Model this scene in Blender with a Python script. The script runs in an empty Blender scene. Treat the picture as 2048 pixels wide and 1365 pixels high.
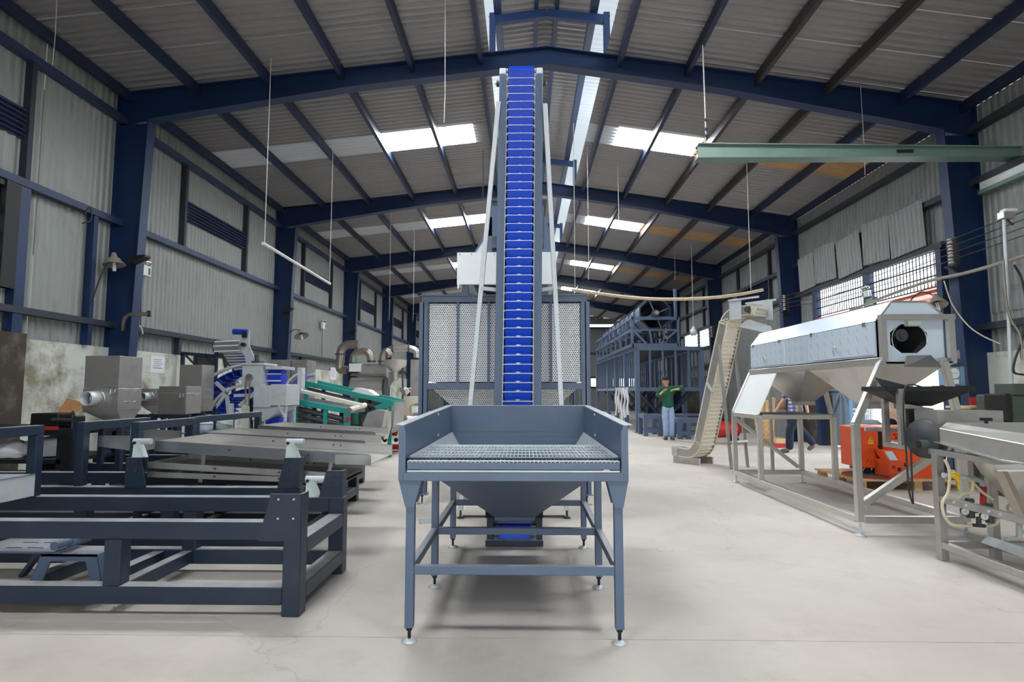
import bpy, bmesh, math, random
from mathutils import Vector as V, Matrix, Euler
random.seed(7)
PI = math.pi
SC = bpy.context.scene
COL = SC.collection
# ------------------------------------------------------------------ camera, world, sun, exposure
FPX, EYE = 1200.0, 1.3                       # focal length in pixels of the 2048x1365 frame, lens height
PITCH = math.atan((783 - 682.5) / FPX)
YAW = math.atan(26 * math.cos(PITCH) / FPX)
cd = bpy.data.cameras.new('camera'); cam = bpy.data.objects.new('camera', cd); COL.objects.link(cam)
cd.sensor_fit = 'HORIZONTAL'; cd.sensor_width = 36.0; cd.lens = FPX / 2048 * 36.0
cd.clip_start = 0.05; cd.clip_end = 400
cam.location = (0, 0, EYE); cam.rotation_euler = (PI / 2 + PITCH, 0, YAW)
SC.camera = cam
w = bpy.data.worlds.new('overcast_sky'); SC.world = w; w.use_nodes = True
bg = w.node_tree.nodes['Background']
bg.inputs[0].default_value = (0.86, 0.93, 1.0, 1); bg.inputs[1].default_value = 3.6
SKYLIGHT = 30.0                              # radiance of the clean translucent roof sheets under that sky
sd = bpy.data.lights.new('sun', 'SUN'); so = bpy.data.objects.new('sun', sd); COL.objects.link(so)
sd.energy = 6.0; sd.angle = math.radians(12); sd.color = (1.0, 0.97, 0.92)
so.rotation_euler = (math.radians(20), math.radians(-14), 0); so.location = (0, 0, 30)
SC.view_settings.view_transform = 'Standard'; SC.view_settings.look = 'None'
SC.view_settings.gamma = 1.0; SC.view_settings.use_curve_mapping = False
SC.view_settings.exposure = 0.22
SC.cycles.max_bounces = 8; SC.cycles.diffuse_bounces = 4; SC.cycles.glossy_bounces = 3
SC.cycles.sample_clamp_indirect = 6.0
SC.cycles.use_denoising = True

# ------------------------------------------------------------------ pixel -> place
def ray(x, y):
    a, c = (x - 1024) / FPX, -(y - 682.5) / FPX
    Y = math.cos(PITCH) - c * math.sin(PITCH); Z = math.sin(PITCH) + c * math.cos(PITCH)
    return V((a * math.cos(YAW) - Y * math.sin(YAW), a * math.sin(YAW) + Y * math.cos(YAW), Z))
def fl(x, y, z=0.0):                          # where the pixel's line meets the height z
    d = ray(x, y); return V((0, 0, EYE)) + d * ((z - EYE) / d.z)
def at(x, y, Y):                              # ... meets the upright plane at depth Y
    d = ray(x, y); return V((0, 0, EYE)) + d * (Y / d.y)
def atx(x, y, X):                             # ... meets the upright plane at sideways X
    d = ray(x, y); return V((0, 0, EYE)) + d * (X / d.x)

# ------------------------------------------------------------------ materials
def lin(c):
    return tuple(((u / 255) / 12.92 if u / 255 <= 0.04045 else ((u / 255 + 0.055) / 1.055) ** 2.4) for u in c)
MATS = {}
def mat(name, rgb, rough=0.5, metal=0.0, var=0.12, scale=6.0, bump=0.0, bscale=40.0, dark=None, dscale=1.5, damt=0.5, emit=0.0, trans=0.0, spec=0.5, stretch=None, dpos=(0.5, 0.75), dust_sheen=0.0):
    """Principled material: base colour with noise, optional second colour in patches (dirt, rust), fine bump."""
    m = bpy.data.materials.new(name); m.use_nodes = True; nt = m.node_tree; N = nt.nodes; Lk = nt.links
    p = N['Principled BSDF']; c = lin(rgb)
    p.inputs['Roughness'].default_value = rough; p.inputs['Metallic'].default_value = metal
    p.inputs['Specular IOR Level'].default_value = spec
    tc = N.new('ShaderNodeTexCoord'); src = tc.outputs['Object']
    if stretch:
        mp = N.new('ShaderNodeMapping'); mp.inputs['Scale'].default_value = stretch; Lk.new(src, mp.inputs[0]); src = mp.outputs[0]
    n = N.new('ShaderNodeTexNoise'); n.inputs['Scale'].default_value = scale; n.inputs['Detail'].default_value = 6; Lk.new(src, n.inputs['Vector'])
    mx = N.new('ShaderNodeMix'); mx.data_type = 'RGBA'
    mx.inputs[6].default_value = (*[u * (1 - var) for u in c], 1); mx.inputs[7].default_value = (*[min(1, u * (1 + var)) for u in c], 1)
    Lk.new(n.outputs[0], mx.inputs[0]); out = mx.outputs[2]
    if dark:
        n2 = N.new('ShaderNodeTexNoise'); n2.inputs['Scale'].default_value = dscale; n2.inputs['Detail'].default_value = 8; n2.inputs['Roughness'].default_value = 0.7
        Lk.new(src, n2.inputs['Vector'])
        mr = N.new('ShaderNodeMapRange'); mr.inputs[1].default_value = dpos[0]; mr.inputs[2].default_value = dpos[1]; mr.inputs[4].default_value = damt
        Lk.new(n2.outputs[0], mr.inputs[0])
        m2 = N.new('ShaderNodeMix'); m2.data_type = 'RGBA'; m2.inputs[7].default_value = (*lin(dark), 1)
        Lk.new(mr.outputs[0], m2.inputs[0]); Lk.new(out, m2.inputs[6]); out = m2.outputs[2]
    if dust_sheen > 0:                                  # dusty film plus bright top sheen painted in, on faces that look up
        ge = N.new('ShaderNodeNewGeometry'); sx = N.new('ShaderNodeSeparateXYZ'); Lk.new(ge.outputs['Normal'], sx.inputs[0])
        du = N.new('ShaderNodeMapRange'); du.inputs[1].default_value = 0.75; du.inputs[2].default_value = 0.98; du.inputs[4].default_value = dust_sheen; Lk.new(sx.outputs['Z'], du.inputs[0])
        nd = N.new('ShaderNodeTexNoise'); nd.inputs['Scale'].default_value = 5.0; nd.inputs['Detail'].default_value = 6; Lk.new(tc.outputs['Object'], nd.inputs['Vector'])
        nr = N.new('ShaderNodeMapRange'); nr.inputs[1].default_value = 0.3; nr.inputs[2].default_value = 0.6; nr.inputs[3].default_value = 0.6; Lk.new(nd.outputs[0], nr.inputs[0])
        mu = N.new('ShaderNodeMath'); mu.operation = 'MULTIPLY'; Lk.new(du.outputs[0], mu.inputs[0]); Lk.new(nr.outputs[0], mu.inputs[1])
        m3 = N.new('ShaderNodeMix'); m3.data_type = 'RGBA'; m3.inputs[7].default_value = (*lin((190, 188, 186)), 1)
        Lk.new(mu.outputs[0], m3.inputs[0]); Lk.new(out, m3.inputs[6]); out = m3.outputs[2]
    Lk.new(out, p.inputs['Base Color'])
    if metal > 0.3:
        r = N.new('ShaderNodeMapRange'); r.inputs[3].default_value = max(0.05, rough - 0.03); r.inputs[4].default_value = rough + 0.05
        Lk.new(n.outputs[0], r.inputs[0]); Lk.new(r.outputs[0], p.inputs['Roughness'])
    if bump > 0:
        nb = N.new('ShaderNodeTexNoise'); nb.inputs['Scale'].default_value = bscale; nb.inputs['Detail'].default_value = 4; Lk.new(src, nb.inputs['Vector'])
        b = N.new('ShaderNodeBump'); b.inputs['Strength'].default_value = bump; b.inputs['Distance'].default_value = 0.01
        Lk.new(nb.outputs[0], b.inputs['Height']); Lk.new(b.outputs[0], p.inputs['Normal'])
    if emit > 0:
        p.inputs['Emission Color'].default_value = (*c, 1); p.inputs['Emission Strength'].default_value = emit
    if trans > 0:
        p.inputs['Transmission Weight'].default_value = trans
    MATS[name] = m; return m
mat('navy', (82, 99, 126), 0.42, dust_sheen=0.4, var=0.08, scale=3, dark=(110, 118, 128), dscale=2.2, damt=0.25)
mat('navy_dark', (30, 45, 63), 0.4, dust_sheen=0.75, var=0.1, scale=4, dark=(78, 84, 96), dscale=2.5, damt=0.2)
mat('slate', (86, 102, 126), 0.42, dust_sheen=0.6, var=0.07, scale=2.5, dark=(120, 132, 150), dscale=1.8, damt=0.3)
mat('blue_steel', (18, 44, 84), 0.45, var=0.15, scale=2, dark=(22, 24, 30), dscale=1.2, damt=0.45)
mat('roof_steel', (28, 42, 72), 0.5, var=0.15, scale=2, dark=(40, 34, 32), dscale=1.0, damt=0.35)
mat('purlin_rusty', (58, 50, 52), 0.6, var=0.2, scale=5)
mat('roof_sheet', (146, 143, 144), 0.45, metal=0.3, var=0.08, scale=1.2, dark=(118, 114, 114), dscale=0.8, damt=0.5)
mat('wall_sheet', (148, 152, 147), 0.5, metal=0.15, var=0.08, scale=1.0, dark=(110, 112, 108), dscale=1.3, damt=0.55, stretch=(1, 2.5, 0.5))
mat('wall_sheet_grimy', (142, 145, 143), 0.55, metal=0.1, var=0.12, scale=1.0, dark=(84, 86, 84), dscale=1.4, damt=0.7, stretch=(1, 2.5, 0.4))
mat('girt_steel', (44, 50, 62), 0.6, var=0.2, scale=4, dark=(70, 60, 54), dscale=2, damt=0.5)
mat('louver_blue', (42, 56, 88), 0.5, var=0.1)
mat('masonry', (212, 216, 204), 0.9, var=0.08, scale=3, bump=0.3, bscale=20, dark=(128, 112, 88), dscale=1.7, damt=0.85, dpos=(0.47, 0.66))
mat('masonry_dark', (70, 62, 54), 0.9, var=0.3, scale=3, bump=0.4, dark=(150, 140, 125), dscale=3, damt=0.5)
mat('stainless', (208, 205, 200), 0.32, metal=0.82, var=0.04, scale=3, dark=(168, 162, 154), dscale=2.5, damt=0.4)
mat('stainless_dull', (182, 180, 176), 0.36, metal=0.75, var=0.1, scale=4, dark=(112, 106, 98), dscale=3, damt=0.5)
mat('stainless_bright', (205, 205, 203), 0.22, metal=0.9, var=0.05, scale=3)
mat('tray_steel', (138, 142, 148), 0.3, metal=0.75, var=0.06, scale=3, dark=(108, 110, 114), dscale=2.5, damt=0.5)  # darkened stainless: the dark floor mirrored in tray fronts is painted in
mat('galvanised', (204, 210, 213), 0.42, metal=0.3, var=0.08, scale=14, dark=(172, 178, 182), dscale=8, damt=0.5)
mat('filmed_steel', (214, 226, 238), 0.3, metal=0.1, var=0.04, scale=2)
mat('film_print', (168, 190, 222), 0.4, var=0.02)
mat('bucket_blue', (34, 84, 218), 0.25, var=0.06, scale=3)
mat('belt_blue', (30, 62, 205), 0.35, var=0.1, scale=4)
mat('motor_blue', (18, 62, 168), 0.4, var=0.1)
mat('teal', (32, 148, 138), 0.45, var=0.08, scale=4, dark=(24, 100, 96), dscale=3, damt=0.3)
mat('rubber', (22, 22, 24), 0.7, var=0.2)
mat('black_metal', (28, 29, 32), 0.5, metal=0.2, var=0.2)
mat('dark_grey', (70, 72, 76), 0.5, metal=0.3, var=0.15)
mat('concrete_grey', (150, 146, 140), 0.9, var=0.1)
mat('white_paint', (232, 236, 236), 0.45, var=0.03)
mat('white_belt', (222, 216, 200), 0.5, var=0.06, scale=8)
mat('cream_paint', (214, 206, 182), 0.5, var=0.06)
mat('beige_pipe', (200, 184, 158), 0.5, var=0.1, scale=5)
mat('brown_pipe', (158, 150, 140), 0.32, metal=0.75, var=0.15, scale=5)
mat('orange', (236, 88, 34), 0.4, var=0.04)
mat('orange_dark', (60, 22, 14), 0.7)
mat('yellow', (238, 200, 40), 0.5, var=0.04)
mat('red', (176, 34, 34), 0.5, var=0.15)
mat('wood', (196, 152, 102), 0.75, var=0.2, scale=6, stretch=(1, 8, 1))
mat('wood_pale', (216, 186, 140), 0.75, var=0.18, scale=6, stretch=(8, 1, 1))
mat('cardboard', (176, 126, 82), 0.85, var=0.12)
mat('paper', (238, 236, 240), 0.8, var=0.02)
mat('ink', (60, 62, 110), 0.8)
mat('cable', (40, 40, 42), 0.6)
mat('cable_white', (210, 208, 204), 0.6)
mat('hose', (214, 204, 172), 0.4, var=0.08)
mat('glass_lamp', (236, 240, 244), 0.15, var=0.02)
mat('enamel', (150, 142, 132), 0.4, var=0.12, scale=6)
mat('green_paint', (108, 132, 124), 0.4, var=0.1, scale=2, dark=(48, 74, 66), dscale=2, damt=0.4)
mat('machine_green', (70, 84, 74), 0.5, var=0.2, scale=6, dark=(36, 36, 32), dscale=4, damt=0.6)
mat('door_blue', (132, 152, 168), 0.6, var=0.12, scale=2, dark=(122, 84, 58), dscale=1.5, damt=0.7)
mat('scale_blue', (128, 170, 206), 0.45, var=0.06)
mat('exit_green', (26, 92, 66), 0.5)
mat('dirty_skylight_grey', (196, 200, 206), 0.5, var=0.08, scale=2)
mat('dirty_skylight_amber', (186, 150, 104), 0.5, var=0.25, scale=3, dark=(140, 112, 84), dscale=2, damt=0.7, stretch=(1, 4, 1))
mat('skin', (206, 158, 130), 0.55, var=0.05)
mat('hair', (24, 20, 20), 0.7)
mat('shirt_green', (24, 84, 58), 0.85, var=0.15, scale=12, bump=0.4, bscale=14)
mat('denim', (150, 174, 206), 0.9, var=0.25, scale=7, bump=0.3, bscale=16, dark=(214, 216, 216), dscale=5, damt=0.8)
mat('trousers_navy', (28, 38, 58), 0.9, var=0.15, scale=10, bump=0.3, bscale=14)
mat('shirt_cream', (232, 208, 182), 0.9, var=0.06, bump=0.3, bscale=14)
mat('shoe', (86, 78, 72), 0.7, var=0.2)
mat('cap_black', (24, 28, 34), 0.8)
mat('roof_red', (168, 78, 62), 0.7, var=0.15, scale=3)
mat('outside_wall', (226, 214, 190), 0.8, var=0.06)
mat('asphalt', (190, 186, 180), 0.9, var=0.1)
mat('cloth_white', (226, 226, 232), 0.9, var=0.06)
mat('porcelain_blue', (206, 218, 236), 0.2, var=0.03)
mat('porcelain_green', (206, 220, 212), 0.2, var=0.03)
mat('screen', (196, 206, 216), 0.2, var=0.05)
mat('tank_dark', (52, 54, 58), 0.35, metal=0.5, var=0.15)
mat('brown_leaf', (60, 90, 50), 0.8)

def skylight_mat():
    m = bpy.data.materials.new('clean_translucent_sheet'); m.use_nodes = True; p = m.node_tree.nodes['Principled BSDF']
    p.inputs['Base Color'].default_value = (0.8, 0.85, 0.85, 1)
    p.inputs['Emission Color'].default_value = (0.93, 0.97, 1.0, 1); p.inputs['Emission Strength'].default_value = SKYLIGHT
    MATS['skylight'] = m
    m = m.copy(); m.name = 'ridge_translucent_sheet'; MATS['ridge_light'] = m
    m.node_tree.nodes['Principled BSDF'].inputs['Base Color'].default_value = (0.08, 0.09, 0.1, 1)
    m.node_tree.nodes['Principled BSDF'].inputs['Emission Strength'].default_value = 0.6
    m.node_tree.nodes['Principled BSDF'].inputs['Emission Color'].default_value = (0.80, 0.9, 1.0, 1)
skylight_mat()

def floor_mat():
    m = bpy.data.materials.new('concrete_floor'); m.use_nodes = True; nt = m.node_tree; N = nt.nodes; Lk = nt.links; p = N['Principled BSDF']
    tc = N.new('ShaderNodeTexCoord')
    def noise(scale, detail, rough=0.6):
        n = N.new('ShaderNodeTexNoise'); n.inputs['Scale'].default_value = scale; n.inputs['Detail'].default_value = detail; n.inputs['Roughness'].default_value = rough
        Lk.new(tc.outputs['Object'], n.inputs['Vector']); return n
    def ramp(n, a, b):
        r = N.new('ShaderNodeMapRange'); r.inputs[1].default_value = a; r.inputs[2].default_value = b; Lk.new(n.outputs[0], r.inputs[0]); return r
    def mix(f, a, b):
        x = N.new('ShaderNodeMix'); x.data_type = 'RGBA'
        for k, s in ((6, a), (7, b)):
            if isinstance(s, tuple): x.inputs[k].default_value = (*lin(s), 1)
            else: Lk.new(s, x.inputs[k])
        Lk.new(f, x.inputs[0]); return x.outputs[2]
    c = mix(ramp(noise(0.5, 8), 0.3, 0.7).outputs[0], (188, 178, 168), (214, 206, 196))
    s1 = N.new('ShaderNodeMath'); s1.operation = 'MULTIPLY'; s1.inputs[1].default_value = 0.35
    Lk.new(ramp(noise(2.2, 10, 0.75), 0.52, 0.75).outputs[0], s1.inputs[0]); c = mix(s1.outputs[0], c, (150, 140, 130))
    s2 = N.new('ShaderNodeMath'); s2.operation = 'MULTIPLY'; s2.inputs[1].default_value = 0.5
    Lk.new(ramp(noise(9, 10, 0.8), 0.62, 0.8).outputs[0], s2.inputs[0]); c = mix(s2.outputs[0], c, (120, 112, 104))
    vo = N.new('ShaderNodeTexVoronoi'); vo.feature = 'DISTANCE_TO_EDGE'; vo.inputs['Scale'].default_value = 0.32
    nd = noise(1.3, 6); ad = N.new('ShaderNodeVectorMath'); ad.operation = 'ADD'
    Lk.new(tc.outputs['Object'], ad.inputs[0]); Lk.new(nd.outputs[1], ad.inputs[1]); Lk.new(ad.outputs[0], vo.inputs['Vector'])
    cr = N.new('ShaderNodeMapRange'); cr.inputs[1].default_value = 0.0; cr.inputs[2].default_value = 0.004; cr.inputs[3].default_value = 0.22; cr.inputs[4].default_value = 0.0
    Lk.new(vo.outputs['Distance'], cr.inputs[0]); c = mix(cr.outputs[0], c, (110, 102, 94))
    Lk.new(c, p.inputs['Base Color']); p.inputs['Roughness'].default_value = 0.62; p.inputs['Specular IOR Level'].default_value = 0.35
    b = N.new('ShaderNodeBump'); b.inputs['Strength'].default_value = 0.12; b.inputs['Distance'].default_value = 0.01
    Lk.new(noise(30, 6).outputs[0], b.inputs['Height']); Lk.new(b.outputs[0], p.inputs['Normal'])
    MATS['floor'] = m
floor_mat()

def plaid_mat():
    m = bpy.data.materials.new('plaid_shirt'); m.use_nodes = True; nt = m.node_tree; N = nt.nodes; Lk = nt.links; p = N['Principled BSDF']
    tc = N.new('ShaderNodeTexCoord'); fs = []
    for ax in ('X', 'Z'):
        wv = N.new('ShaderNodeTexWave'); wv.wave_type = 'BANDS'; wv.bands_direction = ax; wv.inputs['Scale'].default_value = 4.0; wv.inputs['Distortion'].default_value = 0.4
        Lk.new(tc.outputs['Object'], wv.inputs['Vector']); fs.append(wv)
    ml = N.new('ShaderNodeMath'); ml.operation = 'MULTIPLY'; Lk.new(fs[0].outputs['Fac'], ml.inputs[0]); Lk.new(fs[1].outputs['Fac'], ml.inputs[1])
    x = N.new('ShaderNodeMix'); x.data_type = 'RGBA'; x.inputs[6].default_value = (*lin((74, 78, 130)), 1); x.inputs[7].default_value = (*lin((222, 216, 220)), 1)
    Lk.new(ml.outputs[0], x.inputs[0]); Lk.new(x.outputs[2], p.inputs['Base Color']); p.inputs['Roughness'].default_value = 0.9
    MATS['plaid'] = m
plaid_mat()

def perf_mat(name, rgb, scale, hole):
    """Perforated sheet: staggered round holes cut by transparency, as the real sheet is cut."""
    m = bpy.data.materials.new(name); m.use_nodes = True; nt = m.node_tree; N = nt.nodes; Lk = nt.links; p = N['Principled BSDF']
    p.inputs['Base Color'].default_value = (*lin(rgb), 1); p.inputs['Metallic'].default_value = 0.1; p.inputs['Roughness'].default_value = 0.45
    tc = N.new('ShaderNodeTexCoord'); sp = N.new('ShaderNodeSeparateXYZ'); Lk.new(tc.outputs['Object'], sp.inputs[0])
    def mth(op, a, b=None):
        k = N.new('ShaderNodeMath'); k.operation = op
        for i, s in enumerate((a, b)):
            if s is None: continue
            if isinstance(s, (int, float)): k.inputs[i].default_value = s
            else: Lk.new(s, k.inputs[i])
        return k.outputs[0]
    def dist(ox, oz):
        fx = mth('SUBTRACT', mth('FRACT', mth('ADD', mth('MULTIPLY', sp.outputs['X'], scale), ox + 100)), 0.5)
        fz = mth('SUBTRACT', mth('FRACT', mth('ADD', mth('MULTIPLY', sp.outputs['Z'], scale / 1.732), oz + 100)), 0.5)
        fz = mth('MULTIPLY', fz, 1.732)
        return mth('SQRT', mth('ADD', mth('MULTIPLY', fx, fx), mth('MULTIPLY', fz, fz)))
    d = mth('MINIMUM', dist(0, 0), dist(0.5, 0.5)); h = mth('GREATER_THAN', d, hole)
    Lk.new(h, p.inputs['Alpha'])
    MATS[name] = m
perf_mat('perforated', (244, 247, 248), 40.0, 0.29)

# ------------------------------------------------------------------ mesh builder
class B:
    def __init__(s): s.v = []; s.f = []; s.sm = []
    def add(s, vs, fs, smooth=False):
        o = len(s.v); s.v += [V(v) for v in vs]
        for f in fs: s.f.append([i + o for i in f]); s.sm.append(smooth)
        return s
    def box(s, a, b):
        x0, y0, z0 = a; x1, y1, z1 = b
        return s.add([(x0, y0, z0), (x1, y0, z0), (x1, y1, z0), (x0, y1, z0), (x0, y0, z1), (x1, y0, z1), (x1, y1, z1), (x0, y1, z1)],
                     [(3, 2, 1, 0), (4, 5, 6, 7), (0, 1, 5, 4), (1, 2, 6, 5), (2, 3, 7, 6), (3, 0, 4, 7)])
    def cbox(s, c, d, rot=None):
        M = (rot if rot else Matrix.Identity(3)); c = V(c); h = V(d) / 2
        vs = [c + M @ V((h.x * i, h.y * j, h.z * k)) for k in (-1, 1) for i, j in ((-1, -1), (1, -1), (1, 1), (-1, 1))]
        return s.add(vs, [(3, 2, 1, 0), (4, 5, 6, 7), (0, 1, 5, 4), (1, 2, 6, 5), (2, 3, 7, 6), (3, 0, 4, 7)])
    def bar(s, p, q, w, h=None, up=(0, 0, 1)):
        p, q = V(p), V(q); h = w if h is None else h; d = (q - p).normalized(); u = V(up)
        if abs(d.dot(u)) > 0.98: u = V((0, 1, 0))
        a = d.cross(u).normalized(); b = a.cross(d).normalized()
        vs = [e + a * (w / 2 * i) + b * (h / 2 * j) for e in (p, q) for i, j in ((-1, -1), (1, -1), (1, 1), (-1, 1))]
        return s.add(vs, [(3, 2, 1, 0), (4, 5, 6, 7), (0, 1, 5, 4), (1, 2, 6, 5), (2, 3, 7, 6), (3, 0, 4, 7)])
    def cyl(s, p, q, r, r2=None, n=14, cap=True):
        p, q = V(p), V(q); r2 = r if r2 is None else r2; d = (q - p).normalized()
        u = V((0, 0, 1)) if abs(d.z) < 0.9 else V((1, 0, 0)); a = d.cross(u).normalized(); b = d.cross(a)
        vs = []
        for e, rr in ((p, r), (q, r2)):
            vs += [e + (a * math.cos(2 * PI * i / n) + b * math.sin(2 * PI * i / n)) * rr for i in range(n)]
        s.add(vs, [(i, (i + 1) % n, n + (i + 1) % n, n + i) for i in range(n)], True)
        if cap: s.add(vs, [list(range(n))[::-1], list(range(n, 2 * n))])
        return s
    def pipe(s, p, q, ro, ri, n=18):
        p, q = V(p), V(q); d = (q - p).normalized(); u = V((0, 0, 1)) if abs(d.z) < 0.9 else V((1, 0, 0)); a = d.cross(u).normalized(); b = d.cross(a)
        vs = []
        for e, rr in ((p, ro), (q, ro), (q, ri), (p, ri)):
            vs += [e + (a * math.cos(2 * PI * i / n) + b * math.sin(2 * PI * i / n)) * rr for i in range(n)]
        return s.add(vs, [(k * n + i, k * n + (i + 1) % n, ((k + 1) % 4) * n + (i + 1) % n, ((k + 1) % 4) * n + i) for k in range(4) for i in range(n)], True)
    def tube(s, pts, r, n=8, cap=True):
        pts = [V(p) for p in pts]; rs = r if isinstance(r, (list, tuple)) else [r] * len(pts)
        t = (pts[1] - pts[0]).normalized(); u = V((0, 0, 1)) if abs(t.z) < 0.9 else V((1, 0, 0)); a = t.cross(u).normalized(); vs = []
        for i, p in enumerate(pts):
            t2 = (pts[min(i + 1, len(pts) - 1)] - pts[max(i - 1, 0)]).normalized()
            a = (a - t2 * a.dot(t2)).normalized(); b = t2.cross(a)
            vs += [p + (a * math.cos(2 * PI * k / n) + b * math.sin(2 * PI * k / n)) * rs[i] for k in range(n)]
        m = len(pts)
        s.add(vs, [(j * n + k, j * n + (k + 1) % n, (j + 1) * n + (k + 1) % n, (j + 1) * n + k) for j in range(m - 1) for k in range(n)], True)
        if cap: s.add(vs, [list(range(n))[::-1], list(range((m - 1) * n, m * n))])
        return s
    def prism(s, poly, d, smooth=False):
        poly = [V(p) for p in poly]; d = V(d); n = len(poly); vs = poly + [p + d for p in poly]
        s.add(vs, [list(range(n))[::-1], list(range(n, 2 * n))])
        return s.add(vs, [(i, (i + 1) % n, n + (i + 1) % n, n + i) for i in range(n)], smooth)
    def plate(s, poly, t=0.004):
        poly = [V(p) for p in poly]; nrm = (poly[1] - poly[0]).cross(poly[2] - poly[1]).normalized()
        return s.prism([p - nrm * t / 2 for p in poly], nrm * t)
    def lathe(s, prof, c=(0, 0, 0), ax=(0, 0, 1), n=20):
        c, d = V(c), V(ax).normalized(); u = V((1, 0, 0)) if abs(d.x) < 0.9 else V((0, 1, 0)); a = d.cross(u).normalized(); b = d.cross(a)
        vs = [c + d * z + (a * math.cos(2 * PI * i / n) + b * math.sin(2 * PI * i / n)) * max(r, 1e-4) for r, z in prof for i in range(n)]
        m = len(prof)
        return s.add(vs, [(j * n + k, j * n + (k + 1) % n, (j + 1) * n + (k + 1) % n, (j + 1) * n + k) for j in range(m - 1) for k in range(n)], True)
    def frustum(s, r0, z0, r1, z1, t=0.005, open_top=True):
        """Four sloping plates from rectangle r0=(x0,y0,x1,y1) at z0 to r1 at z1."""
        A = [(r0[0], r0[1], z0), (r0[2], r0[1], z0), (r0[2], r0[3], z0), (r0[0], r0[3], z0)]
        C = [(r1[0], r1[1], z1), (r1[2], r1[1], z1), (r1[2], r1[3], z1), (r1[0], r1[3], z1)]
        for i in range(4): s.plate([A[i], A[(i + 1) % 4], C[(i + 1) % 4], C[i]], t)
        return s
    def mesh(s, name, inv=None):
        me = bpy.data.meshes.new(name); vs = [inv @ v for v in s.v] if inv else s.v
        me.from_pydata([tuple(v) for v in vs], [], s.f)
        me.polygons.foreach_set('use_smooth', s.sm)
        bm = bmesh.new(); bm.from_mesh(me); bmesh.ops.recalc_face_normals(bm, faces=bm.faces); bm.to_mesh(me); bm.free()
        me.update(); return me
WM = {}                                        # world matrix of every root and part
def mk(name, data, parent, M=None):
    o = bpy.data.objects.new(name, data); COL.objects.link(o)
    if parent: o.parent = parent
    WM[o.name] = M if M is not None else (WM[parent.name] if parent else Matrix.Identity(4))
    return o
def tag(o, label=None, cat=None, group=None, kind=None):
    for k, x in (('label', label), ('category', cat), ('group', group), ('kind', kind)):
        if x: o[k] = x
    return o
def thing(name, label, cat, loc=(0, 0, 0), rz=0.0, group=None, kind=None):
    M = Matrix.Translation(V(loc)) @ Matrix.Rotation(rz, 4, 'Z')
    o = mk(name, None, None, M); o.location = V(loc); o.rotation_euler = (0, 0, rz); o.empty_display_size = 0.2
    return tag(o, label, cat, group, kind)
def part(name, b, m, parent, local=False, bevel=0.0, label=None, kind=None):
    """One mesh object under its thing; b is in world coordinates unless local."""
    inv = None if local else WM[parent.name].inverted()
    me = b.mesh(name, inv); me.materials.append(MATS[m]); o = mk(name, me, parent)
    if bevel: bv(o, bevel)
    return tag(o, label, None, None, kind)
def bv(o, wd):
    md = o.modifiers.new('edge', 'BEVEL'); md.width = wd; md.segments = 1; md.limit_method = 'ANGLE'; md.angle_limit = math.radians(40)
def solo(name, b, m, label, cat, loc, group=None, kind=None, bevel=0.0):
    """A thing that is one mesh; b in world coordinates, origin at loc."""
    M = Matrix.Translation(V(loc)); me = b.mesh(name, M.inverted()); me.materials.append(MATS[m])
    o = mk(name, me, None, M); o.location = V(loc)
    if bevel: bv(o, bevel)
    return tag(o, label, cat, group, kind)
def dup(o, parent, off):
    """Another piece that shares o's mesh, moved by off."""
    c = o.copy(); COL.objects.link(c); c.parent = parent; c.location = V(o.location) + V(off); WM[c.name] = WM[parent.name] @ Matrix.Translation(c.location) if parent else Matrix.Translation(c.location); return c
def copy_thing(root, off, label=None, rz=None):
    r = root.copy(); COL.objects.link(r); r.location = V(root.location) + V(off)
    if rz is not None: r.rotation_euler = (0, 0, rz)
    if label: r['label'] = label
    WM[r.name] = Matrix.Translation(r.location) @ Matrix.Rotation(r.rotation_euler.z, 4, 'Z')
    for ch in [x for x in root.children]:
        c = ch.copy(); COL.objects.link(c); c.parent = r
        for g in [x for x in ch.children]:
            d = g.copy(); COL.objects.link(d); d.parent = c
    return r
def arc(c, r, a0, a1, n, plane='XZ'):
    out = []
    for i in range(n + 1):
        a = math.radians(a0 + (a1 - a0) * i / n); u, w_ = r * math.cos(a), r * math.sin(a)
        out.append(V(c) + (V((u, 0, w_)) if plane == 'XZ' else V((0, u, w_)) if plane == 'YZ' else V((u, w_, 0))))
    return out
def smooth_path(pts, n=6):
    """Catmull-Rom through the points."""
    P = [V(p) for p in pts]; P = [P[0] * 2 - P[1]] + P + [P[-1] * 2 - P[-2]]; out = []
    for i in range(1, len(P) - 2):
        for k in range(n):
            t = k / n; a, b, c, d = P[i - 1], P[i], P[i + 1], P[i + 2]
            out.append(0.5 * ((2 * b) + (c - a) * t + (2 * a - 5 * b + 4 * c - d) * t * t + (3 * b - a - 3 * c + d) * t ** 3))
    return out + [P[-2]]

# ================================================================== the hall
XL, XR, XA = -6.72, 7.22, 0.37               # wall lines and ridge line
ZL, ZR, ZA = 6.25, 5.92, 6.97                # eave and ridge heights
Y0, Y1 = -5.5, 40.0
FY = [-3.0, 3.2, 9.5, 15.85, 22.0, 28.0, 34.0]
def roofz(x): return ZL + (ZA - ZL) * (x - XL) / (XA - XL) if x < XA else ZR + (ZA - ZR) * (XR - x) / (XR - XA)

flr = solo('floor', B().box((XL - 0.15, Y0, -0.12), (XR + 0.15, Y1, -0.02)), 'masonry_dark', 'pale worn concrete floor of the workshop hall', None, (0, 0, 0), kind='structure')
for ya, yb in ((Y0, 3.28), (3.286, 15.95), (15.956, 28.0), (28.006, Y1)):
    part('floor_slab', B().box((XL - 0.15, ya, -0.02), (XR + 0.15, yb, 0.0)), 'floor', flr)
solo('outside_ground', B().box((-60, -50, -0.3), (70, 90, -0.14)), 'asphalt', 'pale paved ground outside the hall', None, (0, 0, 0), kind='structure')

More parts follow.
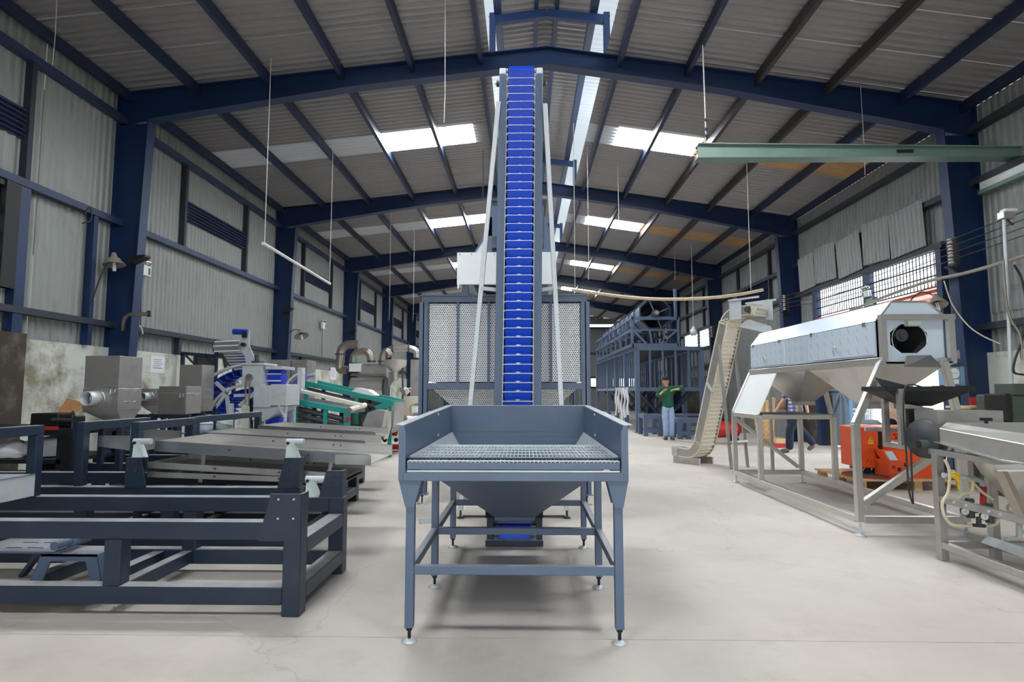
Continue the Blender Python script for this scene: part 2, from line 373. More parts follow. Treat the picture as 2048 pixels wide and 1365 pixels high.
# --- corrugated sheets
def corr(length, width, pitch=0.13, depth=0.022):
    """Flat sheet in local XY (x = length, y = width) with ridges along x."""
    b = B(); n = max(1, round(width / pitch)); p = width / n; ys = []
    for i in range(n):
        for f, h in ((0.0, 0), (0.22, 0), (0.42, 1), (0.72, 1), (0.92, 0)): ys.append(((i + f) * p, h * depth))
    ys.append((width, 0)); m = len(ys); vs = [(0, y, z) for y, z in ys] + [(length, y, z) for y, z in ys]
    return b.add(vs, [(i, i + 1, m + i + 1, m + i) for i in range(m - 1)])
MESHES = {}
def sheet(name, parent, m, length, width, M, **kw):
    key = (round(length, 3), round(width, 3), m)
    if key not in MESHES:
        me = corr(length, width, *((0.15, 0.034) if name in ('roof_sheet', 'ridge_sheet', 'skylight_sheet') else (0.13, 0.024))).mesh(name); me.materials.append(MATS[m]); MESHES[key] = me
    o = mk(name, MESHES[key], parent, M); o.matrix_local = M; return o

# --- roof: sheets run from eave to the slot beside the ridge
roof = thing('ceiling', 'corrugated grey metal roof on dark purlins with pale translucent sheets', None, kind='structure')
SW = 0.9
def slope(xa, xb, y, lift=0.0):
    """Frame whose x runs up or down the roof from xa to xb at depth y."""
    a, c = V((xa, y, roofz(xa) + lift)), V((xb, y, roofz(xb) + lift)); ex = (c - a).normalized(); ey = V((0, 1, 0)); ez = ex.cross(ey)
    return Matrix(((ex.x, ey.x, ez.x, a.x), (ex.y, ey.y, ez.y, a.y), (ex.z, ey.z, ez.z, a.z), (0, 0, 0, 1))), (c - a).length
LX, RX = -0.58, 1.34                          # upper edges of the two slopes
sky_y = [0.0, 6.2, 12.35, 18.75, 24.85, 31.0]
y = Y0 - 0.5; ys = []
while y < Y1: ys.append(y); y += SW
for y in ys:
    mid = y + SW / 2; bay = [s for s in sky_y if abs(s - mid) <= SW / 2 + 1e-6]
    if not bay:
        for xa, xb in ((XL - 0.3, LX), (RX, XR + 0.3)):
            M, L = slope(xa, xb, y); sheet('roof_sheet', roof, 'roof_sheet', L, SW + 0.02, M)
    else:
        for xa, xb, mt, nm in ((XL - 0.3, -3.05, 'dirty_skylight_grey', 'roof_sheet'), (-3.05, -1.08, 'skylight', 'skylight_sheet'), (-1.08, LX, 'roof_sheet', 'roof_sheet'),
                               (RX, 1.95, 'dirty_skylight_grey', 'roof_sheet'), (1.95, 3.68, 'skylight', 'skylight_sheet'), (3.68, XR + 0.3, 'dirty_skylight_amber', 'roof_sheet')):
            M, L = slope(xa, xb, y); sheet(nm, roof, mt, L, SW + 0.02, M)
# raised ridge roof (monitor) with translucent eaves
MZ = lambda x: 7.80 - 0.13 * abs(x - XA)
for y in ys:
    for xa, xb, mt in ((-0.40, XA, 'roof_sheet'), (XA, 1.10, 'roof_sheet'), (-1.15, -0.48, 'ridge_light'), (1.20, 2.05, 'ridge_light')):
        a, c = V((xa, y, MZ(xa))), V((xb, y, MZ(xb))); ex = (c - a).normalized(); ey = V((0, 1, 0)); ez = ex.cross(ey)
        M = Matrix(((ex.x, ey.x, ez.x, a.x), (ex.y, ey.y, ez.y, a.y), (ex.z, ey.z, ez.z, a.z), (0, 0, 0, 1)))
        sheet('ridge_sheet', roof, mt, (c - a).length, SW + 0.02, M)
for k, x in enumerate((-6.55, -5.42, -4.2, -3.01, -1.85, -0.72, 1.56, 2.66, 3.78, 4.9, 6.06, 7.05)):
    z = roofz(x) - 0.10
    part('purlin', B().box((x - 0.035, Y0, z - 0.08), (x + 0.035, Y1, z + 0.085)), 'purlin_rusty' if x in (4.9, 3.78) else 'roof_steel', roof)
for x, hw_ in ((-0.44, 0.06), (0.2, 0.035), (0.54, 0.035), (1.15, 0.06)):
    part('purlin', B().box((x - hw_, Y0, MZ(x) - 0.16), (x + hw_, Y1, MZ(x) - 0.01)), 'roof_steel', roof)

part('ridge_cap', B().prism([(XA - 0.12, Y0, MZ(XA) + 0.03), (XA, Y0, MZ(XA) + 0.055), (XA + 0.12, Y0, MZ(XA) + 0.03), (XA, Y0, MZ(XA) + 0.045)], (0, Y1 - Y0, 0)), 'roof_sheet', roof)
# --- portal frames
def portal(yf, i):
    t = thing('portal_frame', f'navy steel portal frame with tapered columns, number {i} from the front', None, (0, yf, 0), kind='structure')
    for side in (-1, 1):
        X, Z = (XL, ZL) if side < 0 else (XR, ZR); d = 1 if side < 0 else -1
        hw = 0.10
        top = Z - 0.02
        web = B().prism([(X, yf - 0.006, 0), (X + d * 0.34, yf - 0.006, 0), (X + d * 0.50, yf - 0.006, top - 0.50), (X, yf - 0.006, top - 0.50)], (0, 0.012, 0))
        c = part('column', web, 'blue_steel', t)
        fb = B().prism([(X + d * 0.34, yf - hw, 0), (X + d * 0.355, yf - hw, 0), (X + d * 0.535, yf - hw, top - 0.4), (X + d * 0.52, yf - hw, top - 0.4)], (0, 2 * hw, 0))
        part('inner_flange', fb, 'blue_steel', c)
        part('outer_flange', B().box((min(X, X + d * 0.014), yf - hw, 0), (max(X, X + d * 0.014), yf + hw, top)), 'blue_steel', c)
        # rafter web: deep at the knee, shallow at the ridge
        xe = X + d * 0.0; dz = 0.03
        P = [(xe, roofz(xe) - dz), (XA, ZA - dz), (XA, ZA - 0.32), (X + d * 3.9, roofz(X + d * 3.9) - 0.34), (X + d * 0.5, roofz(X + d * 0.5) - 0.52), (xe, roofz(xe) - 0.55)]
        r = part('rafter', B().prism([(x, yf - 0.006, z) for x, z in P], (0, 0.012, 0)), 'blue_steel', t)
        bf = B()
        for (xa, za), (xb, zb) in ((P[2], P[3]), (P[3], P[4])):
            bf.bar((xa, yf, za - 0.006), (xb, yf, zb - 0.006), 2 * hw, 0.014)
        part('lower_flange', bf, 'blue_steel', r)
        part('upper_flange', B().bar((xe, yf, roofz(xe) - dz), (XA, yf, ZA - dz), 2 * hw, 0.014), 'blue_steel', r)
        # ridge monitor posts and rafters
        px = -0.53 if side < 0 else 1.36
        part('ridge_post', B().box((px - 0.05, yf - 0.05, roofz(px) - 0.05), (px + 0.05, yf + 0.05, MZ(px) - 0.12)), 'blue_steel', t)
        part('ridge_rafter', B().bar((px - d * 0.05, yf, MZ(px) - 0.24), (XA, yf, MZ(XA) - 0.24), 0.08, 0.14), 'blue_steel', t)
        ex = LX if side < 0 else RX
        part('ridge_tie', B().box((min(px, ex), yf - 0.03, roofz(px) + 0.20), (max(px, ex), yf + 0.03, roofz(px) + 0.28)), 'blue_steel', t)
    return t
for i, yf in enumerate(FY): portal(yf, i + 1)

# --- left wall
wl = thing('wall_left', 'grey corrugated metal wall over a dirty white masonry base', None, kind='structure')
part('masonry_base', B().box((XL - 0.25, 7.75, 0), (XL + 0.02, 24.0, 2.0)), 'masonry', wl)
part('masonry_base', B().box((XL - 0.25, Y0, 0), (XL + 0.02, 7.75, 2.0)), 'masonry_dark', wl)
part('masonry_base', B().box((XL - 0.25, 24.0, 0), (XL + 0.02, Y1, 2.0)), 'masonry', wl)
part('masonry_pier', B().box((XL - 0.2, 7.3, 0), (XL + 0.12, 7.78, 2.06)), 'masonry_dark', wl)
def wall_sheets(root, X, z0, z1, ya, yb, m, sgn):
    n = max(1, round((yb - ya) / 1.04)); wd = (yb - ya) / n
    for i in range(n):
        yy = ya + i * wd
        # local x = up, local y = along depth
        M = Matrix(((0, 0, sgn, X), (0, 1, 0, yy), (1, 0, 0, z0), (0, 0, 0, 1)))
        sheet('wall_sheet', root, m, z1 - z0, wd + 0.02, M)
wall_sheets(wl, XL - 0.04, 1.98, 2.42, Y0, Y1, 'wall_sheet_grimy', 1)
wall_sheets(wl, XL - 0.02, 2.36, 6.32, Y0, Y1, 'wall_sheet', 1)
for z, hgt in ((2.36, 0.09), (4.05, 0.1), (5.78, 0.1)):
    part('girt', B().box((XL + 0.0, Y0, z - hgt / 2), (XL + 0.13, Y1, z + hgt / 2)), 'girt_steel' if z < 3 else 'louver_blue', wl)
for y0f in FY[1:]:
    for dy, z0, z1 in ((1.85, 4.05, 5.78), (4.45, 4.05, 5.78), (1.85, 2.0, 2.36)):
        part('stud', B().box((XL, y0f + dy - 0.04, z0), (XL + 0.10, y0f + dy + 0.04, z1)), 'girt_steel', wl)
    lv = part('louver_vent', B().box((XL - 0.01, y0f + 1.89, 4.66), (XL + 0.02, y0f + 4.41, 5.08)), 'louver_blue', wl)
    for k in range(6):
        z = 4.69 + k * 0.068
        part('slat', B().cbox((XL + 0.05, y0f + 3.15, z + 0.02), (0.07, 2.5, 0.012), Matrix.Rotation(0.7, 3, 'Y')), 'louver_blue', lv)
for yy, z0, z1, wd in ((7.62, 1.9, 4.05, 0.16), (8.93, 2.0, 4.05, 0.09)):
    part('stud', B().box((XL, yy - wd / 2, z0), (XL + 0.115, yy + wd / 2, z1)), 'blue_steel', wl)
# window at the near left edge
win = thing('window_1', 'barred window with grimy panes beside the navy post, near end of the hall', None, (XL, 6.8, 2.6), kind='structure')
part('window_frame', B().box((XL + 0.02, 5.7, 2.62), (XL + 0.10, 7.52, 2.70)).box((XL + 0.02, 5.7, 3.92), (XL + 0.10, 7.52, 4.0)).box((XL + 0.02, 7.32, 2.62), (XL + 0.12, 7.54, 4.0)), 'black_metal', win)
for r in range(4):
    for c in range(8):
        part('window_pane', B().box((XL + 0.03, 5.72 + c * 0.2, 2.72 + r * 0.30), (XL + 0.04, 5.90 + c * 0.2, 3.0 + r * 0.30)), 'masonry', win)
part('grille', B().box((XL + 0.05, 5.7, 2.98), (XL + 0.08, 7.4, 3.02)).box((XL + 0.05, 5.7, 3.28), (XL + 0.08, 7.4, 3.32)).box((XL + 0.05, 5.7, 3.58), (XL + 0.08, 7.4, 3.62)), 'black_metal', win)

# --- right wall with the big doorway
wr = thing('wall_right', 'grimy corrugated metal wall with a wide doorway and white masonry base', None, kind='structure')
DY0, DY1, DZ = 10.4, 14.72, 3.75
part('masonry_base', B().box((XR - 0.02, Y0, 0), (XR + 0.25, DY0 - 0.12, 1.9)), 'masonry', wr)
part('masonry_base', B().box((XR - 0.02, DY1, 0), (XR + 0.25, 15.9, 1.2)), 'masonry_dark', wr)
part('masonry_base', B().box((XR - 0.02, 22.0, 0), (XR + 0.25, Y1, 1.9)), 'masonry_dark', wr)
wall_sheets(wr, XR + 0.04, 1.85, 2.6, Y0, DY0 - 0.12, 'wall_sheet_grimy', -1)
wall_sheets(wr, XR + 0.02, 2.5, 5.85, Y0, DY0 - 0.12, 'wall_sheet_grimy', -1)
wall_sheets(wr, XR + 0.02, DZ, 5.85, DY0 - 0.12, DY1 + 0.1, 'wall_sheet_grimy', -1)
wall_sheets(wr, XR + 0.02, 0.9, 5.85, DY1 + 0.1, 16.9, 'wall_sheet_grimy', -1)
wall_sheets(wr, XR + 0.02, 3.85, 5.85, 22.6, 27.2, 'wall_sheet_grimy', -1)
wall_sheets(wr, XR + 0.02, 0.9, 5.85, 16.9, 22.6, 'wall_sheet_grimy', -1)
wall_sheets(wr, XR + 0.02, 1.85, 5.85, 27.2, Y1, 'wall_sheet_grimy', -1)
wall_sheets(wr, XR + 0.03, 1.0, 3.05, 22.6, 27.2, 'wall_sheet_grimy', -1)
wall_sheets(wr, XR + 0.03, 0.0, 1.0, 15.9, 22.0, 'wall_sheet_grimy', -1)
for z, ya, yb in ((2.3, Y0, DY0 - 0.1), (3.8, DY0 - 0.2, 15.8), (3.8, 16.0, Y1), (4.6, Y0, Y1), (5.46, Y0, Y1), (2.3, 20.6, Y1)):
    part('girt', B().box((XR - 0.13, ya, z - 0.05), (XR, yb, z + 0.05)), 'girt_steel', wr)
part('girt', B().box((XR - 0.14, Y0, 4.36), (XR, 9.3, 4.42)), 'green_paint', wr)
part('girt', B().box((XR - 0.11, Y0, 4.42), (XR - 0.03, 9.3, 4.60)), 'white_paint', wr)
for yy, z0, z1 in ((DY0 - 0.08, 0, 3.8), (DY1 + 0.06, 0, 3.8), (12.55, 3.0, 3.8)):
    part('door_post', B().box((XR - 0.12, yy - 0.07, z0), (XR + 0.02, yy + 0.07, z1)), 'blue_steel', wr)
for yy in (17.5, 20.1, 24.0, 26.5, 30, 32.5):
    part('stud', B().box((XR - 0.1, yy - 0.04, 3.8), (XR, yy + 0.04, 5.46)), 'girt_steel', wr)
lv = part('louver_vent', B().box((XR - 0.02, 17.54, 4.05), (XR + 0.01, 20.06, 4.55)), 'louver_blue', wr)
for k in range(7):
    part('slat', B().cbox((XR - 0.05, 18.8, 4.09 + k * 0.07), (0.07, 2.5, 0.012), Matrix.Rotation(-0.7, 3, 'Y')), 'louver_blue', lv)
# loose, bent cover sheets hung over the doorway wall
for k, (yy, w_, tilt) in enumerate(((10.55, 1.0, 0.03), (11.6, 0.9, -0.05), (12.55, 0.95, 0.06), (13.6, 0.98, -0.03), (14.6, 0.8, 0.04))):
    M = Matrix(((0, 0, -1, XR - 0.15), (0, 1, 0, yy), (1, 0, 0, 3.86), (0, 0, 0, 1))) @ Matrix.Rotation(tilt, 4, 'Z') @ Matrix.Rotation(-0.02 - 0.02 * (k % 2), 4, 'Y')
    sheet('loose_sheet', wr, 'wall_sheet_grimy', 0.85, w_, M)
# barred light over the door
win = thing('window_2', 'barred light above the wide open doorway', None, (XR, 12.5, 3.0), kind='structure')
for k in range(44):
    yy = DY0 + 0.06 + k * 0.097
    part('bar', B().box((XR - 0.03, yy - 0.006, 3.12), (XR - 0.015, yy + 0.006, DZ)), 'black_metal', win)
for z in (3.12, 3.32, 3.52): part('rail', B().box((XR - 0.05, DY0, z - 0.012), (XR - 0.03, DY1, z + 0.012)), 'black_metal', win)
part('header_rail', B().box((XR - 0.12, DY0, 3.01), (XR - 0.06, DY1, 3.06)), 'roof_red', win)
# barred window in the next bay
win = thing('window_3', 'barred open window high in the next bay beyond the doorway', None, (XR, 24.9, 3.0), kind='structure')
part('window_frame', B().box((XR - 0.08, 22.6, 3.78), (XR, 27.2, 3.88)).box((XR - 0.08, 22.6, 3.0), (XR, 27.2, 3.08)).box((XR - 0.08, 22.6, 3.0), (XR, 22.7, 3.85)).box((XR - 0.08, 27.1, 3.0), (XR, 27.2, 3.85)).box((XR - 0.08, 24.8, 3.0), (XR, 24.9, 3.85)), 'girt_steel', win)
for k in range(5): part('rail', B().box((XR - 0.05, 22.6, 3.15 + k * 0.13), (XR - 0.03, 27.2, 3.17 + k * 0.13)), 'black_metal', win)

# --- ends
wb = thing('wall_back', 'far end wall of vertical corrugated sheets with a light slot', None, kind='structure')
def end_sheets(root, yy, z0, z1, xa, xb, m):
    n = round((xb - xa) / 1.0); wd = (xb - xa) / n
    for i in range(n):
        M = Matrix(((0, 1, 0, xa + i * wd), (0, 0, -1, yy), (1, 0, 0, z0), (0, 0, 0, 1)))
        top = z1 if z1 else roofz(xa + (i + 0.5) * wd)
        sheet('wall_sheet', root, m, top - z0, wd + 0.02, M)
end_sheets(wb, Y1 - 0.02, 5.75, None, XL, XR, 'wall_sheet'); end_sheets(wb, Y1 - 0.02, 2.15, 5.55, XL, XR, 'wall_sheet'); end_sheets(wb, Y1 - 0.02, 0.0, 1.55, XL, XR, 'wall_sheet')
for k in range(40): part('window_bar', B().box((XL + 0.2 + k * 0.35, Y1 - 0.1, 1.5), (XL + 0.24 + k * 0.35, Y1 - 0.07, 2.2)), 'black_metal', wb)
for z in (1.55, 2.2, 3.8, 5.5): part('girt', B().box((XL, Y1 - 0.2, z - 0.06), (XR, Y1 - 0.06, z + 0.06)), 'girt_steel', wb)
for x in (-2.6, 3.2): part('girt', B().box((x - 0.12, Y1 - 0.3, 0), (x + 0.12, Y1 - 0.05, 6.5)), 'blue_steel', wb)
wf = thing('wall_front', 'front end wall of corrugated sheet with a gateway opened for frontal daylight', None, kind='structure')
end_sheets(wf, Y0 + 0.02, 0.0, None, XL, -3.0, 'wall_sheet'); end_sheets(wf, Y0 + 0.02, 0.0, None, 3.4, XR, 'wall_sheet'); end_sheets(wf, Y0 + 0.02, 4.2, None, -3.0, 3.4, 'wall_sheet')  # unseen opening behind the camera, shaped to let daylight in from the front

# --- outside, seen through the doorway
nb = thing('neighbour_building', 'low cream building with a red tiled roof outside the doorway', 'building', (24, 26, -0.14))
part('wall', B().box((20, 18, -0.14), (27, 31, 5.5)), 'outside_wall', nb)
part('roof', B().prism([(18.5, 17.5, 5.4), (27.5, 17.5, 9.6), (27.5, 17.5, 9.75), (18.5, 17.5, 5.55)], (0, 14.0, 0)), 'roof_red', nb)

# ================================================================== intake hopper in the middle
def foot(parent, x, y, z1, r=0.042):
    f = part('levelling_foot', B().lathe([(0.0, 0.0), (r, 0.0), (r, 0.006), (r * 0.45, 0.018), (0.0, 0.02)], (x, y, 0), n=16), 'galvanised', parent)
    part('bolt', B().cyl((x, y, 0.015), (x, y, z1), 0.009, n=8).cyl((x, y, z1 - 0.025), (x, y, z1 - 0.008), 0.017, n=6), 'black_metal', f)
hp = thing('intake_hopper', 'slate blue intake hopper on legs with a bar grating, in the middle of the floor', 'hopper', (-0.06, 4.2, 0))
HX0, HX1, HY0, HY1 = at(797, 945, 3.18).x, at(1257, 945, 3.18).x, 3.18, 5.26
ZT = 0.865                                     # underside of the side walls
lx0, lx1 = -0.605, 0.487; rows = (3.23, 4.11, 5.13); LW = 0.045
for yy in rows:
    for x in (lx0, lx1):
        part('leg', B().box((x - LW / 2, yy - LW / 2, 0.075), (x + LW / 2, yy + LW / 2, ZT)), 'slate', hp, bevel=0.003)
        foot(hp, x, yy, 0.085)
for yy in rows:
    part('cross_rail', B().box((lx0 + LW / 2, yy - 0.02, 0.345), (lx1 - LW / 2, yy + 0.02, 0.39)), 'slate', hp, bevel=0.003)
for x in (lx0, lx1):
    for a, c in ((rows[0], rows[1]), (rows[1], rows[2])):
        part('side_rail', B().box((x - 0.02, a + LW / 2, 0.345), (x + 0.02, c - LW / 2, 0.39)), 'slate', hp, bevel=0.003)
for x, s in ((lx0, -1), (lx1, 1)):             # flared gussets under the front corners
    e = HX0 if s < 0 else HX1
    part('gusset', B().prism([(e, HY0 + 0.005, ZT - 0.03), (x - s * 0.06, HY0 + 0.005, ZT - 0.03), (x - s * LW / 2, HY0 + 0.005, ZT - 0.17), (x + s * LW / 2, HY0 + 0.005, ZT - 0.17)], (0, 0.045, 0)), 'slate', hp, bevel=0.003)
    part('knee_brace', B().bar((x - s * 0.012, HY0 + 0.1, ZT - 0.15), (x - s * 0.03, HY0 + 0.25, ZT - 0.02), 0.03), 'slate', hp)
part('front_rail', B().box((HX0 + 0.025, HY0 - 0.01, 0.832), (HX1 - 0.025, HY0 + 0.03, 0.875)), 'slate', hp, bevel=0.003)
part('rear_rail', B().box((HX0, HY1 - 0.03, 0.84), (HX1, HY1 + 0.01, 0.90)), 'slate', hp)
for e, s in ((HX0, 1), (HX1, -1)):
    part('side_beam', B().box((min(e, e + s * 0.04), HY0 + 0.01, 0.835), (max(e, e + s * 0.04), HY1, 0.885)), 'slate', hp)
    # side walls: two plates with a seam, top edge rising a little to the rear
    ztop = lambda y: 1.118 + (y - HY0) * 0.026
    for ya, yb, off in ((HY0, 4.36, 0.0), (4.34, HY1, 0.004)):
        xx = e + s * (0.02 + off)
        pl = part('side_plate', B().plate([(xx, ya, 0.86), (xx, yb, 0.86), (xx, yb, ztop(yb)), (xx, ya, ztop(ya))], 0.004), 'slate', hp)
        part('top_flange', B().plate([(xx, ya, ztop(ya)), (xx, yb, ztop(yb)), (xx - s * 0.045, yb, ztop(yb) + 0.004), (xx - s * 0.045, ya, ztop(ya) + 0.004)], 0.004), 'slate', pl)
    for zz in (0.98, 1.13):
        part('bolt', B().cyl((e + s * 0.018, 4.42, zz), (e + s * 0.034, 4.42, zz), 0.008, n=8), 'galvanised', hp)
    # front end flange of the side wall, rounded at its top inner corner
    prof = [(e, HY0 - 0.004, 0.835), (e + s * 0.036, HY0 - 0.004, 0.835), (e + s * 0.036, HY0 - 0.004, 1.085), (e + s * 0.026, HY0 - 0.004, 1.112), (e + s * 0.008, HY0 - 0.004, 1.12), (e, HY0 - 0.004, 1.118)]
    part('end_flange', B().prism(prof, (0, 0.006, 0)), 'slate', hp)
bp = part('back_plate', B().plate([(HX0 + 0.02, HY1, 0.93), (HX1 - 0.02, HY1, 0.93), (HX1 - 0.02, HY1, 1.172), (HX0 + 0.02, HY1, 1.172)], 0.004), 'slate', hp)
part('top_flange', B().plate([(HX0 - 0.02, HY1, 1.172), (HX1 + 0.02, HY1, 1.172), (HX1 + 0.02, HY1 + 0.045, 1.176), (HX0 - 0.02, HY1 + 0.045, 1.176)], 0.004), 'slate', bp)
part('funnel', B().frustum((HX0 + 0.03, 3.25, HX1 - 0.03, HY1 - 0.01), 0.945, (-0.245, 4.93, 0.075, 5.25), 0.29, 0.005).frustum((-0.245, 4.93, 0.075, 5.25), 0.29, (-0.245, 4.93, 0.075, 5.25), 0.262, 0.005), 'slate', hp)
# grating: bearing bars run to the rear, thin rods across
GX0, GX1, GY0, GY1, GZ = HX0 + 0.045, HX1 - 0.045, HY0 + 0.005, 4.08, 0.935
gr = part('grating', B().box((GX0, GY0 - 0.004, 0.892), (GX1, GY0, 0.925)), 'slate', hp)
part('rear_edge', B().box((GX0, GY1, 0.905), (GX1, GY1 + 0.03, GZ + 0.003)), 'galvanised', gr)
n = 50
b0 = B().box((GX0, GY0, GZ - 0.026), (GX0 + 0.0035, GY1, GZ))
g0 = part('bearing_bar', b0, 'galvanised', gr)
for i in range(1, n + 1): dup(g0, gr, ((GX1 - GX0 - 0.0035) * i / n, 0, 0))
c0 = part('cross_rod', B().box((GX0, GY0 + 0.02, GZ - 0.006), (GX1, GY0 + 0.026, GZ + 0.0015)), 'galvanised', gr)
for i in range(1, 6): dup(c0, gr, (0, 0.165 * i, 0))
for s, e in ((1, HX0 + 0.032), (-1, HX1 - 0.032)):
    part('funnel_lit_plate', B().plate([(e, 3.3, 0.948), (e, HY1 - 0.015, 0.948), (-0.085 - s * 0.158, 5.24, 0.296), (-0.085 - s * 0.158, 4.94, 0.296)], 0.003), 'galvanised', hp)  # pale plates added: strong light on the funnel slopes put into the colour
part('grating_support', B().box((GX0, GY0 - 0.002, 0.878), (GX1, GY0 + 0.002, 0.886)), 'galvanised', gr)

# ================================================================== bucket elevator
el = thing('bucket_elevator', 'tall bucket elevator with bright blue buckets between grey side rails', 'elevator', (-0.08, 6.0, 0))
T0, T1 = V((-0.085, 6.2, 0.32)), V((-0.038, 6.58, 0)); T1.z = at(1042, 150, 6.58).z
up = (T1 - T0).normalized(); LEN = (T1 - T0).length; rt = V((1, 0, 0)); out = rt.cross(up).normalized()   # out: towards the camera side is -out
fwd = -out if out.y > 0 else out                # points to the viewer
def tw(x, d, h): return T0 + rt * x + fwd * d + up * h
for s in (-1, 1):
    rb = B(); xa, xb = s * 0.175, s * 0.245
    prof = [tw(xa, 0.06, 0), tw(xb, 0.06, 0), tw(xb, -0.30, 0), tw(xa, -0.30, 0)]
    side = part('side_rail', B().prism(prof, up * (LEN - 0.02)), 'slate', el, bevel=0.004)
    part('edge_lip', B().prism([tw(s * 0.165, 0.066, 0), tw(s * 0.215, 0.066, 0), tw(s * 0.215, 0.06, 0), tw(s * 0.165, 0.06, 0)], up * (LEN - 0.05)), 'navy', side)
    # round head plate at the top
    cpts = [tw(xa, -0.12 + 0.18 * math.cos(a), LEN - 0.03 + 0.16 * math.sin(a)) for a in [PI * k / 12 for k in range(13)]]
    part('head_plate', B().prism(cpts, rt * (s * 0.07)), 'galvanised', el)
    part('head_bearing', B().cyl(tw(s * 0.245, -0.12, LEN - 0.03), tw(s * 0.285, -0.12, LEN - 0.03), 0.035, n=12), 'dark_grey', el)
    for k, h in enumerate((0.06, 0.0, -0.06)):
        part('sprocket', B().cyl(tw(s * 0.150, 0.03, LEN - 0.02 + h), tw(s * 0.168, 0.03, LEN - 0.02 + h), 0.02, n=8), 'galvanised', el)
    part('chain', B().box((0, 0, 0), (0.008, 0.01, LEN - 0.05)) if False else B().bar(tw(s * 0.158, 0.05, 0), tw(s * 0.158, 0.05, LEN - 0.05), 0.008, 0.012), 'galvanised', el)
part('head_shaft', B().cyl(tw(-0.3, -0.12, LEN - 0.03), tw(0.3, -0.12, LEN - 0.03), 0.018, n=10), 'stainless_dull', el)
part('rear_cover', B().prism([tw(-0.175, -0.3, 0.2), tw(0.175, -0.3, 0.2), tw(0.175, -0.305, 0.2), tw(-0.175, -0.305, 0.2)], up * (LEN - 0.3)), 'navy', el)
BW, BH = 0.142, 0.076
def bucket_mesh(o, f, u, r=rt):
    """Open-topped scoop: front plate leaning out to a lip, bottom, back and two cheeks."""
    b = B(); P = lambda x, d, h: o + r * x + f * d + u * h
    wt, wb_ = BW, BW - 0.012
    b.plate([P(-wb_, 0.025, 0.0), P(wb_, 0.025, 0.0), P(wt, 0.078, BH), P(-wt, 0.078, BH)], 0.003)
    b.plate([P(-wb_, 0.0, 0.0), P(wb_, 0.0, 0.0), P(wb_, 0.035, 0.0), P(-wb_, 0.035, 0.0)], 0.003)
    b.plate([P(-wb_, -0.03, 0.0), P(wb_, -0.03, 0.0), P(wb_, -0.03, BH * 0.9), P(-wb_, -0.03, BH * 0.9)], 0.003)
    for s in (-1, 1): b.plate([P(s * wb_, -0.03, 0.0), P(s * wb_, 0.035, 0.0), P(s * wt, 0.075, BH), P(s * wb_, -0.03, BH)], 0.003)
    b.bar(P(-wt, 0.079, BH), P(wt, 0.079, BH), 0.008, 0.006)
    return b
PITCHB = 0.0957; NB = int((LEN - 0.06) / PITCHB)
bk = part('bucket', bucket_mesh(tw(0, 0, 0.03), fwd, up), 'bucket_blue', el)
cl = part('clip', B().cbox(tw(0, 0.05, 0.028), (0.018, 0.012, 0.014)).cbox(tw(0, 0.045, 0.03), (0.05, 0.006, 0.006)), 'galvanised', bk)
lp = part('lip_wire', B().tube([tw(-0.158, 0.05, 0.03 + BH), tw(-0.14, 0.08, 0.032 + BH), tw(0.14, 0.08, 0.032 + BH), tw(0.158, 0.05, 0.03 + BH)], 0.005, 6), 'porcelain_blue', bk)
pn = part('chain_pin', B().cyl(tw(-0.172, 0.05, 0.03 + BH), tw(-0.146, 0.05, 0.03 + BH), 0.010, n=8), 'galvanised', bk)
pn2 = part('chain_pin', B().cyl(tw(0.146, 0.05, 0.03 + BH), tw(0.172, 0.05, 0.03 + BH), 0.010, n=8), 'galvanised', bk)
for i in range(1, NB):
    c = dup(bk, el, up * (PITCHB * i))
    for q in (cl, lp, pn, pn2): dup(q, c, (0, 0, 0))
for k, ang in enumerate((0, 27, 54, 82)):         # over the head
    a = math.radians(ang); cc = tw(0, -0.12, LEN - 0.03); f2 = (fwd * math.cos(a) + up * math.sin(a)); u2 = (up * math.cos(a) - fwd * math.sin(a))
    part('bucket', bucket_mesh(cc + f2 * 0.10 - u2 * 0.03, f2, u2), 'bucket_blue', el)
# boot: level section under the hopper
part('boot_side', B().box((-0.325, 5.18, 0.03), (-0.275, 6.4, 0.29)), 'navy_dark', el)
part('boot_side', B().box((0.095, 5.18, 0.03), (0.145, 6.4, 0.29)), 'navy_dark', el)
part('boot_front', B().box((-0.335, 5.15, 0.004), (0.15, 5.19, 0.05)), 'navy_dark', el, bevel=0.004)
part('boot_floor', B().box((-0.28, 5.2, 0.01), (0.10, 6.4, 0.03)), 'navy_dark', el)
part('boot_plate', B().box((-0.225, 5.155, 0.062), (0.04, 5.17, 0.108)), 'bucket_blue', el, bevel=0.004)
part('boot_bracket', B().box((-0.335, 5.16, 0.235), (-0.27, 5.3, 0.31)).box((0.085, 5.16, 0.235), (0.15, 5.3, 0.31)), 'rubber', el)
part('boot_shaft', B().cyl((-0.3, 5.27, 0.17), (0.12, 5.27, 0.17), 0.02, n=10), 'black_metal', el)
for k in range(8):
    part('bucket', bucket_mesh(V((-0.09, 5.32 + k * 0.12, 0.13)), V((0, -0.3, 0.95)), V((0, -0.95, -0.3))), 'belt_blue', el)
for x in (-0.30, 0.115): foot(el, x, 5.24, 0.05, 0.035)
